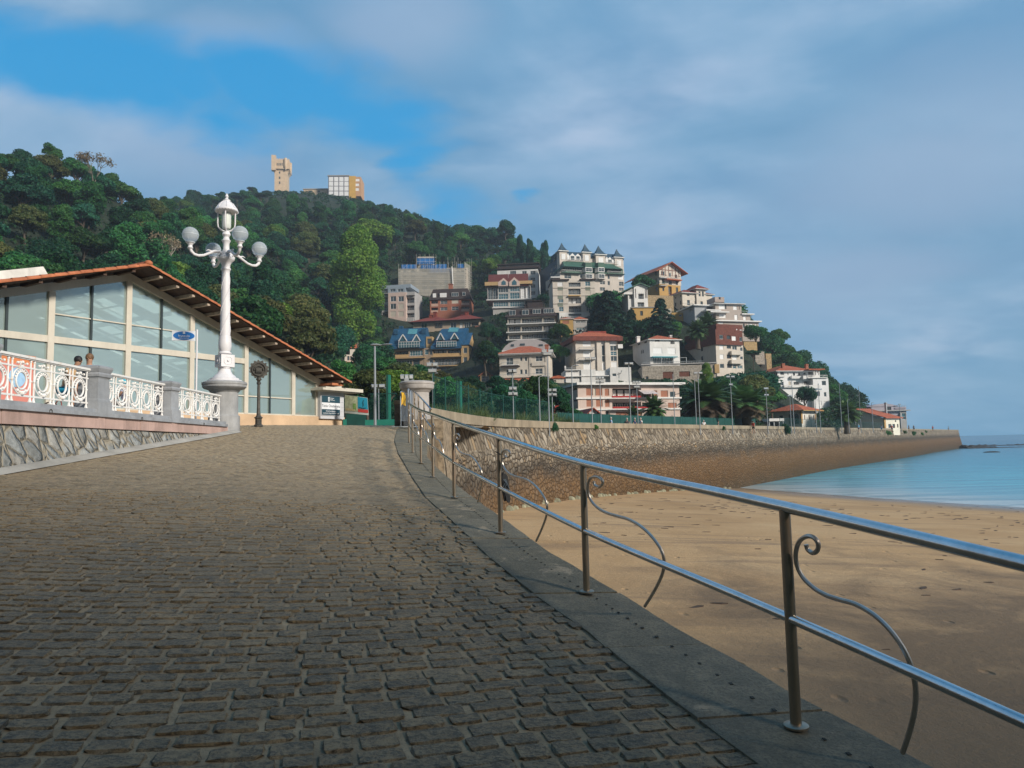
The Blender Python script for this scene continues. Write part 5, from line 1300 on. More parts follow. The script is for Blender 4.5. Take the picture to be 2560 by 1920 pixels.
            for q in range(3):
                z = h[i] * (.35 + .2 * q); s_ = rr.normal(size=3) * .05; j = len(V); V += [(x, y, z), (x + s_[0], y + s_[1], z + .02), (x + s_[0] * 2.2, y + s_[1] * 2.2, z + s_[2] * .5), (x + s_[0] * 1.1 + .012, y + s_[1] * 1.1 - .012, z)]; F.append((j, j + 1, j + 2, j + 3))
        mb.tube([(0, 0, -.05), (0, 0, .4)], [.01, .006], 4)
    mb.build('trunk', bark, root, smooth=True); np_mesh('crown', V, F, leaf, root)
    return root
def make_palm(seed, dry, label):
    rr = random.Random(seed); root = bpy.data.objects.new('palm_tree', None); col.objects.link(root); root['category'] = 'palm tree'; root['label'] = label
    mb = MB(); prof = [(.085, -.2)] + [(.07 + .006 * (k % 2), .02 + k * .018) for k in range(24)] + [(.085, .47), (.05, .53)]
    mb.lathe(prof, 12); mb.build('trunk', M_BARK, root, smooth=True)
    def fronds(n, e0, e1, L0, mt, nm, sag):
        V = []; F = []
        for i in range(n):
            a = i * 2.399 + rr.uniform(-.2, .2); el = e0 + (e1 - e0) * (i / n) + rr.uniform(-.08, .08); L = L0 * rr.uniform(.85, 1.1); N = 16
            p = Vector((0, 0, .50)); d = Vector((math.cos(a) * math.cos(el), math.sin(a) * math.cos(el), math.sin(el))); pts = []
            for k in range(N): pts.append(p.copy()); p = p + d * (L / N); d.z -= sag / N * (1 + k / N); d.normalize()
            for k in range(1, N):
                p = pts[k]; t = (pts[k] - pts[k - 1]).normalized(); s_ = t.cross(Vector((0, 0, 1))).normalized(); up = s_.cross(t)
                lw = .115 * math.sin(PI * (k / N) ** .6) + .012
                for sg in (-1, 1):
                    for q in (0, .5):
                        b0 = p - t * (L / N) * q; tip = b0 + s_ * sg * lw + t * lw * .75 - Vector((0, 0, lw * .35)) + up * lw * .15; j = len(V); wv = t * .009
                        V += [tuple(b0 - wv), tuple(b0 + wv), tuple(tip), tuple((b0 + tip) / 2 - wv * 1.2)]; F.append((j, j + 1, j + 2, j + 3))
                j = len(V); r_ = .004; V += [tuple(pts[k - 1] - s_ * r_), tuple(pts[k - 1] + s_ * r_), tuple(p + s_ * r_), tuple(p - s_ * r_)]; F.append((j, j + 1, j + 2, j + 3))
        np_mesh(nm, V, F, mt, root)
    fronds(46, 1.45, .15, .52, L_PALM, 'green_fronds', .95); fronds(34 if dry else 20, .1, -.75, .46, L_PALMDRY if dry else L_PALM, 'dry_fronds' if dry else 'lower_fronds', .8)
    return root
TREES = []
PROTO = {}
def proto(key, *a): PROTO[key] = make_tree(*a) if a[0] != 'palm' else make_palm(*a[1:]); PROTO[key]['_used'] = 0
def put(key, loc, h, wd=1.0, label=None, group=None, rz=None):
    o = PROTO[key]
    if o.get('_used'): o = copy_tree(o)
    else: o['_used'] = 1
    o.location = loc; o.scale = (h * wd, h * wd, h); o.rotation_euler = (0, 0, rnd.uniform(0, 6.28) if rz is None else rz)
    if label: o['label'] = label
    if group: o['group'] = group
    elif 'group' in o.keys() and label: del o['group']
    return o
# ------------------------------------------------------------------ buildings on the hill
Z6 = (900, 600, .1808); Z7 = (1180, 580, .1899); Z8 = (1500, 600, .1899); N1 = (900, 760, .1808); N2 = (1200, 780, .1808); N3 = (1540, 760, .1929)
N4 = (1860, 860, .1989); M3 = (1680, 660, .1205); M4 = (1340, 600, .1085); M6 = (1900, 880, .1085); Z5 = (620, 360, .2170)
def wallmat(name, c, **k): return mat('render_' + name, c, .82, var=k.get('var', .10), scale=k.get('scale', .35), bump=.25, bscale=3, dirt=k.get('dirt', .22), spec=.2)
RT = mat('clay_roof', (.42, .115, .055), .8, var=.35, scale=1.6, bump=.9, bscale=5); RD = mat('dark_red_roof', (.22, .045, .03), .8, var=.3, scale=1.2, bump=.7, bscale=4)
RSL = mat('slate_roof', (.035, .075, .11), .55, var=.3, scale=1, bump=.5, bscale=3); RBL = mat('blue_roof', (.02, .085, .17), .45, var=.25, scale=.8, bump=.4, bscale=3); RGN = mat('green_roof', (.045, .12, .08), .6, var=.2, scale=.8, bump=.4, bscale=3)
RBR = mat('brown_shingle', (.15, .05, .035), .8, var=.35, scale=2.5, bump=.9, bscale=6); RDK = mat('dark_shingle', (.05, .035, .033), .75, var=.35, scale=2, bump=.8, bscale=5)
WHT = mat('trim_white', (.74, .73, .71), .5, var=.08, scale=1, dirt=.2); RAILM = mat('rail_grey', (.35, .38, .40), .4); SHUT = mat('shutter_white', (.80, .80, .80), .5, var=.04)
SHB = mat('shutter_beige', (.55, .50, .42), .6, var=.08); SHR = mat('shutter_brown', (.19, .075, .05), .6, var=.2); WOODD = mat('garage_wood', (.15, .055, .035), .6, var=.3, scale=3)
INT = mat('room_dark', (.05, .05, .052), .8, var=.5, scale=.6); AWN = mat('awning', (.62, .50, .44), .7, var=.05); FLOW = mat('flowers_red', (.40, .03, .03), .8, var=.5, scale=6)
def glassm(name, c, r=.06):
    m, T, b = newmat(name); b.inputs['Base Color'].default_value = (*c, 1); b.inputs['Roughness'].default_value = r; b.inputs['Specular IOR Level'].default_value = 1.0; b.inputs['Coat Weight'].default_value = .5; return m
GL = glassm('window_glass', (.05, .075, .09)); GLB = glassm('blue_glass', (.05, .14, .18)); GLD = glassm('dark_glass', (.02, .022, .025))
class Face:
    """a wall plane: maps image points to (u, z) on it"""
    def __init__(s, O, a, n, M3): s.O = O; s.a = a; s.n = n; s.M = M3
    def __call__(s, x, y):
        q = pixplane(x, y, s.O, s.n) - s.O; return q.dot(s.a), q.z
def holes_wall(mb, o, a, n, u0, u1, z0, z1, holes, m=0):
    """wall panel with recessed openings; o origin, a along, n outward (local vectors)"""
    up = Vector((0, 0, 1)); P = lambda u, z, d=0.0: o + a * u + up * z - n * d
    zs = sorted({z0, z1} | {min(max(q, z0), z1) for h in holes for q in (h[2], h[3])})
    for za, zb in zip(zs, zs[1:]):
        if zb - za < 1e-4: continue
        zm = (za + zb) / 2; cuts = sorted([(max(h[0], u0), min(h[1], u1)) for h in holes if h[2] <= zm <= h[3]])
        u = u0
        for c0, c1 in cuts:
            if c0 > u + 1e-4: mb.face([P(u, za), P(c0, za), P(c0, zb), P(u, zb)], m)
            u = max(u, c1)
        if u < u1 - 1e-4: mb.face([P(u, za), P(u1, za), P(u1, zb), P(u, zb)], m)
    for (a0, a1, b0, b1, d, mi) in holes:
        mb.face([P(a0, b0), P(a0, b1), P(a0, b1, d), P(a0, b0, d)], m); mb.face([P(a1, b1), P(a1, b0), P(a1, b0, d), P(a1, b1, d)], m)
        mb.face([P(a0, b0), P(a0, b0, d), P(a1, b0, d), P(a1, b0)], m); mb.face([P(a0, b1), P(a1, b1), P(a1, b1, d), P(a0, b1, d)], m)
        mb.face([P(a0, b0, d), P(a1, b0, d), P(a1, b1, d), P(a0, b1, d)], mi)
class Bld:
    def __init__(s, name, label, cat, Z, D, xl, yb, xr, yaw=0.0, deep=9.0, box=None):
        s.Z = Z; s.O = pix(*s.q(xl, yb), D); s.rz = R(yaw); s.D = D
        s.ax = Vector((math.cos(s.rz), math.sin(s.rz), 0)); s.ay = Vector((-math.sin(s.rz), math.cos(s.rz), 0))
        s.root = thing(name, label, cat, tuple(s.O), s.rz); s.deep = deep; s.W = s.f(xr, yb)[0]
        if D > 500: return
        p = s.O + s.ax * s.W / 2 + s.ay * 4; CTRL.append((p.x, p.y, p.z + .4)); p = s.O + s.ax * s.W / 2 - s.ay * 5; CTRL.append((p.x, p.y, p.z - .6))
        if box: a = s.q(box[0], box[1]); b_ = s.q(box[2], box[3]); BR.append((a[0], b_[0], a[1], b_[1], D))
    def q(s, zx, zy): return s.Z[0] + zx * s.Z[2], s.Z[1] + zy * s.Z[2]
    def f(s, zx, zy, off=0.0):        # front plane moved forward by off -> (u, z)
        q = pixplane(*s.q(zx, zy), s.O - s.ay * off, s.ay) - s.O; return q.dot(s.ax), q.z
    def sd(s, zx, zy, u=0.0):         # side plane at x = u -> (y, z)
        q = pixplane(*s.q(zx, zy), s.O + s.ax * u, s.ax) - s.O; return q.dot(s.ay), q.z
    def rect(s, r, off=0.0):
        x0, y0, x1, y1 = r[:4]; um = (x0 + x1) / 2; zm = (y0 + y1) / 2
        return s.f(x0, zm, off)[0], s.f(x1, zm, off)[0], s.f(um, y1, off)[1], s.f(um, y0, off)[1]
    def block(s, x0, x1, yt, yb, m, wins=(), off=0.0, deep=None, name='wall', side=(), base=3.0, sidex=None):
        """a storey block: front face at 'off' before the front plane, with openings"""
        deep = s.deep if deep is None else deep
        u0, u1, z0, z1 = s.rect((x0, yt, x1, yb), off); zz0 = z0 - base; mb = MB(); hs = []; todo = []
        for w_ in wins:
            a0, a1, b0, b1 = s.rect(w_, off); a0 = max(a0, u0 + .05); a1 = min(a1, u1 - .05); b1 = min(b1, z1 - .05); b0 = max(b0, zz0 + .05)
            if a1 - a0 < .1 or b1 - b0 < .1: continue
            k = w_[4] if len(w_) > 4 else 'g'; d = {'b': 1.6, 'B': 1.6, 'h': .8}.get(k, .22); hs.append((a0, a1, b0, b1, d, 1 if k in 'bBh' else 0)); todo.append((a0, a1, b0, b1, k, d))
        fx = Vector((1, 0, 0)); fy = Vector((0, -1, 0)); o = Vector((0, -off, 0))
        holes_wall(mb, o, fx, fy, u0, u1, zz0, z1, hs)
        sh = {0: [], 1: []}; st = []
        for w_ in side:     # (x0,y0,x1,y1,kind,which)
            which = w_[5]; uu = u1 if which else u0
            ya, _ = s.sd(w_[0], (w_[1] + w_[3]) / 2, uu); yb_, _ = s.sd(w_[2], (w_[1] + w_[3]) / 2, uu); za = s.sd((w_[0] + w_[2]) / 2, w_[3], uu)[1]; zb = s.sd((w_[0] + w_[2]) / 2, w_[1], uu)[1]
            ya, yb_ = min(ya, yb_), max(ya, yb_); ya = max(ya, .1); yb_ = min(yb_, deep - off - .1)
            if yb_ - ya < .15: continue
            sh[which].append((ya + off, yb_ + off, za, zb, .2, 0)); st.append((which, ya, yb_, za, zb, w_[4], uu))
        L = deep
        holes_wall(mb, Vector((u0, -off, 0)), Vector((0, 1, 0)), Vector((-1, 0, 0)), 0, L, zz0, z1, sh[0]); holes_wall(mb, Vector((u1, -off, 0)), Vector((0, 1, 0)), Vector((1, 0, 0)), 0, L, zz0, z1, sh[1])
        mb.face([(u0, L - off, zz0), (u1, L - off, zz0), (u1, L - off, z1), (u0, L - off, z1)]); mb.face([(u0, -off, z1), (u1, -off, z1), (u1, L - off, z1), (u0, L - off, z1)])
        w_ = mb.build(name, [m, INT], s.root)
        for t in todo: s.window(t, o, fx, fy)
        for (which, ya, yb_, za, zb, k, uu) in st: s.window((ya, yb_, za, zb, k, .2), Vector((uu, 0, 0)), Vector((0, 1, 0)), Vector((1 if which else -1, 0, 0)))
        return (u0, u1, z0, z1, -off, L - off)
    def window(s, t, o, a, n):
        u0, u1, z0, z1, k, d = t; up = Vector((0, 0, 1)); P = lambda u, z, e=0.0: o + a * u + up * z - n * e
        w_ = u1 - u0; h = z1 - z0; fr = .09; yy = .12
        def fb(mb, ua, ub, za, zb, e=yy, th=.08):
            k0 = len(mb.v); mb.v += [tuple(P(*q)) for q in ((ua, za, e), (ub, za, e), (ub, zb, e), (ua, zb, e), (ua, za, e + th), (ub, za, e + th), (ub, zb, e + th), (ua, zb, e + th))]
            for f in ((0, 3, 2, 1), (4, 5, 6, 7), (0, 1, 5, 4), (1, 2, 6, 5), (2, 3, 7, 6), (3, 0, 4, 7)): mb.f.append(tuple(k0 + i for i in f)); mb.m.append(0)
        if k in 'gGdwy':
            mb = MB(); fb(mb, u0, u1, z0, z0 + fr); fb(mb, u0, u1, z1 - fr, z1); fb(mb, u0, u0 + fr, z0 + fr, z1 - fr); fb(mb, u1 - fr, u1, z0 + fr, z1 - fr)
            nm = max(1, int(round(w_ / .95))) if k != 'w' else 2
            for i in range(1, nm): uu = u0 + w_ * i / nm; fb(mb, uu - .04, uu + .04, z0 + fr, z1 - fr)
            if k in 'wG' : fb(mb, u0 + fr, u1 - fr, z0 + h * .5 - .03, z0 + h * .5 + .03)
            fm = {'d': RDK, 'y': SHR}.get(k, WHT); f_ = mb.build('window', fm, s.root)
            mb = MB(); mb.face([P(u0 + .02, z0 + .02, .18), P(u1 - .02, z0 + .02, .18), P(u1 - .02, z1 - .02, .18), P(u0 + .02, z1 - .02, .18)]); mb.build('pane', GLB if k == 'G' else GL, f_)
        elif k in 'sSrt':
            mb = MB(); fb(mb, u0, u1, z0, z1, .10, .06); f_ = mb.build('shutter', {'s': SHUT, 'S': SHB, 'r': SHR, 't': mat('shutter_terra', (.36, .15, .09), .7, var=.1)}[k], s.root)
        elif k == 'x': mb = MB(); fb(mb, u0, u1, z0, z1, .14, .05); mb.build('garage_door', WOODD, s.root)
        elif k in 'bBh':
            mb = MB(); ph = min(1.0, h * .42)
            if k == 'B': fb(mb, u0 - .05, u1 + .05, z0 - .1, z0 + ph, -.06, .12); mb.build('balcony_parapet', s.par if hasattr(s, 'par') else WHT, s.root)
            else:
                fb(mb, u0, u1, z0 + ph - .07, z0 + ph, -.02, .06); nb = max(2, int(w_ / .35))
                for i in range(nb + 1): uu = u0 + (w_ - .04) * i / nb; fb(mb, uu, uu + .035, z0, z0 + ph - .07, -.01, .035)
                mb.build('balcony_rail', s.railm if hasattr(s, 'railm') else RAILM, s.root)
            dd = d - .12; mb = MB(); n2 = max(1, int(w_ / 1.4))
            for i in range(n2):
                ua = u0 + w_ * (i + .12) / n2; ub = u0 + w_ * (i + .88) / n2
                for (p0, p1, q0, q1) in ((ua, ub, z0, z0 + .06), (ua, ub, z1 - .3, z1 - .22), (ua, ua + .07, z0, z1 - .22), (ub - .07, ub, z0, z1 - .22), ((ua + ub) / 2 - .03, (ua + ub) / 2 + .03, z0, z1 - .22)): fb(mb, p0, p1, q0, q1, dd - .04, .05)
            f_ = mb.build('balcony_door', WHT, s.root); mb = MB()
            for i in range(n2):
                ua = u0 + w_ * (i + .13) / n2; ub = u0 + w_ * (i + .87) / n2; mb.face([P(ua, z0 + .02, dd + .02), P(ub, z0 + .02, dd + .02), P(ub, z1 - .23, dd + .02), P(ua, z1 - .23, dd + .02)])
            mb.build('pane', GL if rnd.random() < .7 else SHUT, f_)
    def slab(s, x0, x1, y, th, m, off=0.0, deep=None, over=.5, name='slab', side=.3):
        """flat slab whose lower front edge shows at image height y"""
        u0, z = s.f(x0, y, off); u1, _ = s.f(x1, y, off); deep = s.deep if deep is None else deep
        mb = MB(); mb.box(u0 - side, u1 + side, -off - over, deep + .2, z, z + th); return mb.build(name, m, s.root)
    def balcony(s, x0, x1, yb, yt, m, off=1.4, rail=None, back=0.0):
        u0, z0 = s.f(x0, yb, off); u1, _ = s.f(x1, yb, off); z1 = s.f((x0 + x1) / 2, yt, off)[1]; h = z1 - z0
        mb = MB(); mb.box(u0, u1, -off, -back + .02, z0 - .02, z0 + .18)
        if not rail: mb.box(u0, u1, -off, -off + .1, z0 + .18, z1); mb.box(u0, u0 + .1, -off + .1, -back, z0 + .18, z1); mb.box(u1 - .1, u1, -off + .1, -back, z0 + .18, z1)
        o = mb.build('balcony', m, s.root)
        if rail:
            mb = MB(); mb.box(u0, u1, -off, -off + .06, z1 - .08, z1); n = max(2, int((u1 - u0) / .4))
            for i in range(n + 1): uu = u0 + (u1 - u0 - .05) * i / n; mb.box(uu, uu + .04, -off + .01, -off + .05, z0 + .18, z1 - .08)
            for uu in (u0, u1 - .05): mb.box(uu, uu + .05, -off + .06, -back, z1 - .08, z1)
            mb.build('railing', rail, o)
    def hip(s, B, over, h, m, name='roof', ridge=.5, z=None, mono=None):
        u0, u1, z0, z1, y0, y1 = B; z = z1 if z is None else z; a0, a1, b0, b1 = u0 - over, u1 + over, y0 - over, y1 + over
        w_ = a1 - a0; d = b1 - b0; r = min(w_, d) * ridge; mb = MB(); 
        if w_ >= d: p, q = (a0 + r, (b0 + b1) / 2, z + h), (a1 - r, (b0 + b1) / 2, z + h)
        else: p, q = ((a0 + a1) / 2, b0 + r, z + h), ((a0 + a1) / 2, b1 - r, z + h)
        c = [(a0, b0, z + .05), (a1, b0, z + .05), (a1, b1, z + .05), (a0, b1, z + .05)]
        if w_ >= d: mb.face([c[0], c[1], q, p]); mb.face([c[1], c[2], q]); mb.face([c[2], c[3], p, q]); mb.face([c[3], c[0], p])
        else: mb.face([c[0], c[1], p]); mb.face([c[1], c[2], q, p]); mb.face([c[2], c[3], q]); mb.face([c[3], c[0], p, q])
        o = mb.build(name, m, s.root); mb = MB(); mb.box(a0 + .03, a1 - .03, b0 + .03, b1 - .03, z - .12, z + .045); mb.build('eaves', s.eav if hasattr(s, 'eav') else WHT, o); return o
    def gable(s, B, over, h, m, name='roof', axis='y', z=None, wall=None, th=.18, fo=None):
        """ridge along axis; gable wall filled with wall"""
        u0, u1, z0, z1, y0, y1 = B; z = z1 if z is None else z; fo = over if fo is None else fo; mb = MB()
        if axis == 'y':
            c = (u0 + u1) / 2; k = h / ((u1 - u0) / 2); e = z - over * k
            mb.prism([(u0 - over, e), (c, z + h), (u1 + over, e), (u1 + over, e + th), (c, z + h + th), (u0 - over, e + th)], y0 - fo, y1 + over)
            o = mb.build(name, m, s.root)
            if wall: mb = MB(); mb.prism([(u0, z - .02), (u1, z - .02), (c, z + h - .03)], y0, y0 + .2); mb.build('gable_wall', wall, s.root)
        else:
            c = (y0 + y1) / 2; k = h / ((y1 - y0) / 2); e = z - over * k
            def px_(pl, ua, ub):
                A = [(ua, p[0], p[1]) for p in pl]; B_ = [(ub, p[0], p[1]) for p in pl]; mb.face(A); mb.face(B_[::-1])
                for i in range(len(pl)): j = (i + 1) % len(pl); mb.face([A[i], B_[i], B_[j], A[j]])
            px_([(y0 - over, e), (c, z + h), (y1 + over, e), (y1 + over, e + th), (c, z + h + th), (y0 - over, e + th)], u0 - fo, u1 + fo); o = mb.build(name, m, s.root)
            if wall:
                mb = MB(); px_([(y0, z - .02), (y1, z - .02), (c, z + h - .03)], u0, u1); mb.build('gable_wall', wall, s.root)
        return o
    def mansard(s, B, h, inset, m, over=.3, name='roof', wins=(), top=None):
        u0, u1, z0, z1, y0, y1 = B; mb = MB(); r0 = [(u0 - over, y0 - over, z1), (u1 + over, y0 - over, z1), (u1 + over, y1 + over, z1), (u0 - over, y1 + over, z1)]
        i = inset; r1 = [(u0 + i, y0 + i, z1 + h), (u1 - i, y0 + i, z1 + h), (u1 - i, y1 - i, z1 + h), (u0 + i, y1 - i, z1 + h)]
        mb.grid([r0, r1], 0, True); mb.face(r1); mb.face(r0[::-1]); o = mb.build(name, m, s.root)
        if top: mb = MB(); mb.box(u0 + i - .1, u1 - i + .1, y0 + i - .1, y1 - i + .1, z1 + h, z1 + h + .15); mb.build('roof_slab', top, o)
        for w_ in wins:      # dormer boxes
            a0, a1, b0, b1 = s.rect(w_, .0); mb = MB(); yf = y0 - over + (b0 - z1) / h * (over + i) - .12
            mb.box(a0 - .12, a1 + .12, yf, y0 + i, b0 - .1, b1 + .12); dm = mb.build('dormer', m, s.root)
            mb = MB(); mb.box(a0, a1, yf - .05, yf - .003, b0, b1)
            mb.build('dormer_frame', WHT, dm); mb = MB()
            n = max(1, round((a1 - a0) / .9))
            for q in range(n): mb.box(a0 + .08 + (a1 - a0 - .08) * q / n, a0 + (a1 - a0 - .08) * (q + 1) / n, yf - .058, yf - .051, b0 + .09, b1 - .09)
            mb.build('pane', {'s': SHUT}.get(w_[4] if len(w_) > 4 else 'g', GL), dm)
        return o
    def chimney(s, x, yt, yb, w_=.7, y=2.0, m=None):
        u, z1 = s.f(x, yt, -y); z0 = s.f(x, yb, -y)[1]; mb = MB(); mb.box(u - w_ / 2, u + w_ / 2, y - w_ / 2, y + w_ / 2, z0 - .8, z1); mb.box(u - w_ * .62, u + w_ * .62, y - w_ * .62, y + w_ * .62, z1 - .3, z1 - .15); mb.build('chimney', m or RT, s.root)
    def box(s, x0, x1, yt, yb, m, off=0.0, deep=1.0, name='block'):
        u0, u1, z0, z1 = s.rect((x0, yt, x1, yb), off); mb = MB(); mb.box(u0, u1, -off, -off + deep, z0, z1); return mb.build(name, m, s.root)

def grid_w(xs, ys, kind='g'): return [(a, c, b_, d, kind) for (a, b_) in xs for (c, d) in ys]
def town():
    cream = wallmat('cream', (.62, .56, .49)); beige = wallmat('beige', (.52, .47, .40)); white = wallmat('white', (.74, .73, .71)); ochre = wallmat('ochre', (.52, .33, .12)); grey = wallmat('grey', (.42, .41, .40)); tan = wallmat('tan', (.50, .34, .17))
    brick = mat('brick', (.34, .13, .08), .85, var=.25, scale=3, bump=.4, bscale=10); pinkw = wallmat('pinkish', (.62, .48, .42)); stonew = mat('stone_wall', (.36, .32, .27), .9, var=.5, scale=2.2, bump=1, bscale=2.6)
    bluegrey = mat('zinc', (.30, .36, .42), .5, var=.1)
    # 1 pale block at the left end of the town
    b = Bld('apartment_block', 'pale apartment block with pinkish window bay and zinc roof, leftmost of the blocks', 'building', Z6, 285, 300, 1075, 757, -10, 10, (290, 600, 800, 1130))
    B = b.block(300, 757, 725, 1075, grey, [(305, 795, 385, 860, 'b'), (305, 900, 385, 968, 'b'), (305, 1000, 385, 1070, 'b'), (640, 800, 750, 870, 'b'), (640, 905, 750, 970, 'b'), (640, 1010, 750, 1070, 'b')])
    b.block(390, 635, 725, 1078, pinkw, grid_w([(420, 498), (530, 605)], [(778, 850)], 'g') + grid_w([(420, 498)], [(880, 955)], 'g') + grid_w([(530, 605)], [(880, 955)], 'S') + grid_w([(420, 498), (530, 605)], [(985, 1060)], 'S'), off=1.2, deep=2.0, name='window_bay')
    C = b.block(385, 630, 640, 725, bluegrey, [(415, 675, 490, 716), (522, 675, 598, 716)], off=.9, deep=9, name='attic', base=0); b.slab(318, 700, 685, 1.4, bluegrey, over=.8, name='zinc_roof')
    b.balcony(300, 388, 745, 705, grey, 1.0, RAILM); b.balcony(636, 755, 765, 715, grey, 1.0, RAILM)
    b.box(390, 740, 1080, 1135, grey, .4, 3, 'plinth')
    # 2 building in scaffolding
    b = Bld('scaffolded_building', 'building wrapped in grey scaffolding and netting with blue tarpaulins on its top floors', 'building', Z6, 325, 530, 770, 1545, 4, 12, (470, 160, 1560, 770))
    B = b.block(560, 1500, 385, 770, beige, grid_w([(600, 640), (700, 760), (860, 930), (960, 1060), (1160, 1230), (1340, 1380), (1400, 1440)], [(420, 450), (485, 520), (555, 610), (640, 690)], 'd'))
    b.block(800, 1020, 230, 385, beige, base=0, deep=8)
    tarp = mat('tarpaulin', (.02, .15, .42), .5, var=.3, scale=.5, bump=.5, bscale=1)
    for r in ((790, 250, 1030, 335), (570, 340, 780, 395), (840, 345, 1060, 400), (1060, 335, 1200, 400), (1350, 330, 1440, 385), (960, 400, 1250, 455)): b.box(r[0], r[2], r[1], r[3], tarp, .9, .12, 'tarpaulin')
    netm, T, pb = newmat('scaffold_net'); tr = T.n('ShaderNodeBsdfTransparent'); mx = T.n('ShaderNodeMixShader'); pb.inputs['Base Color'].default_value = (.48, .46, .40, 1); mx.inputs[0].default_value = .5
    T.l(tr.outputs[0], mx.inputs[1]); T.l(pb.outputs[0], mx.inputs[2]); T.l(mx.outputs[0], [n for n in netm.node_tree.nodes if n.type == 'OUTPUT_MATERIAL'][0].inputs[0])
    mb = MB(); u0, u1, z0, z1 = b.rect((530, 395, 1450, 770), 1.6); mb.face([(u0, -1.6, z0), (u1, -1.6, z0), (u1, -1.6, z1), (u0, -1.6, z1)]); mb.face([(u1, -1.6, z0), (u1 + 2.8, 6, z0), (u1 + 2.8, 6, z1 + 3), (u1, -1.6, z1 + 3)]); mb.build('netting', netm, b.root)
    mb = MB(); pipe = mat('scaffold_pipe', (.50, .47, .43), .5, var=.3)
    for zx in list(range(535, 1460, 57)): 
        u, zt = b.f(zx, 335 if zx < 780 else 320 if zx < 1060 else 300, 1.5); mb.bar((u, -1.5, z0), (u, -1.5, zt), .13, .13)
    for zx in (780, 830, 900, 960, 1015, 1050): u, zt = b.f(zx, 195, 1.5); mb.bar((u, -1.5, z1), (u, -1.5, zt), .09, .09)
    for zx in (1215, 1310, 1355, 1480, 1510, 1540): u, zt = b.f(zx, 235, 1.5); mb.bar((u, -1.5 if zx < 1450 else 1, z1 - 8), (u, -1.5 if zx < 1450 else 1, zt), .09, .09)
    for zy in (400, 455, 490, 515, 550, 575, 605, 635, 685, 740): ua, za = b.f(530, zy, 1.5); ub, _ = b.f(1455, zy, 1.5); mb.bar((ua, -1.5, za), (ub, -1.5, za), .2, .13); mb.bar((ub, -1.5, za), (ub + 2.8, 6, za), .2, .13)
    for zy in (240, 300): ua, za = b.f(780, zy, 1.5); ub, _ = b.f(1050, zy, 1.5); mb.bar((ua, -1.5, za), (ub, -1.5, za), .14, .09)
    for zx in (800, 880, 600, 1080, 1250): ua, za = b.f(zx, 395, 1.55); ub, zb = b.f(zx + 60, 330, 1.55); mb.bar((ua, -1.55, za), (ub, -1.55, zb), .07, .07)
    mb.build('scaffolding', pipe, b.root); mb = MB(); ua, za = b.f(1270, 370, 2.2); ub, zb = b.f(1285, 640, 2.2); mb.tube([(ua, -2.2, za), (ub, -2.2, zb)], .28, 8); mb.build('debris_chute', WHT, b.root)
    # 3 brick block with dark mansard
    b = Bld('brick_apartments', 'red brick apartment block with a black mansard roof and white windows', 'building', Z6, 285, 965, 1060, 1560, -3, 11, (950, 650, 1590, 1060))
    b.par = wallmat('brickpar', (.55, .36, .28)); B = b.block(968, 1530, 822, 1060, brick, [(1112, 835, 1208, 885, 'w'), (1268, 822, 1362, 878, 'S'), (1112, 930, 1208, 975, 'w'), (1268, 920, 1362, 972, 'w'), (985, 832, 1078, 915, 'B'), (985, 935, 1078, 1000, 'B'), (1402, 830, 1512, 895, 'B'), (1402, 920, 1512, 985, 'B')])
    b.mansard(B, b.f(1200, 668)[1] - B[3], 1.2, RDK, .5, wins=[(1008, 740, 1055, 798, 's'), (1106, 735, 1200, 795, 's'), (1268, 728, 1362, 780), (1415, 720, 1460, 770)])
    b.chimney(1255, 610, 665, 1.6, 3, brick)
    # 4 long building with flat red hipped roofs
    b = Bld('red_roof_apartments', 'low wide apartment house with twin flat red hipped roofs and deep eaves', 'building', N1, 268, 735, 340, 1655, -10, 13, (690, 130, 1810, 600))
    b.eav = RDK; bw = wallmat('warm', (.50, .40, .30)); B = b.block(735, 1655, 235, 340, bw, [(845, 262, 925, 330, 'g'), (1030, 258, 1140, 335, 'b'), (1250, 255, 1330, 335, 'g'), (1380, 258, 1420, 330, 's'), (1440, 250, 1530, 335, 'g'), (1540, 250, 1640, 330, 'b')], base=22,
        side=[(1665, 245, 1690, 325, 's', 1), (1720, 265, 1735, 335, 's', 1), (1665, 350, 1690, 435, 's', 1), (1665, 460, 1690, 540, 's', 1), (1720, 370, 1735, 440, 'g', 1), (1705, 470, 1725, 540, 'g', 1)])
    for zy in (350, 435): b.balcony(1590, 1650, zy, zy - 50, mat('balc_red', (.25, .09, .06), .7), 1.2)
    m_ = (B[0] + B[1]) / 2 + .5; hh = b.f(1000, 155, -4)[1] - B[3]
    b.hip((B[0], m_, B[2], B[3], B[4], B[5]), 1.6, hh, RD, ridge=.5); b.hip((m_ + .2, B[1], B[2], B[3], B[4], B[5]), 1.6, hh, RD, ridge=.5)
    for x in (980, 1040, 1410, 1475): b.chimney(x, 110 if x in (1040, 1475) else 150, 170, 1.2, 5, RD)
    # 5 blue roofed apartments
    b = Bld('blue_roof_apartments', 'tan apartment building with steep bright blue roofs, twin triangular dormers and glass balconies', 'building', N1, 245, 395, 952, 1500, -6, 13, (380, 310, 1625, 1050))
    b.par = tan; tw = wallmat('tanw', (.36, .27, .19))
    B = b.block(395, 885, 600, 860, tw, [(400, 640, 465, 710, 'S'), (480, 650, 670, 735, 'B'), (690, 640, 870, 715, 'G'), (500, 780, 720, 840, 'g'), (735, 770, 825, 840, 'd')], deep=13)
    C = b.block(885, 1400, 600, 950, tw, [(895, 630, 950, 700, 'G'), (965, 640, 1000, 700, 'd'), (1010, 630, 1200, 720, 'B'), (1210, 630, 1395, 715, 'B'), (960, 765, 1010, 820, 'g'), (1030, 755, 1395, 845, 'h'), (1115, 880, 1195, 945, 'd'), (1305, 870, 1395, 945, 'd')], deep=13, off=.1)
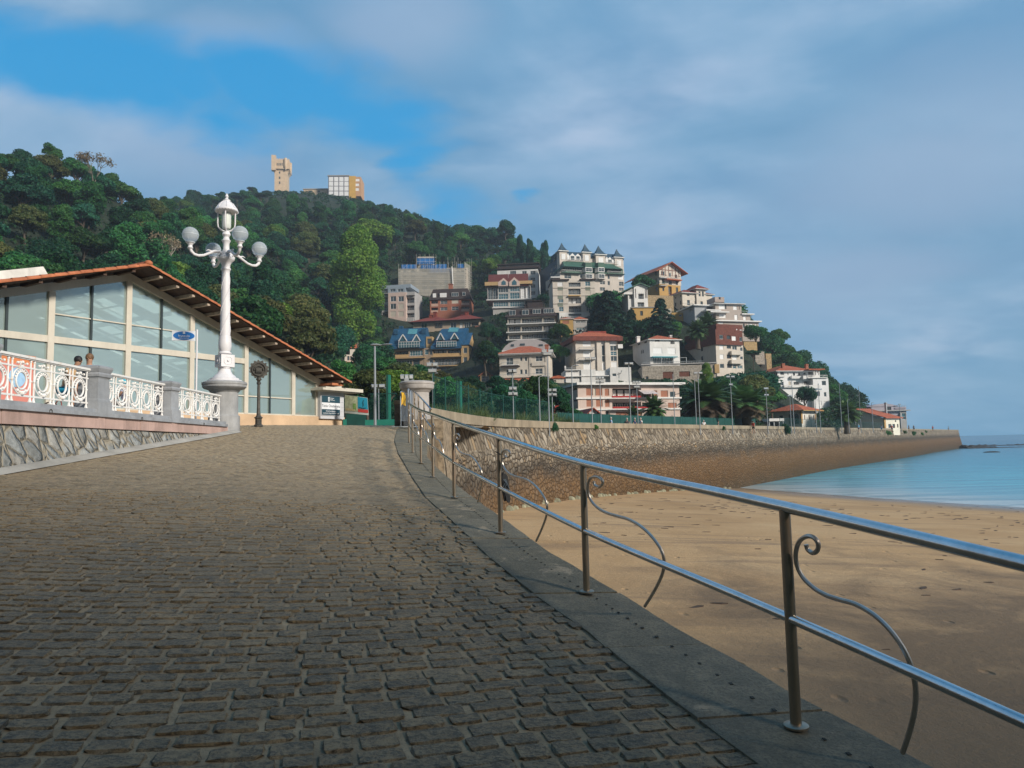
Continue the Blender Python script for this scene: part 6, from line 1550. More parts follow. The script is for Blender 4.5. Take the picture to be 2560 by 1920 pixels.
    E = b.block(1400, 1500, 560, 960, tan, [(1430, 605, 1482, 680, 'g'), (1430, 735, 1482, 810, 'g')], deep=14, off=.6, side=[(1515, 560, 1522, 610, 'd', 1), (1535, 560, 1545, 620, 'd', 1), (1560, 580, 1575, 680, 'd', 1), (1590, 590, 1603, 650, 'd', 1), (1515, 640, 1525, 720, 'd', 1), (1535, 700, 1548, 760, 'd', 1), (1560, 700, 1575, 790, 'd', 1), (1560, 820, 1575, 920, 'd', 1), (1603, 880, 1615, 930, 'd', 1)])
    b.slab(470, 890, 760, .3, tan, off=.6, over=.5, deep=1, name='band'); b.slab(1000, 1400, 868, .3, tan, off=.6, over=.5, deep=1, name='band'); b.slab(1000, 1400, 740, .3, tan, off=.6, over=.5, deep=1, name='band')
    def bluehalf(x0, x1, xr0, xr1, doms, glass_x, sky_):
        u0, ze = b.f(x0, 598, .9); u1 = b.f(x1, 598, .9)[0]; r0, zr = b.f(xr0, 345, -5.5); r1 = b.f(xr1, 345, -5.5)[0]; mb = MB()
        mb.face([(u0, -.9, ze), (u1, -.9, ze), (r1, 5.5, zr), (r0, 5.5, zr)]); mb.face([(u0, 12.9, ze), (r0, 5.5, zr), (r1, 5.5, zr), (u1, 12.9, ze)]); mb.face([(u0, -.9, ze), (r0, 5.5, zr), (u0, 12.9, ze)]); mb.face([(u1, -.9, ze), (u1, 12.9, ze), (r1, 5.5, zr)])
        mb.face([(u0, -.9, ze - .7), (u1, -.9, ze - .7), (u1, -.9, ze), (u0, -.9, ze)]); mb.face([(u1, -.9, ze - .7), (u1, 12.9, ze - .7), (u1, 12.9, ze), (u1, -.9, ze)])
        rf = mb.build('roof', RBL, b.root)
        for (xc, yt, yb_, hw) in doms:
            ua, zt = b.f(xc, yt, 1.0); ul = b.f(xc - hw, yb_, 1.0)[0]; ur, zb = b.f(xc + hw, yb_, 1.0); mb = MB(); mb.prism([(ul, zb), (ur, zb), (ua, zt)], -.7, 4.0); d_ = mb.build('dormer', RBL, rf); mb = MB()
            mb.bar((ul, -.85, zb), (ua, -.85, zt), .32, .3); mb.bar((ua, -.85, zt), (ur, -.85, zb), .32, .3); mb.build('dormer_trim', WHT, d_); mb = MB(); mb.prism([(ul + .6, zb + .1), (ur - .6, zb + .1), (ua, zt - .7)], -.76, -.72); mb.build('dormer_pane', GLB, d_)
        xa, xb, yt, yb_ = glass_x; u0_, u1_, z0_, z1_ = b.rect((xa, yt, xb, yb_), 1.3); mb = MB(); mb.box(u0_, u1_, -1.3, 3.0, z0_, z1_ - .1); mb.build('glazed_bay', GLB, rf); mb = MB()
        for k in range(9): uu = u0_ + (u1_ - u0_) * k / 8; mb.box(uu - .05, uu + .05, -1.36, -1.3, z0_, z1_)
        mb.box(u0_ - .1, u1_ + .1, -1.4, -1.3, z1_ - .1, z1_ + .05); mb.box(u0_ - .1, u1_ + .1, -1.4, -1.3, (z0_ + z1_) / 2 - .05, (z0_ + z1_) / 2 + .05); mb.build('bay_frame', WHT, rf)
        xa, xb, yt, yb_ = sky_; q = [b.f(xa, yb_, .0), b.f(xb - 20, yb_, .0), b.f(xb, yt, .0), b.f(xa + 20, yt, .0)]; mb = MB(); sl = 6.4 / (zr - ze); pts = []
        for (zx, zy) in ((xa, yb_), (xb - 20, yb_), (xb, yt), (xa + 20, yt)):
            d = ray(*b.q(zx, zy)); n_ = Vector((0, -(zr - ze), 6.4)); nw = b.ax * n_.x + b.ay * n_.y + Vector((0, 0, n_.z)); o_ = b.O + b.ay * -.9 + Vector((0, 0, ze)) + nw.normalized() * .12
            P_ = EYE + d * ((o_ - EYE).dot(nw) / d.dot(nw)) - b.O; pts.append((P_.dot(b.ax), P_.dot(b.ay), P_.z))
        mb.face(pts); mb.face([(p[0], p[1] + .1, p[2] - .1) for p in pts]); mb.build('skylight', mat('skylight', (.10, .30, .36), .2), rf)
    bluehalf(382, 885, 470, 940, [(590, 420, 510, 58), (778, 420, 510, 55)], (535, 820, 520, 600), (655, 800, 345, 415))
    bluehalf(975, 1405, 1130, 1505, [(1112, 400, 495, 52), (1305, 400, 485, 55)], (1060, 1330, 515, 592), (1215, 1370, 325, 385))
    mb = MB(); u0, ze = b.f(1405, 560, .9); u1 = b.f(1500, 560, .9)[0]; zr = b.f(1590, 395, -7)[1]; mb.prism([(u0, ze - .2), (u1 + .3, ze - .2), (u1 + .3, ze), (u0, ze)], -.9, 14)
    mb.face([(u0, -.9, ze), (u1 + .3, -.9, ze), (u1 + .3, 7, zr), (u0, 7, zr)]); mb.face([(u0, 14.5, ze), (u0, 7, zr), (u1 + .3, 7, zr), (u1 + .3, 14.5, ze)]); mb.build('roof', RBL, b.root)
    mb = MB(); mb.face([(u1, -.6, ze - .1), (u1, 13.6, ze - .1), (u1, 7, zr - .15)]); mb.build('gable_wall', tan, b.root)
    b.block(915, 1000, 450, 600, tan, [(930, 478, 990, 550, 'd')], off=-1.5, deep=6, name='link_block', base=0)
    b.box(540, 590, 305, 370, RBL, -6, 1.2, 'chimney'); b.box(470, 520, 360, 420, RBL, -3, 1.5, 'roof_box'); b.box(850, 915, 345, 410, RBL, -3, 1.5, 'roof_box')
    # 6 small tan gabled house, 7 tiny house in the wood
    b = Bld('gabled_house', 'small narrow tan house with a gable roof right of the blue roofed apartments', 'house', N1, 205, 1660, 1205, 1800, 6, 7, (1640, 915, 1840, 1210))
    B = b.block(1662, 1815, 985, 1205, tan, [(1680, 995, 1782, 1070, 'w'), (1685, 1115, 1782, 1180, 'S')]); b.gable(B, .5, b.f(1735, 930)[1] - B[3], RT, wall=mat('gable_brown', (.22, .13, .09)))
    b = Bld('hidden_house', 'tiny cream house with terracotta roof half hidden among trees left of the blue roofs', 'house', (560, 840, .2441), 235, 1230, 258, 1345, 20, 6, (1205, 85, 1395, 270))
    B = b.block(1290, 1345, 115, 258, cream, [(1350 - 75, 205, 1308, 250, 'y')]); b.gable(B, .6, 1.6, RT, axis='x', wall=cream); C = b.block(1235, 1290, 190, 258, cream, [(1262, 205, 1285, 250, 'y')], off=.3, deep=5)
    b.balcony(1345, 1380, 170, 150, RDK, 1.0); b.box(1225, 1340, 262, 272, RT, 1.5, 1.5, 'porch_roof')
    # 8 brown gabled twin house
    b = Bld('gabled_apartments', 'apartment house with brown tiled roof, two small pointed gables and big tinted windows', 'building', Z7, 272, 200, 1010, 780, -2, 10, (180, 545, 790, 1040))
    B = b.block(200, 775, 715, 905, grey, [(205, 725, 340, 885, 'h'), (345, 728, 475, 795, 'g'), (350, 815, 475, 885, 'G'), (500, 718, 625, 780, 'G'), (500, 800, 625, 880, 'G'), (630, 715, 765, 880, 'h')], base=0)
    C = b.block(275, 700, 905, 1010, grey, [(285, 920, 475, 980, 'G'), (500, 910, 690, 980, 'G')], off=-.3); b.slab(200, 775, 905, .35, WHT, over=.7, name='band'); b.slab(275, 700, 1005, .3, WHT, over=.3, name='band')
    b.slab(180, 340, 713, 1.4, tan, over=.9, deep=2, name='roof_parapet'); b.slab(620, 785, 690, 1.2, tan, over=.9, deep=2, name='roof_parapet')
    u0, z0 = b.f(205, 690, .4); u1 = b.f(460, 690)[0]; zt = b.f(300, 560, -5)[1]
    for (xa, xb) in ((208, 470), (475, 740)):
        u0 = b.f(xa, 650)[0]; u1 = b.f(xb, 650)[0]; mb = MB(); mb.prism([(0, 0), (0, 0), (0, 0)], 0, 0) if 0 else None; mb.face([(u0, -.5, B[3]), (u1, -.5, B[3]), (u1, 5, zt), (u0, 5, zt)]); mb.face([(u0, 10.5, B[3]), (u0, 5, zt), (u1, 5, zt), (u1, 10.5, B[3])]); mb.face([(u0, -.5, B[3]), (u0, 5, zt), (u0, 10.5, B[3])]); mb.face([(u1, -.5, B[3]), (u1, 10.5, B[3]), (u1, 5, zt)]); mb.build('roof', mat('maroon_roof', (.13, .035, .03), .8, var=.3, bump=.6, bscale=4), b.root)
    for (xc, yt, x0, x1) in ((415, 605, 345, 475), (555, 595, 490, 630)):
        ua, zt2 = b.f(xc, yt, 1.0); ul, zb = b.f(x0, 712, 1.0); ur = b.f(x1, 712, 1.0)[0]; zm = b.f(x0, 660, 1.0)[1]; mb = MB(); mb.prism([(ul, zb), (ur, zb), (ur, zm), (ua, zt2), (ul, zm)], -1.0, 4); g = mb.build('pointed_gable', pinkw, b.root); mb = MB(); w_ = (ur - ul) * .22; mb.prism([(ua - w_, zb + .4), (ua + w_, zb + .4), (ua + w_, zm), (ua, zt2 - .9), (ua - w_, zm)], -1.06, -1.0); mb.build('gable_pane', GLB, g)
    # 9 white slab block behind
    b = Bld('white_slab_block', 'white rendered slab block with flat dark roof terrace behind the brown gabled house', 'building', Z7, 310, 335, 850, 870, -6, 16, (330, 410, 945, 860))
    B = b.block(335, 870, 500, 850, white, grid_w([(500, 580), (660, 720), (768, 835)], [(512, 560), (600, 650), (688, 735), (780, 830)], 'g'), side=[(900, 540, 912, 600, 'g', 1), (900, 640, 912, 700, 'g', 1)]); b.slab(340, 880, 495, 1.0, RDK, over=.5); C = b.block(350, 870, 440, 485, white, grid_w([(410, 445), (490, 530), (580, 620), (660, 700), (745, 790)], [(455, 480)], 'd'), off=-1.5, base=0); b.slab(340, 880, 438, .4, RDK, over=.3)
    # 10 turreted castle-like block
    b = Bld('turreted_apartments', 'large cream apartment block with four pointed blue slate turrets and a green mansard', 'building', Z7, 285, 1150, 780, 1990, 16, 20, (990, 150, 2010, 780))
    cw = wallmat('castle', (.62, .56, .50)); b.par = WHT
    B = b.block(1160, 2000, 545, 780, cw, [(1215, 550, 1305, 610, 'w'), (1420, 548, 1450, 605, 'g'), (1520, 552, 1590, 605, 'w'), (1685, 552, 1750, 605, 'w'), (1785, 562, 1812, 618, 'g'), (1925, 570, 1995, 625, 's'), (1685, 645, 1750, 690, 'w'), (1785, 645, 1815, 700, 'g'), (1935, 655, 1995, 710, 'w'), (1685, 728, 1750, 775, 'w'), (1935, 735, 1995, 775, 'w')], deep=18, side=[])
    Bg = b.block(1230, 1990, 480, 545, RGN, [(1230, 470, 1440, 510, 'g'), (1515, 472, 1595, 515, 'w'), (1680, 470, 1755, 520, 'w'), (1790, 490, 1960, 530, 'd')], off=-.6, deep=16, name='green_storey', base=0)
    u0, z0 = b.f(1205, 480, 1.0); u1 = b.f(1985, 480, 1.0)[0]; zt = b.f(1500, 395, -5)[1]; zl = b.f(1500, 470, .8)[1]; mb = MB(); mb.face([(u0, -1.4, zl), (u1, -1.4, zl), (u1 - 3, 5, zt), (u0 + 2, 5, zt)]); mb.face([(u0, -1.4, zl), (u0 + 2, 5, zt), (u0, 12, zl)]); mb.face([(u1, -1.4, zl), (u1, 12, zl), (u1 - 3, 5, zt)]); mb.build('green_mansard', RGN, b.root)
    b.balcony(1180, 1445, 530, 500, RGN, 1.4, WHT); b.balcony(1785, 2015, 545, 518, RGN, 1.4, WHT)
    for (x0, x1) in ((1470, 1605), (1640, 1765)):
        u0, u1, z0, z1 = b.rect((x0, 415, x1, 610), 1.6); mb = MB(); w_ = u1 - u0; mb.zprism([(u0, .2), (u0 + .8, -1.7), (u1 - .8, -1.7), (u1, .2)], z1 - 4.6, z1 + .4); mb.build('green_bay', RGN, b.root)
        for (ya, yb_) in ((462, 525), (545, 610)):
            z0 = b.f(x0, yb_, 1.7)[1]; z1 = b.f(x0, ya, 1.7)[1]; mb = MB(); mb.zprism([(u0 + .0, .1), (u0 + .75, -1.78), (u1 - .75, -1.78), (u1, .1)], z0, z1); f_ = mb.build('bay_window', WHT, b.root); mb = MB()
            for q in range(2):
                for r_ in range(2): uu = u0 + .9 + (w_ - 1.8) * q / 2; zz = z0 + .3 + (z1 - z0 - .5) * r_ / 2; mb.box(uu + .06, uu + (w_ - 1.8) / 2 - .06, -1.84, -1.785, zz, zz + (z1 - z0 - .5) / 2 - .12)
            mb.build('pane', GL, f_)
    T_ = b.block(1160, 1995, 330, 480, cw, [], off=-6.0, deep=12, name='rear_wing', base=6)
    mb = MB(); zt = b.f(1360, 265, -8)[1]; zb = b.f(1360, 335, -6)[1]; u0 = T_[0] - .2; u1 = T_[1] + .2; mb.face([(u0, 5.6, zb), (u1, 5.6, zb), (u1, 8, zt), (u0, 8, zt)]); mb.box(u0, u1, 8, 17, zb, zt); mb.build('slate_mansard', RSL, b.root)
    for (xc, y0_, y1_) in ((1262, 280, 370), (1320, 280, 375), (1392, 285, 375), (1460, 290, 378), (1772, 325, 405), (1812, 330, 410), (1862, 340, 415), (1905, 355, 425)):
        ua, z1 = b.f(xc, y0_, -5.2); z0 = b.f(xc, y1_, -5.2)[1]; w_ = 1.15 if xc in (1320, 1392, 1812, 1862) else .6; mb = MB(); mb.prism([(ua - w_, z0), (ua + w_, z0), (ua + w_, z1 - 1.1), (ua, z1), (ua - w_, z1 - 1.1)], 5.0, 8.5); d_ = mb.build('white_dormer', WHT, b.root); mb = MB(); mb.box(ua - w_ * .65, ua + w_ * .65, 4.93, 4.99, z0 + .3, z1 - 1.2); mb.build('pane', SHUT if xc % 3 else GL, d_)
    for (xa, xb, y) in ((1245, 1480, 370), (1760, 1930, 405)): b.balcony(xa, xb, y + 12, y - 22, cw, -4.2, WHT, back=-6)
    for (xc, yt, ye, hw, yb_) in ((1200, 150, 242, 50, 440), (1508, 165, 262, 50, 350), (1692, 185, 290, 62, 380), (1930, 232, 328, 52, 450)):
        ul, ze = b.f(xc - hw, ye, -4.5); ur = b.f(xc + hw, ye, -4.5)[0]; zt = b.f(xc, yt, -7)[1]; z0 = b.f(xc, yb_, -4.5)[1]; w_ = ur - ul; c = (ul + ur) / 2; mb = MB(); mb.box(ul, ur, 4.5, 4.5 + w_, z0 - 8, ze); t_ = mb.build('turret', cw, b.root)
        mb = MB(); e = .6; cy = 4.5 + w_ / 2; h = zt - ze; mb.lathe([((w_ / 2 + e) * 1.414, ze - .05), ((w_ / 2) * 1.2, ze + h * .18), ((w_ / 2) * .55, ze + h * .55), (.03, zt)], 4, 0, (c, cy, 0), ph=PI / 4); mb.build('turret_roof', RSL, t_); mb = MB(); mb.box(c - w_ / 2 - e, c + w_ / 2 + e, 4.5 - e, 4.5 + w_ + e, ze - .35, ze - .06); mb.build('turret_cornice', WHT, t_)
        for k, (ya, yb2) in enumerate(((ye + 45, ye + 120), (ye + 150, ye + 195))):
            za = b.f(xc, yb2, -4.5)[1]; zb = b.f(xc, ya, -4.5)[1]; mb = MB(); mb.box(c - w_ * .27, c + w_ * .27, 4.42, 4.49, za, zb); f_ = mb.build('turret_window', WHT, t_); mb = MB(); mb.box(c - w_ * .22, c - .04, 4.38, 4.415, za + .12, zb - .12); mb.box(c + .04, c + w_ * .22, 4.38, 4.415, za + .12, zb - .12); mb.build('pane', SHUT if k == 0 else GL, f_)
    sw = b.block(1158, 1168, 330, 760, mat('side_shade', (.08, .12, .17), .6, var=.2), [], off=-5, deep=26, name='side_wing', base=4, side=[(1010, 370, 1030, 430, 'w', 0), (1070, 330, 1095, 390, 'w', 0), (1040, 480, 1060, 510, 'w', 0), (1085, 440, 1110, 480, 'w', 0), (1060, 530, 1090, 560, 'w', 0), (1020, 540, 1045, 570, 'w', 0)])  # dark blue left wing: the shade of that face put into its colour
    # 11 beige grid block
    b = Bld('beige_grid_block', 'beige block with green panels and a central stack of loggias below the turrets', 'building', Z7, 255, 1055, 1115, 1620, 4, 12, (1035, 615, 1630, 1120))
    gp = mat('green_panel', (.20, .23, .18), .7, var=.1); b.par = grey
    B = b.block(1065, 1620, 640, 1060, cream, [(1125, 660, 1192, 715, 's'), (1130, 770, 1197, 830, 'S'), (1140, 885, 1202, 930, 'G'), (1145, 985, 1205, 1045, 'G'), (1272, 665, 1430, 720, 'h'), (1268, 745, 1430, 822, 'h'), (1270, 860, 1438, 940, 'b'), (1275, 975, 1440, 1055, 'b'), (1490, 652, 1556, 710, 'G'), (1495, 765, 1560, 820, 'S'), (1500, 880, 1560, 930, 's'), (1505, 980, 1560, 1040, 'G')], off=0, base=0)
    for (ya, yb_) in ((725, 765), (835, 880), (935, 980)):
        for (xa, xb) in ((1128, 1198), (1492, 1558)): b.box(xa, xb, ya, yb_, gp, .05, .2, 'green_panel')
    for zy in (737, 838, 945): b.box(1065, 1260, zy, zy + 5, RDK, .06, .1, 'joint_band'); b.box(1435, 1615, zy, zy + 5, RDK, .06, .1, 'joint_band')
    b.slab(1060, 1265, 640, .45, RDK, over=.7, name='roof_edge'); b.slab(1428, 1615, 635, .45, RDK, over=.7, name='roof_edge'); b.block(1150, 1550, 1060, 1115, white, [(1270, 1075, 1440, 1105, 'd')], off=1.5, deep=13, name='base_floor')
    b.box(1268, 1430, 830, 842, ochre, .8, 1.0, 'awning'); b.slab(1045, 1150, 605, .4, white, off=-3, deep=10, name='terrace')
    # 12 dark mansard block with long balconies
    b = Bld('balcony_apartments', 'apartment block with long balconies under a dark mansard with blue windows', 'building', Z7, 232, 465, 1440, 1100, -4, 12, (450, 910, 1170, 1450))
    b.railm = RAILM; B = b.block(470, 1095, 1115, 1440, beige, [(480, 1135, 640, 1215, 'b'), (655, 1130, 925, 1210, 'b'), (940, 1120, 1090, 1195, 'b'), (480, 1235, 640, 1325, 'b'), (655, 1235, 925, 1315, 'b'), (940, 1225, 1090, 1305, 'b'), (485, 1350, 640, 1420, 'b'), (660, 1340, 930, 1415, 'b'), (945, 1335, 1100, 1405, 'b')], side=[(1120, 1180, 1130, 1230, 'd', 1)])
    for zy in (1217, 1325, 1425): b.slab(465, 1095, zy + 8, .3, WHT, over=1.0, deep=1, name='balcony_slab')
    b.mansard(B, b.f(800, 1000)[1] - B[3], 1.1, RDK, .9, wins=[(490, 1035, 575, 1100), (660, 1030, 748, 1095), (800, 1020, 905, 1078), (945, 1012, 1078, 1070)], top=mat('grey_roof', (.18, .18, .19)))
    b.chimney(725, 955, 1000, 1.6, 4, RDK); b.chimney(815, 915, 1000, 4.2, 5, RDK); b.chimney(905, 925, 1000, 1.4, 4, RDK)
    # 13 yellow house and grey neighbour
    b = Bld('yellow_house', 'small yellow house with one orange shuttered window beneath the beige grid block', 'house', N2, 225, 1112, 258, 1288, 0, 8, (1105, 70, 1295, 262))
    B = b.block(1112, 1288, 95, 258, ochre, [(1140, 118, 1232, 165, 't')]); b.hip(B, .4, .9, RT); b = Bld('grey_house', 'dark grey two storey house with a low orange roof half behind the big cedar', 'house', N2, 230, 1290, 262, 1480, 0, 8, (1290, 65, 1500, 262))
    B = b.block(1292, 1480, 105, 262, grey, [(1320, 115, 1460, 150, 'w'), (1330, 215, 1450, 250, 'G')]); b.hip(B, .4, 1.4, RT)
    # 14 round-roofed white block and the cream villa
    b = Bld('round_roof_block', 'white block with a big curved zinc roof rising behind the cream villa', 'building', N2, 200, 300, 880, 1035, -6, 10, (290, 375, 1040, 880))
    B = b.block(305, 1000, 520, 880, white, [], side=[(1005, 670, 1025, 770, 'G', 1)]); n = 14; mb = MB(); u0, u1 = B[0], B[1]; zc = b.f(600, 378)[1]; pts = [(u0, B[3])]
    for k in range(n + 1): t = k / n; pts.append((u0 + (u1 - u0) * t, B[3] + (zc - B[3]) * (1 - abs(2 * t - 1) ** 2.6) ** .75))
    pts.append((u1, B[3])); mb.prism(pts, 0.1, 10); mb.build('curved_roof', mat('zinc_pale', (.46, .43, .43), .55, var=.08), b.root)
    for r in ((430, 445, 470, 475), (555, 435, 620, 462), (815, 445, 870, 470)): b.box(r[0], r[2], r[1], r[3], GL, .02, .1, 'roof_window')
    b = Bld('cream_villa', 'cream two storey villa with an orange hipped roof, dentilled eaves and white French windows', 'villa', N2, 186, 270, 905, 955, -8, 10, (230, 450, 1000, 960))
    B = b.block(270, 955, 575, 905, wallmat('villa', (.64, .58, .50)), [(362, 630, 460, 730, 'w'), (552, 620, 585, 680, 'g'), (616, 620, 650, 680, 'g'), (768, 608, 862, 682, 'w'), (362, 795, 465, 880, 'w'), (552, 795, 588, 860, 'g'), (616, 795, 650, 860, 'g'), (765, 780, 865, 860, 'w')], base=2)
    b.hip(B, 1.1, b.f(620, 490, -5)[1] - B[3] + .3, RT, ridge=.5); mb = MB()
    for k in range(40): uu = B[0] - .6 + (B[1] - B[0] + 1.2) * k / 39; mb.box(uu - .08, uu + .08, -.95, -.05, B[3] - .38, B[3] - .13)
    mb.build('dentils', WHT, b.root); b.chimney(922, 450, 520, .9, 3, brick); b.box(680, 715, 590, 905, cream, .15, .2, 'pilaster'); b.box(905, 950, 590, 905, cream, .15, .2, 'pilaster')
    b.balcony(300, 530, 740, 690, WHT, 1.0, RAILM); b.slab(300, 530, 760, .2, RDK, off=1.1, over=.1, deep=0, name='pergola'); b.balcony(715, 905, 745, 695, cream, .4); b.balcony(262, 960, 915, 855, cream, 2.6, RAILM)
    mb = MB(); u0, za = b.f(210, 968, 4.4); u1 = b.f(745, 968, 4.4)[0]; zb = b.f(400, 925, 2.6)[1]
    rows = [[(u0 + (u1 - u0) * k / 60, -4.4 + (1.8 * j), za + (zb - za) * j + (.08 if k % 2 else 0)) for k in range(61)] for j in range(2)]; mb.grid(rows); mb.build('porch_roof', RT, b.root); b.box(215, 745, 965, 985, cream, 4.2, .3, 'porch_beam')
    # 15 beige tower block with dark red eaves
    b = Bld('beige_tower_block', 'beige block with tall window strips, two small balconies and a deep rust red roof edge', 'building', N2, 190, 1325, 815, 1905, 10, 12, (1230, 260, 1985, 830))
    B = b.block(1325, 1905, 385, 815, cream, [(1422, 390, 1535, 475, 's'), (1425, 540, 1530, 620, 's'), (1430, 695, 1530, 795, 's'), (1678, 390, 1728, 455, 's'), (1682, 460, 1730, 600, 'g'), (1685, 605, 1732, 690, 'g'), (1688, 695, 1735, 800, 's'), (1798, 390, 1885, 462, 's'), (1800, 465, 1888, 540, 'g'), (1805, 545, 1890, 600, 'G'), (1808, 608, 1893, 680, 'g'), (1812, 690, 1895, 765, 's')], side=[(1262, 480, 1272, 560, 'g', 0), (1302, 480, 1316, 560, 'g', 0), (1265, 650, 1275, 720, 'g', 0), (1302, 640, 1318, 720, 'g', 0)])
    b.box(1618, 1680, 385, 815, cream, .5, .6, 'pier'); b.box(1735, 1795, 385, 815, cream, .5, .6, 'pier')
    u0, z0 = b.f(1285, 388, 1.2); u1 = b.f(1975, 385, 1.2)[0]; z1 = b.f(1600, 335, 1.2)[1]; mb = MB(); mb.box(u0, u1, -1.2, 13, z0 - .1, z1); mb.build('roof_edge', mat('rust_edge', (.17, .05, .035), .8, var=.3), b.root); zt = b.f(1620, 285, -6)[1]; mb = MB(); mb.grid([[(u0, -1.2, z1), (u1, -1.2, z1), (u1, 13, z1), (u0, 13, z1)], [(u0 + 5, 5, zt), (u1 - 5, 5, zt), (u1 - 5, 8, zt), (u0 + 5, 8, zt)]], 0, True); mb.face([(u0 + 5, 5, zt), (u1 - 5, 5, zt), (u1 - 5, 8, zt), (u0 + 5, 8, zt)]); mb.build('roof', RT, b.root); b.box(1490, 1745, 265, 312, RD, -4.4, 3, 'roof_lantern')
    for (zy, yt) in ((520, 465), (665, 605)): b.balcony(1385, 1585, zy, yt + 22, grey, 1.3, RAILM)
    b.balcony(1910, 1975, 500, 445, WHT, .5, None)
    t2 = Bld('white_terraces', 'white stepped terrace walls below the beige block with a bird outline on the right wall', 'terrace', N2, 176, 1175, 930, 1980, 4, 8, (1160, 740, 1991, 1000))
    t2.block(1185, 1400, 800, 930, white, []); t2.block(1400, 1600, 795, 935, white, [], off=.4); t2.block(1600, 1800, 810, 925, white, [], off=-.2); t2.block(1800, 2090, 765, 940, white, [(1828, 850, 1885, 890, 'g')], off=.8); t2.balcony(1175, 1390, 805, 770, WHT, .6, RAILM); t2.slab(1175, 1810, 898, .2, WHT, over=.6, deep=0); t2.box(1170, 1190, 745, 800, WHT, .3, .3, 'gate_post')
    mb = MB(); bp = [(1935, 865), (1905, 860), (1915, 840), (1945, 850), (1965, 815), (1955, 810), (1962, 806)]; mb.tube([Vector((t2.f(x, y, .87)[0], -.87, t2.f(x, y, .87)[1])) for x, y in bp], .06, 5); mb.tube([Vector((t2.f(x, y, .87)[0], -.87, t2.f(x, y, .87)[1])) for x, y in ((1925, 865), (1925, 915))], .04, 5); mb.build('bird_outline', RAILM, t2.root)
    # 16 white cubic house and the garage wall
    b = Bld('white_house', 'white cubic house with a small orange roof and turquoise terrace doors on a stone terrace', 'house', N3, 188, 440, 778, 825, 14, 11, (210, 400, 920, 780))
    B = b.block(440, 825, 462, 778, white, [(483, 568, 598, 640, 's'), (668, 568, 770, 645, 's'), (505, 465, 565, 488, 'd'), (705, 478, 760, 520, 'b'), (482, 680, 740, 770, 'h')], side=[(280, 510, 312, 532, 'd', 0), (365, 480, 400, 507, 'd', 0), (325, 600, 337, 645, 'd', 0), (345, 592, 357, 640, 'd', 0)])
    b.hip((B[0], B[1], B[2], B[3], B[4], B[5]), .7, b.f(600, 405, -4)[1] - B[3], RT, ridge=.5); b.chimney(283, 420, 480, .9, 9, WHT); b.chimney(707, 405, 440, .7, 3, WHT)
    b.box(480, 800, 678, 690, mat('teal_awning', (.05, .30, .36), .6), 1.6, 1.6, 'awning'); mb = MB()
    for x in (587, 745, 912): u, z1 = b.f(x, 690, 2.5); mb.box(u - .06, u + .06, -2.5, -2.4, b.f(x, 772, 2.5)[1], z1)
    ua, z1 = b.f(745, 690, 2.5); ub = b.f(915, 690, 2.5)[0]; mb.box(ua, ub, -2.5, -2.42, z1 - .08, z1); mb.build('pergola', RAILM, b.root)
    g = Bld('garage_wall', 'long grey stone terrace wall with two brown garage doors', 'wall', N3, 180, 340, 985, 1300, -3, 9, (340, 770, 1300, 985)); g.block(340, 1295, 795, 985, stonew, [(608, 878, 745, 972, 'x'), (820, 873, 960, 940, 'x'), (388, 938, 422, 995, 'd')], base=5); g.slab(340, 1295, 793, .25, grey, over=.2, deep=1, name='coping'); g.balcony(345, 1110, 790, 745, grey, .0, RAILM, back=-.5)
    g.box(1280, 1340, 780, 895, tan, .3, 1, 'corner_pier')
    # 17 brown mansard block
    b = Bld('brown_mansard_block', 'block with rust brown shingled upper floors, beige lower floors and curved corner balconies', 'building', N3, 192, 1300, 880, 1655, 22, 13, (1010, 260, 1670, 890))
    b.par = cream; B = b.block(1300, 1655, 530, 880, cream, [(1340, 530, 1393, 590, 's'), (1435, 535, 1490, 578, 'd'), (1508, 542, 1565, 595, 'g'), (1610, 565, 1640, 610, 'g'), (1345, 652, 1397, 713, 's'), (1437, 655, 1492, 708, 'y'), (1508, 665, 1568, 722, 's'), (1610, 680, 1645, 720, 'g'), (1348, 775, 1402, 832, 'g'), (1440, 775, 1500, 828, 'd'), (1515, 785, 1560, 838, 'G'), (1575, 795, 1640, 838, 'G')], side=[(1098, 560, 1125, 610, 'd', 0), (1102, 678, 1128, 730, 'd', 0)])
    C = b.block(1292, 1640, 335, 530, RBR, [(1340, 402, 1390, 455, 'g'), (1435, 408, 1485, 455, 'd'), (1500, 418, 1555, 475, 's'), (1600, 430, 1638, 485, 'g')], off=.5, deep=14, name='shingled_storeys', base=0); E = b.block(1300, 1640, 265, 340, RBR, [(1560, 320, 1575, 350, 's'), (1605, 330, 1635, 380, 's')], off=-1.5, deep=9, name='top_storey', base=0)
    for (xa, xb, yb_, yt) in ((1500, 1640, 655, 610), (1500, 1650, 770, 725)): b.balcony(xa, xb, yb_, yt, cream, 1.0)
    b.slab(1080, 1290, 322, .3, SHB, off=-9, over=0, deep=14, name='rear_canopy') if 0 else None
    # 18 half-timbered chalet
    b = Bld('timbered_chalet', 'tall villa with broad red gable roof, half timbering and ochre base on the spur', 'villa', Z8, 262, 780, 720, 1065, 24, 18, (450, 295, 1125, 740))
    b.railm = SHR; B = b.block(782, 1065, 400, 590, cream, [(805, 410, 850, 470, 'g'), (905, 435, 935, 485, 'G'), (985, 455, 1015, 500, 'd'), (815, 510, 850, 575, 'd'), (905, 540, 945, 590, 'd'), (995, 545, 1025, 590, 'd')], base=0, side=[(720, 418, 748, 465, 'd', 0), (724, 508, 752, 562, 'd', 0)])
    C = b.block(782, 1062, 590, 725, ochre, [(822, 628, 845, 672, 'd'), (900, 610, 945, 720, 'h'), (1000, 625, 1028, 697, 'd')], base=3, side=[(730, 622, 760, 672, 'd', 0)], off=.05)
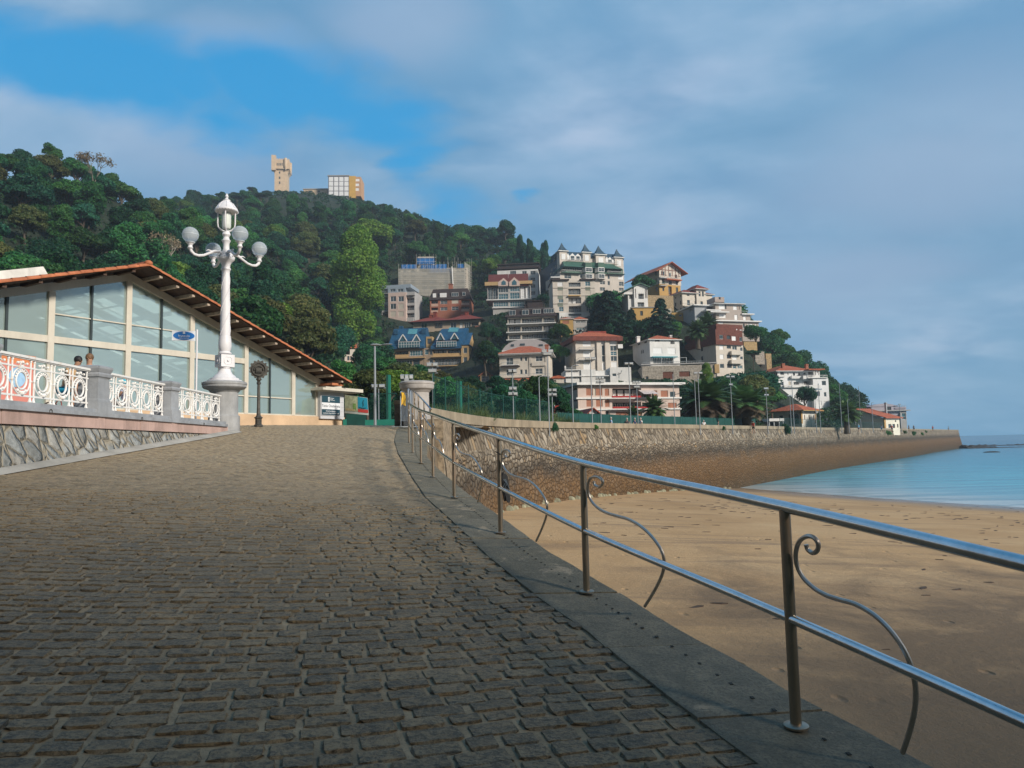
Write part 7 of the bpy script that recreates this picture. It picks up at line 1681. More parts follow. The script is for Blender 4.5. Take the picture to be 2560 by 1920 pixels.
    b.eav = RDK; b.gable(B, 2.2, b.f(945, 308)[1] - B[3], RT, axis='y', wall=cream, th=.3, fo=1.6); mb = MB()
    for zx in (820, 860, 905, 950, 995, 1035): u, z0 = b.f(zx, 400, .06); c = (B[0] + B[1]) / 2; z1 = B[3] + (b.f(945, 308)[1] - B[3]) * (1 - abs(u - c) / ((B[1] - B[0]) / 2)) - .2; mb.box(u - .12, u + .12, -.08, 0, B[3] - 2.2, max(z1, B[3]))
    mb.box(B[0], B[1], -.1, 0, B[3] - .15, B[3] + .1); mb.build('timbering', SHR, b.root)
    b.balcony(795, 885, 495, 455, RAILM, 1.2, SHR); b.balcony(930, 1062, 520, 470, RAILM, 1.2, SHR); b.balcony(795, 885, 598, 555, RAILM, 1.2, RGN); b.slab(880, 1060, 522, .35, RT, off=1.2, over=.6, deep=0, name='porch_roof')
    # 19 small white chalet
    b = Bld('small_chalet', 'narrow white chalet with green edged gable and dark timber strips beside the big cedar', 'house', Z8, 232, 450, 880, 630, 10, 10, (245, 550, 665, 885))
    B = b.block(450, 630, 665, 880, white, [(505, 705, 578, 775, 'b'), (495, 820, 582, 878, 'h'), (510, 610, 548, 668, 'd')]); mb = MB(); ua, zt = b.f(530, 560, .8); ur, zr = b.f(660, 612, .8); ul, zl = b.f(250, 695, .8)
    mb.prism([(ul, zl - .3), (ua, zt - .3), (ur, zr - .3), (ur, zr), (ua, zt), (ul, zl)], -.9, 10); mb.build('roof', RGN, b.root); mb = MB(); mb.prism([(B[0], B[3] - .02), (B[1], B[3] - .02), (B[1], zr), (ua, zt - .35), (B[0], zt - 1.4)], .02, .3); mb.prism([(ul + 2, B[2] + 4.2), (B[0], B[2] + 4.2), (B[0], zt - 1.5), (ul + 2, zl + .2)], .4, .7); mb.build('gable_wall', white, b.root)
    mb = MB(); 
    for zx in (470, 600, 617): u, _ = b.f(zx, 700, .05); mb.box(u - .1, u + .1, -.05, 0.01, B[2] + 2.9, B[3] + .6)
    for zx in range(320, 445, 16): u, _ = b.f(zx, 700, -.35); mb.box(u - .06, u + .06, .35, .4, B[2] + 5, zl + .2 + (zt - 1.5 - zl) * (u - ul) / (B[0] - ul) - .3)
    mb.build('timber_strips', RDK, b.root); b.block(370, 450, 715, 870, white, [(385, 720, 440, 775, 'b')], off=-.9, deep=6, name='side_wall')
    # 20 white villa with tower; stone wall to its left
    b = Bld('tower_villa', 'white villa with a square lookout tower, dentilled eaves and dull red roofs on the spur', 'villa', M3, 250, 218, 990, 835, 22, 14, (15, 460, 860, 990))
    vw = wallmat('villa2', (.66, .60, .52)); B = b.block(218, 510, 605, 990, vw, [(308, 632, 362, 662, 'd'), (315, 748, 370, 855, 'd'), (468, 660, 482, 690, 'd'), (470, 770, 485, 850, 'd')], side=[(62, 690, 82, 722, 'd', 0), (162, 645, 185, 682, 'd', 0), (62, 800, 88, 885, 'd', 0), (165, 760, 192, 840, 'd', 0), (168, 910, 195, 970, 'd', 0)]); b.hip(B, 1.0, b.f(330, 555, -4)[1] - B[3], RD)
    C = b.block(510, 700, 525, 870, vw, [(553, 568, 592, 670, 'd'), (622, 568, 658, 672, 'd'), (590, 775, 640, 838, 'd')], off=.6, deep=7, name='tower'); b.hip(C, 1.1, b.f(600, 462, -3)[1] - C[3], RD); E = b.block(700, 835, 635, 870, vw, [], off=.1, deep=7); b.hip(E, .8, 1.0, RD); b.balcony(255, 440, 872, 812, vw, 1.2, RAILM)
    s_ = Bld('hillside_wall', 'high golden rubble retaining wall under the timbered chalet', 'wall', Z8, 246, 628, 900, 968, 12, 5, (625, 715, 970, 905)); s_.block(628, 968, 730, 900, mat('gold_rubble', (.36, .27, .16), .9, var=.5, scale=2.2, bump=1, bscale=2.6), [])
    s_ = Bld('ochre_terrace', 'long ochre garden terrace wall with doors below the small white chalet', 'wall', Z8, 222, 415, 1000, 940, 4, 6, (400, 875, 960, 1000)); s_.block(415, 780, 895, 1000, ochre, [(530, 935, 565, 995, 'd')]); s_.block(780, 940, 905, 960, beige, [], deep=4); s_.slab(415, 780, 893, .2, grey, over=.3, deep=1); s_.block(945, 1140, 955, 1025, ochre, [(955, 980, 975, 1000, 'g'), (1040, 985, 1075, 1005, 'g')], off=1, deep=5)
    # 21 stepped grey apartments
    b = Bld('stepped_apartments', 'grey beige stepped apartment house with bright white shutters and wide roof edges on the spur', 'building', M3, 215, 905, 1390, 1450, 14, 12, (310, 670, 1825, 1600))
    gw = wallmat('taupe', (.44, .38, .34)); b.eav = WHT
    B = b.block(905, 1445, 828, 1170, gw, [(970, 838, 1098, 938, 's'), (1102, 840, 1128, 935, 'd'), (1270, 862, 1348, 952, 's'), (1388, 870, 1402, 945, 'd'), (975, 1045, 1118, 1120, 's'), (1295, 1055, 1360, 1160, 's')]); b.hip(B, 1.0, .9, RD)
    b.block(890, 1085, 685, 790, gw, [(970, 688, 1008, 735, 'd')], off=-4, deep=5, name='roof_tower', base=0)
    C = b.block(1450, 1625, 1050, 1170, gw, [(1478, 1075, 1535, 1165, 's')], off=-.4, deep=9); b.slab(1445, 1670, 1052, .3, WHT, off=-.2, over=.7); b.balcony(1455, 1600, 1035, 975, gw, .2, RAILM)
    E = b.block(940, 1800, 1185, 1395, gw, [(960, 1205, 1070, 1265, 's'), (1475, 1240, 1508, 1325, 'd'), (1568, 1240, 1672, 1335, 's'), (1722, 1250, 1758, 1345, 's')], off=1.2, deep=12, name='lower_floor'); b.slab(905, 1815, 1190, .35, WHT, off=1.2, over=.8, deep=2, name='roof_edge'); b.slab(1440, 1810, 1395, .35, WHT, off=1.5, over=.3, deep=2, name='floor_edge')
    b.block(1480, 1755, 1400, 1590, mat('gold_stone2', (.40, .28, .14), .9, var=.3, scale=2, bump=.6, bscale=3), [(1535, 1415, 1665, 1510, 'w')], off=1.0, deep=10, name='stone_floor')
    gq = b.block(470, 905, 860, 1150, mat('shade_grey', (.36, .38, .40), .7, var=.1), [(725, 885, 890, 940, 'b')], off=-1.5, deep=10, name='west_wing', side=[(365, 930, 400, 990, 'w', 0), (405, 920, 440, 985, 'w', 0)]); b.slab(700, 970, 975, .35, WHT, off=.4, over=.9, deep=2, name='terrace_edge'); b.slab(790, 1140, 1008, .3, WHT, off=.6, over=.9, deep=2, name='terrace_edge'); b.slab(455, 890, 862, .3, WHT, off=-1.2, over=.5)
    # 23 white seaside villa block
    b = Bld('white_villa_block', 'big bright white four storey villa block with balconies and orange roof near the shore', 'building', M6, 205, 425, 1240, 1585, 10, 15, (190, 270, 1600, 1330))
    b.par = WHT; b.railm = WHT; Ww = wallmat('bright', (.80, .80, .80), dirt=.1)
    B = b.block(420, 1000, 440, 1240, Ww, [(465, 450, 555, 530, 'g'), (632, 468, 655, 530, 'g'), (760, 478, 805, 545, 'd'), (880, 478, 915, 540, 'd'), (490, 680, 545, 775, 'g'), (655, 680, 710, 770, 'S'), (775, 690, 905, 775, 'h'), (500, 900, 545, 995, 'g')], base=5, side=[(310, 480, 345, 535, 'g', 0), (355, 480, 395, 535, 'g', 0)])
    C = b.block(1000, 1395, 410, 1240, Ww, [(1000, 470, 1060, 525, 'g'), (1110, 460, 1215, 535, 'b'), (1010, 670, 1360, 750, 'b'), (1030, 910, 1100, 1050, 'h'), (1185, 905, 1230, 1005, 'g'), (1165, 1120, 1245, 1240, 's')], off=.1, base=5)
    E = b.block(1235, 1590, 610, 1240, Ww, [(1425, 665, 1520, 770, 'g'), (1285, 905, 1380, 1020, 'g'), (1475, 925, 1530, 1030, 'g'), (1320, 1130, 1420, 1230, 's'), (1470, 1135, 1540, 1230, 's')], off=1.6, deep=12, base=5, name='corner_wing')
    b.hip((B[0], B[1] + 3, B[2], B[3], B[4], B[5]), .9, b.f(800, 290, -4)[1] - B[3], RT, ridge=.5); b.slab(1100, 1430, 418, .3, RT, off=1.6, over=1.0, deep=6, name='canopy_roof'); b.balcony(1110, 1560, 600, 530, WHT, 2.0, WHT); b.balcony(720, 1000, 610, 555, WHT, .8); b.balcony(1000, 1120, 620, 545, WHT, 1.6); b.balcony(560, 1140, 815, 760, WHT, .7); b.balcony(1140, 1395, 835, 760, WHT, 2.4); b.balcony(430, 580, 570, 535, WHT, .4)
    b.chimney(525, 265, 360, .8, 2, brick); b.chimney(1068, 280, 340, .8, 5, brick); mb = MB()
    for x in (1240, 1290, 1355): u, z1 = b.f(x, 430, 1.8); mb.box(u - .15, u + .15, -1.9, -1.6, b.f(x, 530, 1.8)[1], z1)
    mb.build('columns', WHT, b.root)
    for k, x in enumerate((200, 290, 380, 470)): b.box(x - 22, x + 22, 235, 275, WHT, -14, 1, 'crenel') if 0 else None
    # 24 lodge with orange roof and arches
    b = Bld('lodge', 'single storey white lodge with orange hipped roof, ochre quoins and two green arches', 'lodge', M6, 152, 960, 1645, 1300, 38, 5, (225, 1190, 1355, 1659))
    lw = wallmat('lodge', (.72, .71, .66)); qo = mat('quoin', (.45, .28, .11), .8, var=.2)
    L_ = abs(b.sd(320, 1500)[0]); b.deep = L_; B = b.block(960, 1300, 1350, 1645, lw, [(1020, 1450, 1042, 1560, 'y'), (1122, 1445, 1145, 1555, 'y'), (1232, 1455, 1255, 1565, 'y')], side=[(425, 1450, 535, 1530, 'g', 0)], base=2)
    b.eav = qo; b.hip(B, 1.2, b.f(700, 1195, -L_ / 2)[1] - B[3], RT, ridge=.5); b.box(955, 985, 1360, 1645, qo, .06, .3, 'quoin'); b.box(1270, 1303, 1360, 1645, qo, .06, .3, 'quoin')
    for (xa, xb, yt) in ((680, 755, 1430), (800, 895, 1420)):
        y0, _ = b.sd(xa, 1550); y1, _ = b.sd(xb, 1550); zt = b.sd((xa + xb) / 2, yt)[1]; y0, y1 = min(y0, y1), max(y0, y1); c = (y0 + y1) / 2; r = (y1 - y0) / 2; mb = MB(); pts = [(y0, 0), (y1, 0)] + [(c + r * math.cos(PI * k / 10), zt - r + r * math.sin(PI * k / 10)) for k in range(11)]
        A = [(-.05, p[0], p[1]) for p in pts]; mb.face(A); mb.face([(-.15, p[0], p[1]) for p in pts]); mb.grid([A, [(-.15, p[0], p[1]) for p in pts]], 0, True); mb.build('arched_door', M_DGREEN, b.root)
    # 25 long pink apartments
    b = Bld('pink_apartments', 'long low flat roofed apartment building with terracotta shutters and flower balconies behind the courts', 'building', N2, 130, 1352, 1430, 2785, 14, 12, (1160, 985, 2790, 1480))
    pw = wallmat('pink', (.62, .50, .44)); b.par = pw; b.railm = SHR
    B = b.block(1355, 2760, 1015, 1440, pw, [(1468, 1055, 1560, 1155, 't'), (1570, 1055, 1600, 1155, 'S'), (1602, 1055, 1690, 1155, 't'), (1725, 1060, 1785, 1158, 't'), (1830, 1055, 2230, 1190, 'b'), (2242, 1095, 2370, 1190, 'b'), (2402, 1085, 2450, 1180, 't'), (2500, 1085, 2600, 1190, 't'), (2625, 1100, 2700, 1190, 'g'),
        (1472, 1210, 1562, 1308, 't'), (1605, 1212, 1695, 1308, 't'), (1730, 1215, 1790, 1312, 't'), (1830, 1245, 2230, 1350, 'b'), (2242, 1250, 2400, 1350, 'b'), (2600, 1255, 2720, 1345, 't'), (1740, 1370, 1780, 1430, 'y'), (1880, 1380, 2240, 1435, 't')], base=2, side=[(1285, 1052, 1345, 1080, 'd', 0), (1290, 1210, 1350, 1235, 'd', 0)])
    b.slab(1340, 2790, 1012, .45, WHT, over=.9, name='flat_roof'); b.slab(1345, 2785, 996, .2, mat('roof_gravel', (.30, .28, .25), .9), over=.6, name='roof_top'); b.slab(1350, 2760, 1205, .3, WHT, over=.25, deep=0, name='band'); b.slab(1350, 2760, 1362, .3, WHT, over=.25, deep=0, name='band')
    for (xa, xb, y) in ((1830, 2230, 1172), (1840, 2380, 1322)): b.box(xa, xb, y - 14, y + 10, FLOW, 1.3, .3, 'flower_box')
    mb = MB(); u0, z1 = b.f(2245, 1070, 1.9); u1 = b.f(2395, 1070, .2)[0]; z0 = b.f(2300, 1135, 1.9)[1]; mb.face([(u0, 0, z1), (u1, 0, z1), (u1 + .3, -1.9, z0), (u0 + .3, -1.9, z0)]); mb.face([(u0, 0, z1 + .04), (u1, 0, z1 + .04), (u1 + .3, -1.9, z0 + .04), (u0 + .3, -1.9, z0 + .04)]); mb.build('awning', mat('awning_pale', (.55, .50, .50), .7), b.root); b.box(1830, 1870, 985, 1010, RDK, -2, 1, 'roof_box')
    # 26 striped gable hut
    b = Bld('striped_hut', 'low hut with red tile roof and red and white striped gable behind the sea wall', 'hut', N2, 96, 1425, 1470, 1700, 10, 9, (1285, 1310, 1745, 1470))
    B = b.block(1440, 1690, 1440, 1470, WHT, []); zt = b.f(1572, 1325)[1]; b.gable((B[0], B[1], B[2], B[3], 0, 14), .7, zt - B[3] - .1, mat('red_tile', (.40, .08, .05), .8, var=.35, bump=.8, bscale=5), axis='y', wall=mat('stripe_red', (.45, .07, .07)), th=.12, fo=.5); mb = MB(); c = (B[0] + B[1]) / 2
    for k in range(-7, 8): uu = c + k * .42; hh = (zt - B[3] - .2) * (1 - abs(uu - c) / ((B[1] - B[0]) / 2)); mb.box(uu - .1, uu + .1, -.04, -.002, B[3] - .3, B[3] + max(hh, 0))
    mb.build('white_stripes', WHT, b.root); mb = MB(); mb.prism([(c - .35, B[3] - .1), (c + .35, B[3] - .1), (c + .35, B[3] + .7), (c, B[3] + 1.1), (c - .35, B[3] + .7)], -.08, -.045); mb.build('gable_window', WHT, b.root)
    # 27 far right long house with rotunda behind
    b = Bld('long_house', 'long white house with a sloping orange roof near the end of the promenade', 'house', N4, 200, 1775, 1056, 1955, 32, 8, (1340, 800, 1960, 1060))
    L_ = abs(b.sd(1400, 1000)[0]); b.deep = min(L_, 26); B = b.block(1775, 1955, 935, 1056, wallmat('creamlight', (.78, .74, .62)), [(1815, 1005, 1850, 1056, 'y'), (1868, 1005, 1898, 1056, 'y'), (1925, 1005, 1940, 1050, 'y'), (1898, 958, 1912, 980, 'd')], side=[(1487, 870, 1550, 935, 'y', 0)], base=2); mb = MB(); zt = b.sd(1450, 815)[1]; u0, u1 = B[0] - .8, B[1] + .8; mb.face([(u0, -.8, B[3]), (u1, -.8, B[3]), (u1, b.deep, zt), (u0, b.deep, zt)]); mb.face([(u0, -.8, B[3] + .2), (u1, -.8, B[3] + .2), (u1, b.deep, zt + .2), (u0, b.deep, zt + .2)]); mb.face([(u0, -.8, B[3]), (u1, -.8, B[3]), (u1, -.8, B[3] + .2), (u0, -.8, B[3] + .2)]); mb.face([(u0, -.8, B[3]), (u0, b.deep, zt), (u0, b.deep, zt + .2), (u0, -.8, B[3] + .2)]); mb.build('roof', RT, b.root)
    mb = MB(); mb.face([(B[0] + .02, 0, B[3]), (B[0] + .02, b.deep, B[3]), (B[0] + .02, b.deep, zt - .1)]); mb.build('gable_wall', lw, b.root); b.box(1765, 1785, 940, 1056, qo, .05, .3, 'quoin'); b.chimney(1778, 735, 850, .5, 4, RAILM)
    b = Bld('rotunda', 'lilac grey round ended pavilion with roof terrace at the tip of the promenade', 'pavilion', N4, 222, 1480, 1056, 2040, 0, 12, (1380, 745, 2065, 1060))
    lil = wallmat('lilac', (.42, .39, .44)); b.block(1600, 2040, 790, 900, lil, [(1780, 770, 1850, 830, 'd')], deep=12, base=0); b.slab(1560, 2060, 850, .3, grey, over=1); b.block(1965, 2045, 855, 1050, grey, [(1985, 870, 2035, 950, 'G')], deep=10, off=.4); mb = MB(); u0, z0 = b.f(1570, 790, .3); u1 = b.f(1960, 790, .3)[0]; zt = b.f(1740, 748, .3)[1]; n = 12; mb.prism([(u0 + (u1 - u0) * k / n, z0 + (zt - z0) * math.sin(PI * k / n)) for k in range(n + 1)], 0, 8); mb.build('curved_roof', lil, b.root); mb = MB(); uu, zz = b.f(1500, 795, 0); mb.lathe([(1.6, 0), (.5, .8), (.03, 1.9)], 10, 0, (uu, 3, zz)); mb.build('tent_top', WHT, b.root); b.balcony(1900, 2040, 812, 768, lil, .3, RAILM)
    b.block(1395, 1700, 830, 1000, lil, [], off=-2, deep=8, name='rear_hall')
    # 28 hotel, 29 tower, low wing on the summit
    b = Bld('summit_hotel', 'white gridded hotel slab with an orange yellow end wall on the hilltop', 'building', Z5, 575, 925, 600, 1165, 2, 16, None)
    b.block(925, 1165, 370, 600, mat('hotel_dark', (.16, .15, .17), .6), [(933 + 59 * i, y, 933 + 59 * i + 50, y + 50, 's') for i in range(4) for y in (378, 432, 488, 545)], deep=16); hy = wallmat('hotel_y', (.60, .36, .08)); b.block(1165, 1240, 368, 580, hy, [], deep=16, off=.3); b.block(1240, 1300, 378, 560, wallmat('hotel_o', (.52, .30, .16)), [(1240, 402, 1285, 430, 's'), (1240, 455, 1280, 485, 's'), (1240, 508, 1278, 540, 's')], deep=16); b.slab(920, 1165, 368, .5, grey, over=.5, deep=16)
    b = Bld('stone_tower', 'square sand coloured stone lookout tower with corner turrets on the hilltop', 'tower', Z5, 595, 305, 500, 425, 10, 12, None); st = mat('tower_stone', (.58, .44, .30), .85, var=.15, scale=.4, bump=.4, bscale=1.5)
    B = b.block(305, 455, 280, 500, st, [(355, 308, 372, 340, 'd'), (355, 375, 372, 402, 'd'), (357, 432, 372, 460, 'd')], deep=12); C = b.block(284, 478, 180, 285, st, [(330, 220, 342, 248, 'd'), (350, 220, 362, 248, 'd'), (370, 220, 380, 248, 'd'), (388, 220, 398, 248, 'd')], off=1.6, deep=15.5, name='crown', base=0); mb = MB(); c0, c1 = C[0], C[1]; mb.box(c0 - 1, c0 + 2.6, -2.4, 1.4, C[2] - 1.6, b.f(298, 130, 1.6)[1]); 
    mb.lathe([(.3, C[2] - 1), (1.5, C[2] + 2), (1.5, C[3] + .8), (1.2, C[3] + 1.4)], 12, 0, (c1 - 3.2, -1.6, 0)); mb.lathe([(.3, C[2] - 2), (1.3, C[2] + 1), (1.3, C[3] - 1)], 12, 0, (c1 + .2, 3, 0)); mb.build('corner_turrets', st, b.root, smooth=True); mb = MB()
    for k in range(9): uu = c0 + (c1 - c0) * (k + .2) / 9; mb.box(uu, uu + .9, -1.6, -.9, C[3], C[3] + 1.0)
    mb.build('battlements', st, b.root); mb = MB(); mb.lathe([((B[1] - B[0]) / 2 * 1.414, C[2] - 3.2), ((C[1] - C[0]) / 2 * 1.414, C[2])], 4, 0, ((B[0] + B[1]) / 2, 6.1, 0), ph=PI / 4); mb.build('corbels', st, b.root)
    b = Bld('low_wing', 'low sand coloured building between the tower and the hotel on the hilltop', 'building', Z5, 585, 640, 600, 915, 2, 10, None); b.block(640, 915, 525, 600, st, [(700, 535, 740, 560, 'd'), (800, 535, 830, 560, 'd')]); b.slab(635, 920, 522, .5, grey, over=.5)
    # scraps: red canopy, white pergola, stone pier on the spur
    b = Bld('red_canopy', 'rounded red canvas canopy behind the net fence near the low floodlights', 'canopy', N2, 82, 1020, 1470, 1135, 0, 3, (1015, 1275, 1140, 1475)); u0, u1, z0, z1 = b.rect((1020, 1285, 1135, 1420)); mb = MB(); cx = (u0 + u1) / 2; n = 10; mb.prism([(u0, z0 + .3), (u1 - .6, z0 + .1), (u1, z0 + (z1 - z0) * .5), (u1 - .3, z1 - .5), (cx + .8, z1), (u0 + .2, z1 - .1)], 0, 1.4); mb.build('canvas', mat('red_canvas', (.42, .045, .03), .7, var=.1), b.root); mb = MB(); mb.tube([(u0 + .1, .2, -1), (u0 + .1, .2, z1)], .06, 6); mb.build('post', RAILM, b.root); mb = MB(); mb.lathe([(.35, -.5), (.42, .3), (.3, .9), (.02, 1.1)], 10, 0, (u0 + .5, -.6, 0)); mb.build('white_cover', WHT, b.root)
    b = Bld('white_shelter', 'flat white open shelter on thin posts left of the lodge', 'shelter', N4, 128, 318, 1030, 505, 6, 4, None); u0, u1, z0, z1 = b.rect((318, 935, 505, 970)); mb = MB(); mb.box(u0, u1, 0, 4, z0, z1); mb.build('roof', WHT, b.root); mb = MB()
    for f in (.03, .35, .7, .97):
        uu = u0 + (u1 - u0) * f; mb.box(uu - .08, uu + .08, .2, .4, -1, z0)
    mb.build('posts', RAILM, b.root)
    b = Bld('cliff_terrace', 'tan rock terrace wall under trees between the stepped apartments and the white villa block', 'wall', N4, 212, 5, 300, 290, 10, 8, (0, 90, 300, 300)); b.block(140, 255, 95, 130, stonew, [], deep=6); b.block(275, 345, 120, 250, mat('gold_stone3', (.38, .28, .15), .9, var=.4, scale=2, bump=.8, bscale=3), [], off=-3, deep=5); b.block(10, 285, 185, 300, mat('dark_stone', (.06, .06, .055), .9, var=.5, scale=2, bump=.8, bscale=3), [], off=-1, deep=5)
    b = Bld('tiled_lean_to', 'small orange tiled lean to roof right of the cream villa porch', 'roof', N2, 170, 955, 910, 1180, 0, 4, None); u0, z0 = b.f(955, 908); u1 = b.f(1180, 905)[0]; um, zt = b.f(1090, 875); mb = MB(); mb.prism([(u0, z0 - .2), (u1, z0 - .2), (u1, z0), (um, zt), (u0 + 1, z0 + .3)], 0, 3); mb.build('tiles', RT, b.root); mb = MB(); mb.box(u0 + .3, u1 - .3, .3, 2.8, -4, z0 - .2); mb.build('wall', cream, b.root)
town()
# ------------------------------------------------------------------ ground, woods and gardens
fit_terrain(); build_terrain()
proto('round1', 'round', 1, L_GREEN, 'broadleaf tree', 'broadleaf_tree', None); proto('round2', 'round', 2, L_DARK, 'broadleaf tree', 'broadleaf_tree', None); proto('round3', 'round', 5, L_OLIVE, 'broadleaf tree', 'broadleaf_tree', None)
proto('tall1', 'tall', 3, L_DARK, 'tree', 'tall_tree', None); proto('tall2', 'tall', 4, L_GREEN, 'tree', 'tall_tree', None); proto('yellow', 'tall', 9, L_YELLOW, 'tree', 'tall_tree', None); proto('yround', 'round', 8, L_YELLOW, 'tree', 'broadleaf_tree', None)
proto('pine', 'pine', 6, L_DARK, 'pine', 'pine_tree', None); proto('cedar', 'cedar', 7, L_CEDAR, 'cedar', 'cedar_tree', None); proto('bare', 'bare', 10, L_BROWN, 'tree', 'bare_tree', None)
proto('bush', 'bush', 11, L_DARK, 'bush', 'bush', None); proto('bushg', 'bush', 12, L_GREEN, 'bush', 'bush', None); proto('bushp', 'bush', 13, L_PALE, 'bush', 'bush', None); proto('reed', 'reed', 14, L_PALE, 'reeds', 'reed_clump', None)
proto('palmg', 'palm', 1, False, 'palm'); proto('palmd', 'palm', 2, True, 'palm')
for k in ('bush', 'bushg', 'bushp'): PROTO[k]['category'] = 'bush'
PROTO['reed']['category'] = 'shrub'
def at(px, py, D): return pix(px, py, D)
def tree_px(key, xc, yt, yb, D, label, wd=1.0, group=None):
    """tree whose top and foot show at yt, yb"""
    p = pix(xc, yb, D); h = pix(xc, yt, D).z - p.z; return put(key, tuple(p), h, wd, label, group)
SP = [  # singled-out trees: key, x, ytop, ybase, D, width, label
 ('yellow', 891, 576, 850, 240, 1.0, 'tall yellow green tree standing bright against the dark wood left of the pale block'),
 ('yround', 925, 532, 660, 330, 1.2, 'yellow green round tree higher up behind the tall yellow green tree'),
 ('bare', 232, 372, 500, 205, 1.0, 'pale brown bare crowned tree on the left skyline'), ('bare', 425, 560, 700, 170, 1.0, 'dry brown thin tree in the wood left of the lamp globes'),
 ('round2', 1268, 546, 612, 400, 1.1, 'lone dark tree standing proud on the skyline left of the turrets'),
 ('tall1', 1305, 588, 680, 330, .55, 'dark narrow cypress left of the turreted block, first of three'), ('tall1', 1325, 600, 680, 325, .55, 'dark narrow cypress left of the turreted block, middle of three'), ('tall1', 1362, 604, 690, 320, .6, 'dark narrow cypress closest to the turreted block'),
 ('cedar', 1524, 722, 850, 205, 1.25, 'big dark layered cedar in the middle of the town'), ('cedar', 1498, 735, 850, 208, .9, 'dark layered cedar just left of the big cedar, touching it'), ('cedar', 1655, 742, 850, 205, 1.15, 'dark layered conifer under the white tower villa'), ('cedar', 1580, 770, 860, 212, 1.0, 'dark conifer right of the big cedar, half merged with it'),
 ('round2', 1610, 680, 745, 262, 1.2, 'dark round tree at the left corner of the timbered chalet'), ('round1', 1215, 845, 900, 190, 1.0, 'mid green tree between the blue roofs and the round roofed block'),
 ('round2', 1225, 800, 880, 225, 1.0, 'dark tree in the gap right of the red roofed apartments'), ('bushg', 1400, 850, 900, 195, 1.0, 'bright green garden tree between the round roofed block and the beige tower'),
 ('round2', 1360, 730, 770, 250, 1.1, 'dark tree between the gabled apartments and the beige grid block'), ('round1', 1400, 800, 880, 205, .9, 'green tree right of the balcony apartments'),
 ('round3', 920, 915, 1050, 62, 1.15, 'yellowish green bushy tree behind the green hoarding'), ('yround', 975, 905, 1050, 70, 1.2, 'yellow tinged tree right of the tall grey street light'), ('round3', 1060, 920, 1045, 78, 1.1, 'olive green tree behind the round stone pillar'),
 ('round1', 1120, 930, 1045, 75, 1.1, 'leaning green tree behind the green net post right of the pillar'), ('round3', 1165, 950, 1045, 80, .9, 'small olive tree in front of the tan gabled house'), ('round2', 1010, 915, 1040, 85, 1.2, 'dark tree behind the pillar cap, under the blue roofs'),
 ('round2', 1260, 955, 1050, 72, 1.3, 'dark round tree below the left end of the cream villa porch'), ('round2', 1310, 965, 1050, 76, 1.3, 'dark broad tree below the middle of the cream villa porch'), ('round1', 1345, 925, 1050, 78, .8, 'spiky green tree in front of the cream villa terrace'), ('round2', 1400, 960, 1050, 84, 1.1, 'dark tree left of the pink apartments roof'), ('bushp', 1388, 955, 985, 88, .9, 'pink flowering bush at the left of the pink apartments'),
 ('round2', 1410, 1000, 1058, 76, 1.1, 'low dark tree beside the red canopy'), ('bushg', 1435, 1010, 1058, 80, 1.0, 'bushy green shrub between the red canopy and the striped hut'),
 ('round3', 1000, 900, 1000, 112, 1.5, 'olive green tree under the left blue roof, behind the pillar'), ('round2', 1055, 905, 1000, 118, 1.4, 'dark green tree under the middle of the blue roofed apartments'), ('round3', 1100, 922, 1005, 112, 1.2, 'olive tree under the right part of the blue roofed apartments'), ('round2', 1180, 935, 1010, 115, 1.2, 'dark tree at the left foot of the tan gabled house'), ('round2', 1215, 858, 930, 170, 1.2, 'very dark tree in the gap left of the cream villa'), ('round2', 1245, 935, 1000, 110, 1.4, 'dark tree right of the tan gabled house'), ('bush', 1290, 955, 1010, 100, 2.2, 'broad dark shrub under the cream villa porch roof'), ('bush', 1350, 960, 1010, 104, 2.2, 'broad dark shrub right under the lean to roof'), ('round1', 960, 880, 990, 120, 1.4, 'green tree left of the blue roofed apartments low on the slope'),
 ('yellow', 1766, 910, 975, 150, 1.1, 'light yellow green feathery tree above the left big palm'),
 ('bush', 1870, 915, 1000, 158, 1.7, 'dense dark hedge like tree on the bank right of the big palms'), ('round3', 1890, 930, 1040, 150, 1.2, 'olive green tree on the bank below the cliff terrace'), ('round1', 1800, 930, 1040, 152, 1.4, 'green spreading tree behind the two big palms'), ('round2', 1840, 950, 1060, 148, 1.5, 'dark tree between the two big palms'), ('round2', 1700, 960, 1060, 150, 1.1, 'dark tree right behind the corner of the pink apartments'),
 ('round1', 1930, 960, 1040, 165, 1.2, 'green tree at the left foot of the white villa block'), ('round1', 1960, 855, 905, 245, 1.5, 'bright green tree on the right edge of the spur'), ('round1', 1985, 872, 925, 240, 1.4, 'bright green lower tree behind the white villa roof'), ('round1', 1945, 815, 890, 248, 1.2, 'darker green tree crowning the right end of the spur'), ('round2', 1925, 850, 915, 235, 1.1, 'dark bush like tree left of the bright green spur trees'),
 ('round1', 2085, 950, 1060, 215, 1.1, 'green tree right behind the white villa block'), ('round2', 2105, 985, 1062, 205, 1.1, 'dark green tree between the white villa block and the seaside palm'),
 ('bush', 2012, 955, 1010, 180, .9, 'grey green creeper bush climbing the front of the white villa block'), ('round1', 1520, 950, 1000, 125, .9, 'small green tree on the roof edge of the pink apartments') if 0 else ('bushg', 1640, 957, 978, 160, 1.6, 'hedge bush under the left garage door'),
 ('bushg', 1890, 800, 850, 205, 1.0, 'green bush at the right corner of the brown mansard block'), ('pine', 1885, 872, 925, 200, 1.0, 'small umbrella pine below the cliff terrace')]
for key, x, yt, yb, D, wd, lab in SP: tree_px(key, x, yt, yb, D, lab, wd)
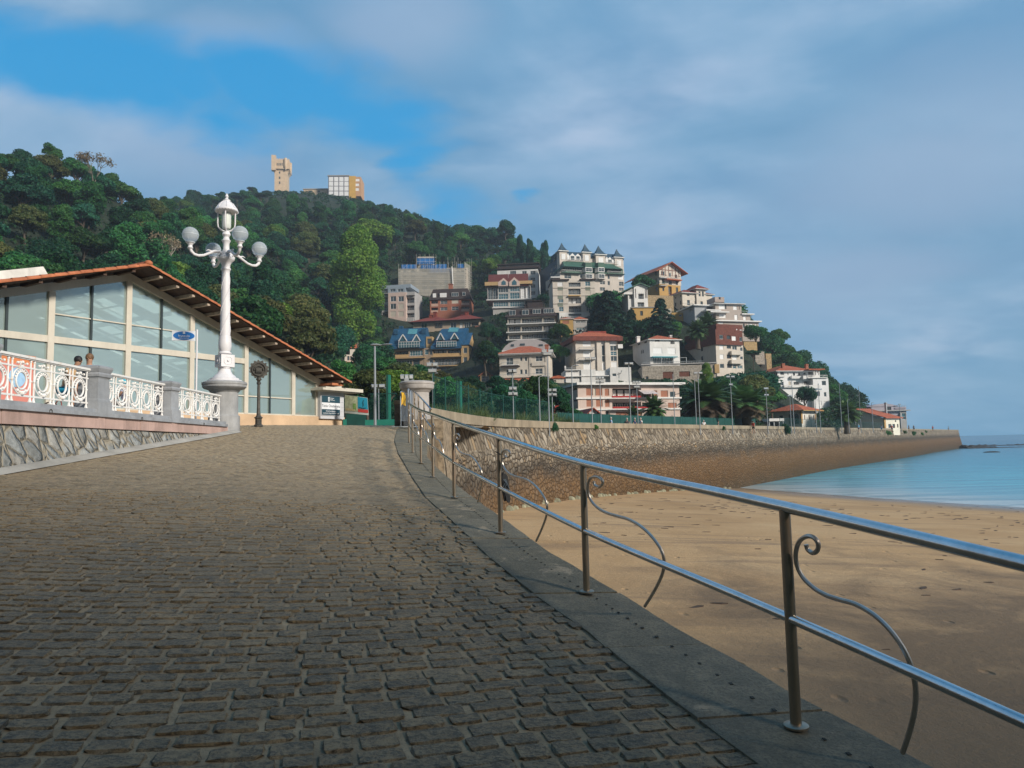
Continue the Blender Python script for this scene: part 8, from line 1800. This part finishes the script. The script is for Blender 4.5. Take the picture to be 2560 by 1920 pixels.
for x, yt, D in ((1150, 552, 445), (1180, 556, 435), (1208, 562, 428), (1238, 566, 420), (1262, 574, 410), (1288, 590, 400), (1312, 606, 390), (1338, 618, 380), (1356, 630, 372)): tree_px(('round2', 'round1')[x % 4 == 0], x, yt, yt + 75, D, 'dark tree on the falling skyline between the hilltop and the turreted block', 1.3, 'trees on the falling skyline')
for key, x, yt, yb, D, wd, lab in [('palmd', 1770, 928, 1063, 98, 1.5, 'huge palm with drooping dry lower fronds, left of the big pair by the courts'), ('palmd', 1868, 945, 1066, 104, 1.5, 'huge palm with drooping dry fronds and a split brown crown, right of the big pair'), ('palmg', 1637, 978, 1062, 92, 1.2, 'green palm in front of the pink apartments'), ('palmg', 1584, 1005, 1062, 96, 1.0, 'smaller palm half hidden left of the green palm by the pink apartments'),
   ('palmg', 2118, 990, 1070, 150, 1.35, 'seaside palm between the white villa block and the long white house'), ('palmg', 1770, 772, 850, 200, 1.0, 'palm in front of the stepped apartments, upper one'), ('palmg', 1745, 790, 860, 190, 1.1, 'palm in front of the stepped apartments, lower one')]:
    p = pix(x, yb, D); h = (pix(x, yt, D).z - p.z) * .92; put(key, tuple(p), h, wd, lab)
# shrubs behind the net fence
k = 0
for x in range(1085, 1440, 17):
    D = qd(x) + 5.5 + rnd.random() * 3; p = pix(x, 1060, D); p.z = tz(p.x, p.y) - .2
    put('reed' if k % 3 else 'bushp', tuple(p), rnd.uniform(1.7, 2.3) if k % 3 else rnd.uniform(1.9, 2.6), 1.1 if k % 3 else .8, 'pale green reedy shrub behind the net fence on the sea wall', 'reedy shrubs behind the net fence'); k += 1
# town greenery between houses
def free(px, top, base, D, w):
    for (x0, x1, y0, y1, Db) in BR:
        if px + w > x0 and px - w < x1 and base > y0 and top < y1 - 6 and D < Db + 14: return False
        if px + w * .4 > x0 and px - w * .4 < x1 and abs(D - Db) < 12 and top < y1 and base > y0: return False
    return True
n = 0; rnd.seed(21)
cand = []
D = 118.0
while D < 300:
    px = 820 + rnd.random() * 12
    while px < 2140:
        x = (px - 1280) / FOC * D; z = tz(x, D); h = rnd.uniform(3.6, 8.5); base = 1117 - .022 * (px - 1280) - (z - 6) / D * FOC; w = .36 * h / D * FOC; top = base - h / D * FOC
        if top < base and free(px, top, base, D, w) and base < 1052 and (px < 1950 or D > 150): cand.append((px, D, z, h))
        px += max(10, 1.7 * w)
    D += 7.5
rnd.shuffle(cand)
for (px, D, z, h) in cand:
    if n >= 275: break
    key = rnd.choice(['bushg', 'bush', 'round2', 'bush', 'bushg', 'bush', 'round1', 'bushg', 'cedar', 'bush']); x = (px - 1280) / FOC * D
    lab = {'round1': 'green garden tree among the hillside houses', 'round2': 'dark garden tree among the hillside houses', 'round3': 'olive garden tree among the hillside houses', 'bush': 'dark bush among the hillside houses', 'bushg': 'green bush among the hillside houses', 'cedar': 'small conifer among the hillside houses'}[key]
    put(key, (x, D, z - .3), h * (1.25 if key in ('bush', 'bushg') else 1), 1.15, lab, 'trees and bushes among the houses'); n += 1
print('garden trees', len(cand), n)
# the wood
cand = []; rnd.seed(5); D = 62.0
def zone_h(px, D):
    if px < 360 and D < 260: return 9 + rnd.random() * 4.5
    return 8.5 + rnd.random() * 5 + D * .006
while D < 640:
    step = 9.0 + D * .0125; px = -190 + rnd.random() * 20
    while px < 1400:
        x = (px - 1280) / FOC * D + rnd.uniform(-2, 2); Dj = D + rnd.uniform(-2.5, 2.5)
        if Dj > 55:
            z = tz(x, Dj); slope = (tz(x, Dj + 6) - z) / 6; h = zone_h(px, Dj) * (.62 if Dj < 105 else 1); base = 1117 - .022 * (px - 1280) - (z - 6) / Dj * FOC; top = base - h / Dj * FOC; w = .33 * h / Dj * FOC
            ridge = np.interp(px, [r[0] for r in RIDGE], [r[2] for r in RIDGE])
            sil = float(np.interp(px, [r[0] for r in RIDGE], [r[1] for r in RIDGE])) + rnd.uniform(-7, 12) - (5 if rnd.random() < .12 else 0)
            if top < sil: h = (base - sil) * Dj / FOC; top = sil; w = .33 * h / Dj * FOC
            if h > 5.0 and Dj < ridge + 12 and slope > -.15 and free(px, top, base, Dj, w) and z > EYE.z + 2.5: cand.append((px, x, Dj, z, h, base, top))
        px += step * FOC / D * rnd.uniform(.8, 1.15)
    D += step * .98
# keep those the camera sees: nearest first along each column, hidden ones out
prof = {}
vis = []
for c_ in sorted(cand, key=lambda c_: c_[2]):
    px, x, Dj, z, h, base, top = c_; w = .30 * h / Dj * FOC; i0 = int((px - w) // 8); i1 = int((px + w) // 8); see = 0
    for i in range(i0, i1 + 1):
        q = prof.get(i, 1010 if px > 880 else (700 + max(0, px - 345) * .56 if px > 345 else 700 - px * .08))
        if top < q - 4: see += min(30, q - top)
        prof[i] = min(q, top + h / Dj * FOC * .22)
    if see / (i1 - i0 + 1) > 3.0: vis.append((see * 8, c_))
print('wood trees', len(cand), len(vis))
vis.sort(key=lambda v: -v[0]); keep = [v[1] for v in vis[:285]]; rest = [v[1] for v in vis[285:]]
GR = 'trees of the wooded hill'
rs = np.random.RandomState(77)
def pick(px, D):
    q = rs.rand()
    if px < 400 and D < 300: return ['round1', 'round2', 'tall2', 'round3', 'round1', 'tall1', 'round2'][int(q * 7)]
    if D > 420: return ['pine', 'round2', 'pine', 'tall1', 'round2', 'round1', 'pine'][int(q * 7)]
    return ['round1', 'round2', 'tall1', 'round3', 'round2', 'tall2', 'yround' if rs.rand() < .25 else 'round2', 'round1'][int(q * 8)]
KL = {'round1': 'mid green broadleaf tree in the woods covering the hill', 'round2': 'dark green broadleaf tree in the woods covering the hill', 'round3': 'olive brownish tree in the woods covering the hill', 'tall1': 'dark upright tree in the woods covering the hill', 'tall2': 'green upright tree in the woods covering the hill',
      'pine': 'umbrella pine in the woods near the hilltop', 'yround': 'yellow green round tree in the woods covering the hill', 'bare': 'brown bare tree in the woods covering the hill'}
for (px, x, D, z, h, base, top) in keep:
    key = pick(px, D); wd = rs.uniform(1.05, 1.35) * (.95 if key != 'pine' else .9)
    put(key, (x, D, z - .8), h * (1.1 if key in ('tall1', 'tall2') else 1), wd, KL[key], GR)
def understory():
    """low growth, far-off remaining trees: leaf clumps in one mass"""
    rr = np.random.RandomState(9); Cs = []; Ns = []; Ss = []
    for i in range(8200):
        px = rr.uniform(-190, 2120) if i % 2 else rr.uniform(880, 2120); D = 58 + (600 - 58) * rr.rand() ** 1.15
        x = (px - 1280) / FOC * D; z = tz(x, D)
        if z < EYE.z + 2.6 or (px > 1420 and D > 330): continue
        h = rr.uniform(1.4, 3.6); base = 1117 - .022 * (px - 1280) - (z - 6) / D * FOC
        if not free(px, base - h / D * FOC, base, D, 2.2 / D * FOC): continue
        if px < 880 and base > 1000: continue
        k = 46; d = rr.normal(size=(k, 3)); d /= np.linalg.norm(d, axis=1)[:, None]; d[:, 2] = np.abs(d[:, 2])
        Cs.append(np.array([x, D, z]) + d * np.array([h * .95, h * .95, h])); Ns.append(d); Ss.append(np.full(k, .30 + D * .0009))
    for (px, x, D, z, h, base, top) in rest:
        k = 700; d = rr.normal(size=(k, 3)); d /= np.linalg.norm(d, axis=1)[:, None]
        Cs.append(np.array([x, D, z + h * .62]) + d * np.array([h * .33, h * .33, h * .38]) * (.75 + .3 * rr.rand(k))[:, None]); Ns.append(d); Ss.append(np.full(k, .62))
    C = np.concatenate(Cs); N = np.concatenate(Ns); S = np.concatenate(Ss)
    V, F = leaves_np(C, N, 1.0, rr); V = V.reshape(-1, 4, 3); m_ = V.mean(1, keepdims=True); V = m_ + (V - m_) * S[:, None, None] * 1.15
    o = np_mesh('undergrowth', V.reshape(-1, 3), F, L_UNDER); tag(o, 'low bushes and undergrowth between the trees of the hill', kind='stuff')
L_UNDER = leafmat('leaf_under', (.006, .042, .020), (.015, .072, .028), (.045, .10, .032), 0, 0)
understory()
# plants rooted in the sea wall
for x, yt, yb, lab in ((1384, 1056, 1082, 'grey green plant growing out of the sea wall below the thick floodlight pole'), (1488, 1060, 1076, 'small tuft of plant on the sea wall below the beige tower'), (1805, 1062, 1078, 'small green weed on the sea wall below the big palms'), (1960, 1060, 1090, 'dark green bush hanging on the sea wall left of the lodge'),
    (2212, 1074, 1090, 'bright green tuft on the sea wall, leftmost of the row near its end'), (2226, 1074, 1082, 'small bright green tuft second from the left near the wall end'), (2254, 1074, 1086, 'bright green patch on the sea wall, third near its end'), (2275, 1077, 1092, 'bright green patch on the sea wall, fourth near its end'), (2296, 1078, 1090, 'bright green patch on the sea wall, fifth near its end'), (2308, 1074, 1084, 'bright green patch on the sea wall, rightmost near its end')):
    D = qd(x) - .35; p = pix(x, yb, D); h = (pix(x, yt, D).z - p.z) * 1.25; put('bush' if x in (1960, 1384) else 'bushg', tuple(p), h, .8 if x < 2200 else 1.3, lab)

# ------------------------------------------------------------------ net fences on the promenade
netm2, T, pb = newmat('green_net'); tr = T.n('ShaderNodeBsdfTransparent'); mx = T.n('ShaderNodeMixShader'); pb.inputs['Base Color'].default_value = (.01, .075, .06, 1); mx.inputs[0].default_value = .17
T.l(tr.outputs[0], mx.inputs[1]); T.l(pb.outputs[0], mx.inputs[2]); T.l(mx.outputs[0], [n for n in netm2.node_tree.nodes if n.type == 'OUTPUT_MATERIAL'][0].inputs[0])
def fence(xs, off, hf, label, name, mt, solid, post_every=1):
    P = []
    for x in xs: D = qd(x) + off; p = pix(x, 1060, D); p.z = qz(x) - 1.05; P.append(p)
    root = thing(name, label, 'fence', tuple(P[0])); o = P[0]
    for a, b_ in zip(P, P[1:]):
        mb = MB(); h = hf(a); h2 = hf(b_); mb.face([a - o, b_ - o, b_ - o + Vector((0, 0, h2)), a - o + Vector((0, 0, h))]); mb.build('net_panel', mt, root)
    for a in P: mb = MB(); mb.tube([a - o, a - o + Vector((0, 0, hf(a) + .15))], .035, 5); mb.build('post', M_DGREEN, root)
    mb = MB(); mb.tube([a - o + Vector((0, 0, hf(a))) for a in P], .02, 4); mb.build('top_wire', M_DGREEN, root)
fence(list(range(1085, 1400, 29)), 3.2, lambda p: 2.6 + .0 * p.y, 'tall see-through green net fence on dark posts above the sea wall, left part', 'net_fence', netm2, False)
fence(list(range(1395, 1915, 26)), 6.0, lambda p: 1.75 + .004 * p.y, 'dark green solid windscreen fence around the tennis courts behind the sea wall', 'windscreen_fence', M_DGREEN, True)
fence(list(range(1950, 2215, 26)), 6.0, lambda p: 2.6, 'low green net fence in front of the lodge and the long white house', 'net_fence', netm2, False)
def hoard_net():
    root = thing('court_net', 'tall green court netting between the grey street light and the rough pier', 'net', tuple(pix(925, 1060, 37.5))); o = pix(925, 1060, 37.5); mb = MB(); a = pix(925, 1050, 37.5) - o; b_ = pix(992, 1050, 37.5) - o; zt = pix(925, 985, 37.5).z - o.z
    mb.face([a, b_, Vector((b_.x, b_.y, zt)), Vector((a.x, a.y, zt))]); mb.build('net_panel', netm2, root); mb = MB(); mb.bar((a.x, a.y, zt), (b_.x, b_.y, zt), .04, .04); mb.build('top_wire', M_DGREEN, root)
hoard_net()
# ------------------------------------------------------------------ people
def skin_mesh(name, pts, edges, rad, mt, parent, sub=1):
    me = bpy.data.meshes.new(name); me.from_pydata([tuple(p) for p in pts], edges, []); o = bpy.data.objects.new(name, me); col.objects.link(o)
    sk = o.modifiers.new('s', 'SKIN'); sk.use_smooth_shade = True
    for i, r in enumerate(rad): v = me.skin_vertices[0].data[i]; v.radius = r if isinstance(r, tuple) else (r, r); v.use_root = (i == 0)
    ss = o.modifiers.new('u', 'SUBSURF'); ss.levels = sub; ss.render_levels = sub
    bpy.context.view_layer.update(); m2 = bpy.data.meshes.new_from_object(o.evaluated_get(bpy.context.evaluated_depsgraph_get())); bpy.data.objects.remove(o); m2.name = name
    m2.materials.clear(); m2.materials.append(mt); q = bpy.data.objects.new(name, m2); col.objects.link(q); q.parent = parent; return q
SKIN = mat('skin', (.42, .24, .16), .6, var=.08)
def person(loc, rz, label, top, legs, hair, pose='walk', hat=None, group=None, H=1.72, sleeve=True):
    root = thing('person', label, 'person', tuple(loc), rz, group); s = H / 1.72
    st = .16 if pose == 'walk' else 0; sit = pose in ('sit', 'bike'); hz_ = .62 if sit else .95; lean = .28 if pose == 'bike' else .04
    V = lambda *a: Vector(a) * s
    kn = [V(-.10, -.05 - (.38 if sit else st * .5), .50 if not sit else hz_ - .05), V(.10, -.02 - (.38 if sit else -st * .4), .50 if not sit else hz_ - .02)]
    an = [V(-.10, .02 - (.34 if sit else st), .09), V(.10, .04 - (.30 if sit else -st), .09)]
    ch = V(0, -lean, hz_ + .42); nk = V(0, -lean * 1.25, hz_ + .55); hd = V(0, -lean * 1.4 - .01, hz_ + .67)
    sh = [V(-.18, -lean, hz_ + .47), V(.18, -lean, hz_ + .47)]; rf = .30 if sit else .05
    el = [V(-.25, -lean - rf * .5, hz_ + .20), V(.25, -lean - rf * .5, hz_ + .20)]; wr = [V(-.24, -lean - rf - .06, hz_ + .02), V(.24, -lean - rf - .06, hz_ + .02)]
    hn = [w_ + V(0, -.02, -.09) for w_ in wr]; ft = [a + V(0, -.15, -.05) for a in an]
    P = [V(0, 0, hz_), ch, nk, hd, hd + V(0, 0, .09)] + [sh[0], el[0], wr[0], hn[0], sh[1], el[1], wr[1], hn[1]] + [V(-.09, 0, hz_ - .05), kn[0], an[0], ft[0], V(.09, 0, hz_ - .05), kn[1], an[1], ft[1]]
    E = [(0, 1), (1, 2), (2, 3), (3, 4), (1, 5), (5, 6), (6, 7), (7, 8), (1, 9), (9, 10), (10, 11), (11, 12), (0, 13), (13, 14), (14, 15), (15, 16), (0, 17), (17, 18), (18, 19), (19, 20)]
    r = [(.14, .10), (.15, .10), .052, .088, .075, .055, .042, .032, .03, .055, .042, .032, .03, .08, .055, .04, .035, .08, .055, .04, .035]; r = [tuple(x * s for x in q) if isinstance(q, tuple) else q * s for q in r]
    skin_mesh('body', P, E, r, SKIN, root)
    T_ = [V(0, 0, hz_ + .02), V(0, -lean * .5, hz_ + .22), ch, sh[0], (sh[0] + el[0]) / 2 if sleeve else el[0], sh[1], (sh[1] + el[1]) / 2 if sleeve else el[1], nk - V(0, 0, .04)]
    skin_mesh('top', T_, [(0, 1), (1, 2), (2, 3), (3, 4), (2, 5), (5, 6), (2, 7)], [(.17 * s, .125 * s), (.16 * s, .12 * s), (.17 * s, .12 * s), .075 * s, .062 * s, .075 * s, .062 * s, .07 * s], mat('cloth_' + top[0], top[1], .8, var=.12), root)
    skin_mesh('shorts', [V(0, 0, hz_), P[13], kn[0].lerp(P[13], .25), P[17], kn[1].lerp(P[17], .25)], [(0, 1), (1, 2), (0, 3), (3, 4)], [(.165 * s, .12 * s), .10 * s, .085 * s, .10 * s, .085 * s], mat('cloth_' + legs[0], legs[1], .8, var=.12), root)
    mb = MB(); mb.sphere(hd + V(0, .018, .055), .103 * s, 12, 8, 0, (.92, 1.02, 1.0)); mb.build('cap' if hat else 'hair', mat('cloth_' + hat[0], hat[1], .6) if hat else mat('hair_' + hair[0], hair[1], .6, var=.25, scale=20), root, True)
    mb = MB(); f = hd + V(0, -.085, .0); mb.sphere(f + V(0, -.012, .0), .014 * s, 6, 4); mb.sphere(f + V(-.032, .004, .03), .009 * s, 5, 3); mb.sphere(f + V(.032, .004, .03), .009 * s, 5, 3); mb.build('face', SKIN, root, True)
    return root
BLK = ('black', (.02, .02, .022)); NVY = ('navy', (.02, .04, .10)); WH = ('white', (.75, .75, .76)); LAV = ('lavender', (.52, .55, .72)); BLU = ('blue', (.02, .30, .50)); TAN = ('tan', (.60, .40, .22)); RED = ('red', (.50, .05, .04)); ORG = ('orange', (.55, .14, .06)); LBL = ('lightblue', (.35, .50, .72)); GRY = ('grey', (.10, .10, .11))
BR_ = ('brown', (.16, .09, .045)); GH = ('gray', (.40, .38, .36)); DK = ('dark', (.02, .015, .012))
zp = Z0 + .70
def pf(x, D, z=None): p = pix(x, 1000, D); p.z = zp if z is None else z; return p
person(pf(222, 16.4, zp - .03), R(20), 'woman with brown tied hair and dark top, her head above the balustrade pillar', NVY, NVY, BR_, 'walk', H=1.6)
person(pf(162, 18.3, zp + .38), R(75), 'cyclist in black helmet, tan top and bright blue shorts seen through the balustrade', TAN, BLU, DK, 'bike', BLK)
person(pf(312, 14.6), R(-60), 'seated child in pale lavender shirt and cyan cap behind the balustrade', LAV, WH, DK, 'sit', ('cyan', (.05, .42, .55)), H=.98)
def bicycle():
    p = pf(164, 18.3); root = thing('bicycle', 'dark bicycle with brown red tyres ridden by the cyclist in blue shorts', 'bicycle', tuple(p), R(75)); mt = mat('bike_frame', (.25, .04, .03), .4)
    for y in (-.52, .50):
        mb = MB(); mb.tube([(0, y + .33 * math.cos(a), .34 + .33 * math.sin(a)) for a in [2 * PI * k / 24 for k in range(24)]], .018, 6, closed=True); w_ = mb.build('wheel', mat('tyre', (.06, .03, .025), .7), root, True); mb = MB()
        for k in range(8): a = PI * k / 4; mb.tube([(0, y, .34), (0, y + .32 * math.cos(a), .34 + .32 * math.sin(a))], .003, 4)
        mb.build('spokes', RAILM, w_)
    mb = MB(); mb.tube([(0, .50, .34), (0, .05, .32), (0, -.32, .80), (0, .18, .82), (0, .05, .32)], .016, 6); mb.tube([(0, .50, .34), (0, .18, .82), (0, .20, .98)], .014, 6); mb.tube([(0, -.52, .34), (0, -.30, 1.02)], .016, 6); mb.build('frame', mt, root, True)
    mb = MB(); mb.tube([(-.26, -.42, 1.0), (-.1, -.32, 1.04), (.1, -.32, 1.04), (.26, -.42, 1.0)], .012, 6); mb.build('handlebar', mat('bar_black', (.02, .02, .02), .5), root, True); mb = MB(); mb.sphere((0, .22, .99), .10, 8, 5, 0, (.7, 1.3, .35)); mb.build('saddle', mat('bar_black', (0, 0, 0)), root, True)
bicycle()
def kiosk():
    p = pix(-75, 1000, 13.2); q = pix(84, 1000, 14.6); root = thing('orange_banner', 'orange pink advertising banner with a pale blue round picture behind the balustrade', 'banner', (p.x, p.y, zp)); d = Vector((q.x - p.x, q.y - p.y, 0)); z1 = pix(84, 892, 14.6).z - zp; z0 = .12
    mb = MB(); mb.bar(d * .5 + Vector((0, 0, (z0 + z1) / 2)) - d * .5, d * .5 + Vector((0, 0, (z0 + z1) / 2)) + d * .5, .05, z1 - z0); mb.build('panel', mat('banner_orange', (.70, .24, .10), .6, var=.08), root)
    dn = d.normalized(); nn = Vector((dn.y, -dn.x, 0)) * .04; mb = MB(); c = d * .68 + Vector((0, 0, .86)) + nn; n = 24
    mb.face([c + dn * .2 * math.cos(2 * PI * k / n) + Vector((0, 0, .2 * math.sin(2 * PI * k / n))) for k in range(n)]); mb.build('round_picture', mat('banner_sky', (.35, .55, .75), .6, var=.2, scale=6), root)
    mb = MB(); c2 = d * .42 + Vector((0, 0, .72)) + nn * .8; mb.face([c2 - dn * .5 - Vector((0, 0, .35)), c2 + dn * .75 - Vector((0, 0, .35)), c2 + dn * .75 + Vector((0, 0, .42)), c2 - dn * .5 + Vector((0, 0, .42))]); mb.build('pink_patch', mat('banner_pink', (.68, .25, .20), .6, var=.1), root)
    for f in (0, 1): mb = MB(); b_ = d * f; mb.tube([b_, b_ + Vector((0, 0, z1))], .03, 6); mb.build('leg', RAILM, root)
kiosk()
PP = [(1529, 66, 'grey haired man in light blue shirt behind the sea wall by the striped hut', LBL, NVY, GH, None), (1568, 70, 'grey clothed person half hidden behind the sea wall left of the blue jacket', GRY, GRY, GH, None), (1586, 71, 'person in dark blue jacket behind the sea wall near the green palm', NVY, NVY, GH, None), (1603, 71, 'man in a white shirt behind the sea wall left of the green palm', WH, GRY, GH, None),
      (1759, 88, 'man in a white shirt behind the sea wall right of the two close poles', WH, NVY, GH, None), (1795, 92, 'person in dark clothes walking before the windscreen fence between the big palms', GRY, GRY, DK, None), (1883, 101, 'person in red and black behind the sea wall right of the big palms', RED, BLK, DK, None), (2146, 156, 'person in blue jacket and white cap by the seaside palm', BLU, NVY, DK, WH), (2203, 172, 'person in blue near the long white house door', LBL, BLU, DK, None), (2229, 180, 'person in red sitting before the long white house', RED, NVY, DK, None),
      (2271, 196, 'person in black leaning at the wall right of the rotunda', BLK, BLK, DK, None), (2284, 202, 'grey haired person near the wall end in dark clothes', GRY, BLK, GH, None), (2331, 232, 'person in red on the far end of the sea wall', RED, BLK, DK, None), (2370, 262, 'person in white, farthest out on the sea wall', WH, GRY, DK, None)]
for i, (x, D, lab, tp, lg, hr, hat) in enumerate(PP):
    p = pix(x, 1060, D); p.z = qz(x) - 1.12; person(tuple(p), R(-90 + (i * 67) % 180), lab, tp, lg, hr, 'walk', hat)
# sandals left on the ramp by the wall
def sandals(x, y, c, lab, rz, two=True, nm='sandals'):
    p = onramp(x, y); p.z = rampz(p.x, p.y) + .012; root = thing(nm, lab, 'shoes', tuple(p), rz); m_ = mat('rubber_' + c[0], c[1], .6, var=.15)
    for k in range(2 if two else 1):
        mb = MB(); o_ = Vector((k * .12, k * .05, 0)); mb.zprism([(o_.x + .045 * math.cos(a) * (1 + .2 * math.sin(a)), o_.y + .14 * math.sin(a)) for a in [2 * PI * j / 14 for j in range(14)]], 0, .03); s_ = mb.build('sole', m_, root); mb = MB(); mb.tube([(o_.x - .045, o_.y + .02, .02), (o_.x - .02, o_.y + .05, .075), (o_.x + .02, o_.y + .05, .075), (o_.x + .045, o_.y + .02, .02)], .02, 6); mb.build('strap', m_, s_, True)
sandals(381, 1106, ('white', (.6, .6, .6)), 'pair of white sandals at the foot of the wall, nearest of the shoes', R(60)); sandals(405, 1103, ('slate', (.05, .08, .10)), 'slate blue sandals next to the white pair by the wall', R(80)); sandals(438, 1097, ('black2', (.03, .035, .04)), 'black sandals between the slate pair and the farthest pair', R(80)); sandals(479, 1089, ('navy2', (.03, .045, .06)), 'dark sandals lying farthest up the ramp, away from the wall', R(95))
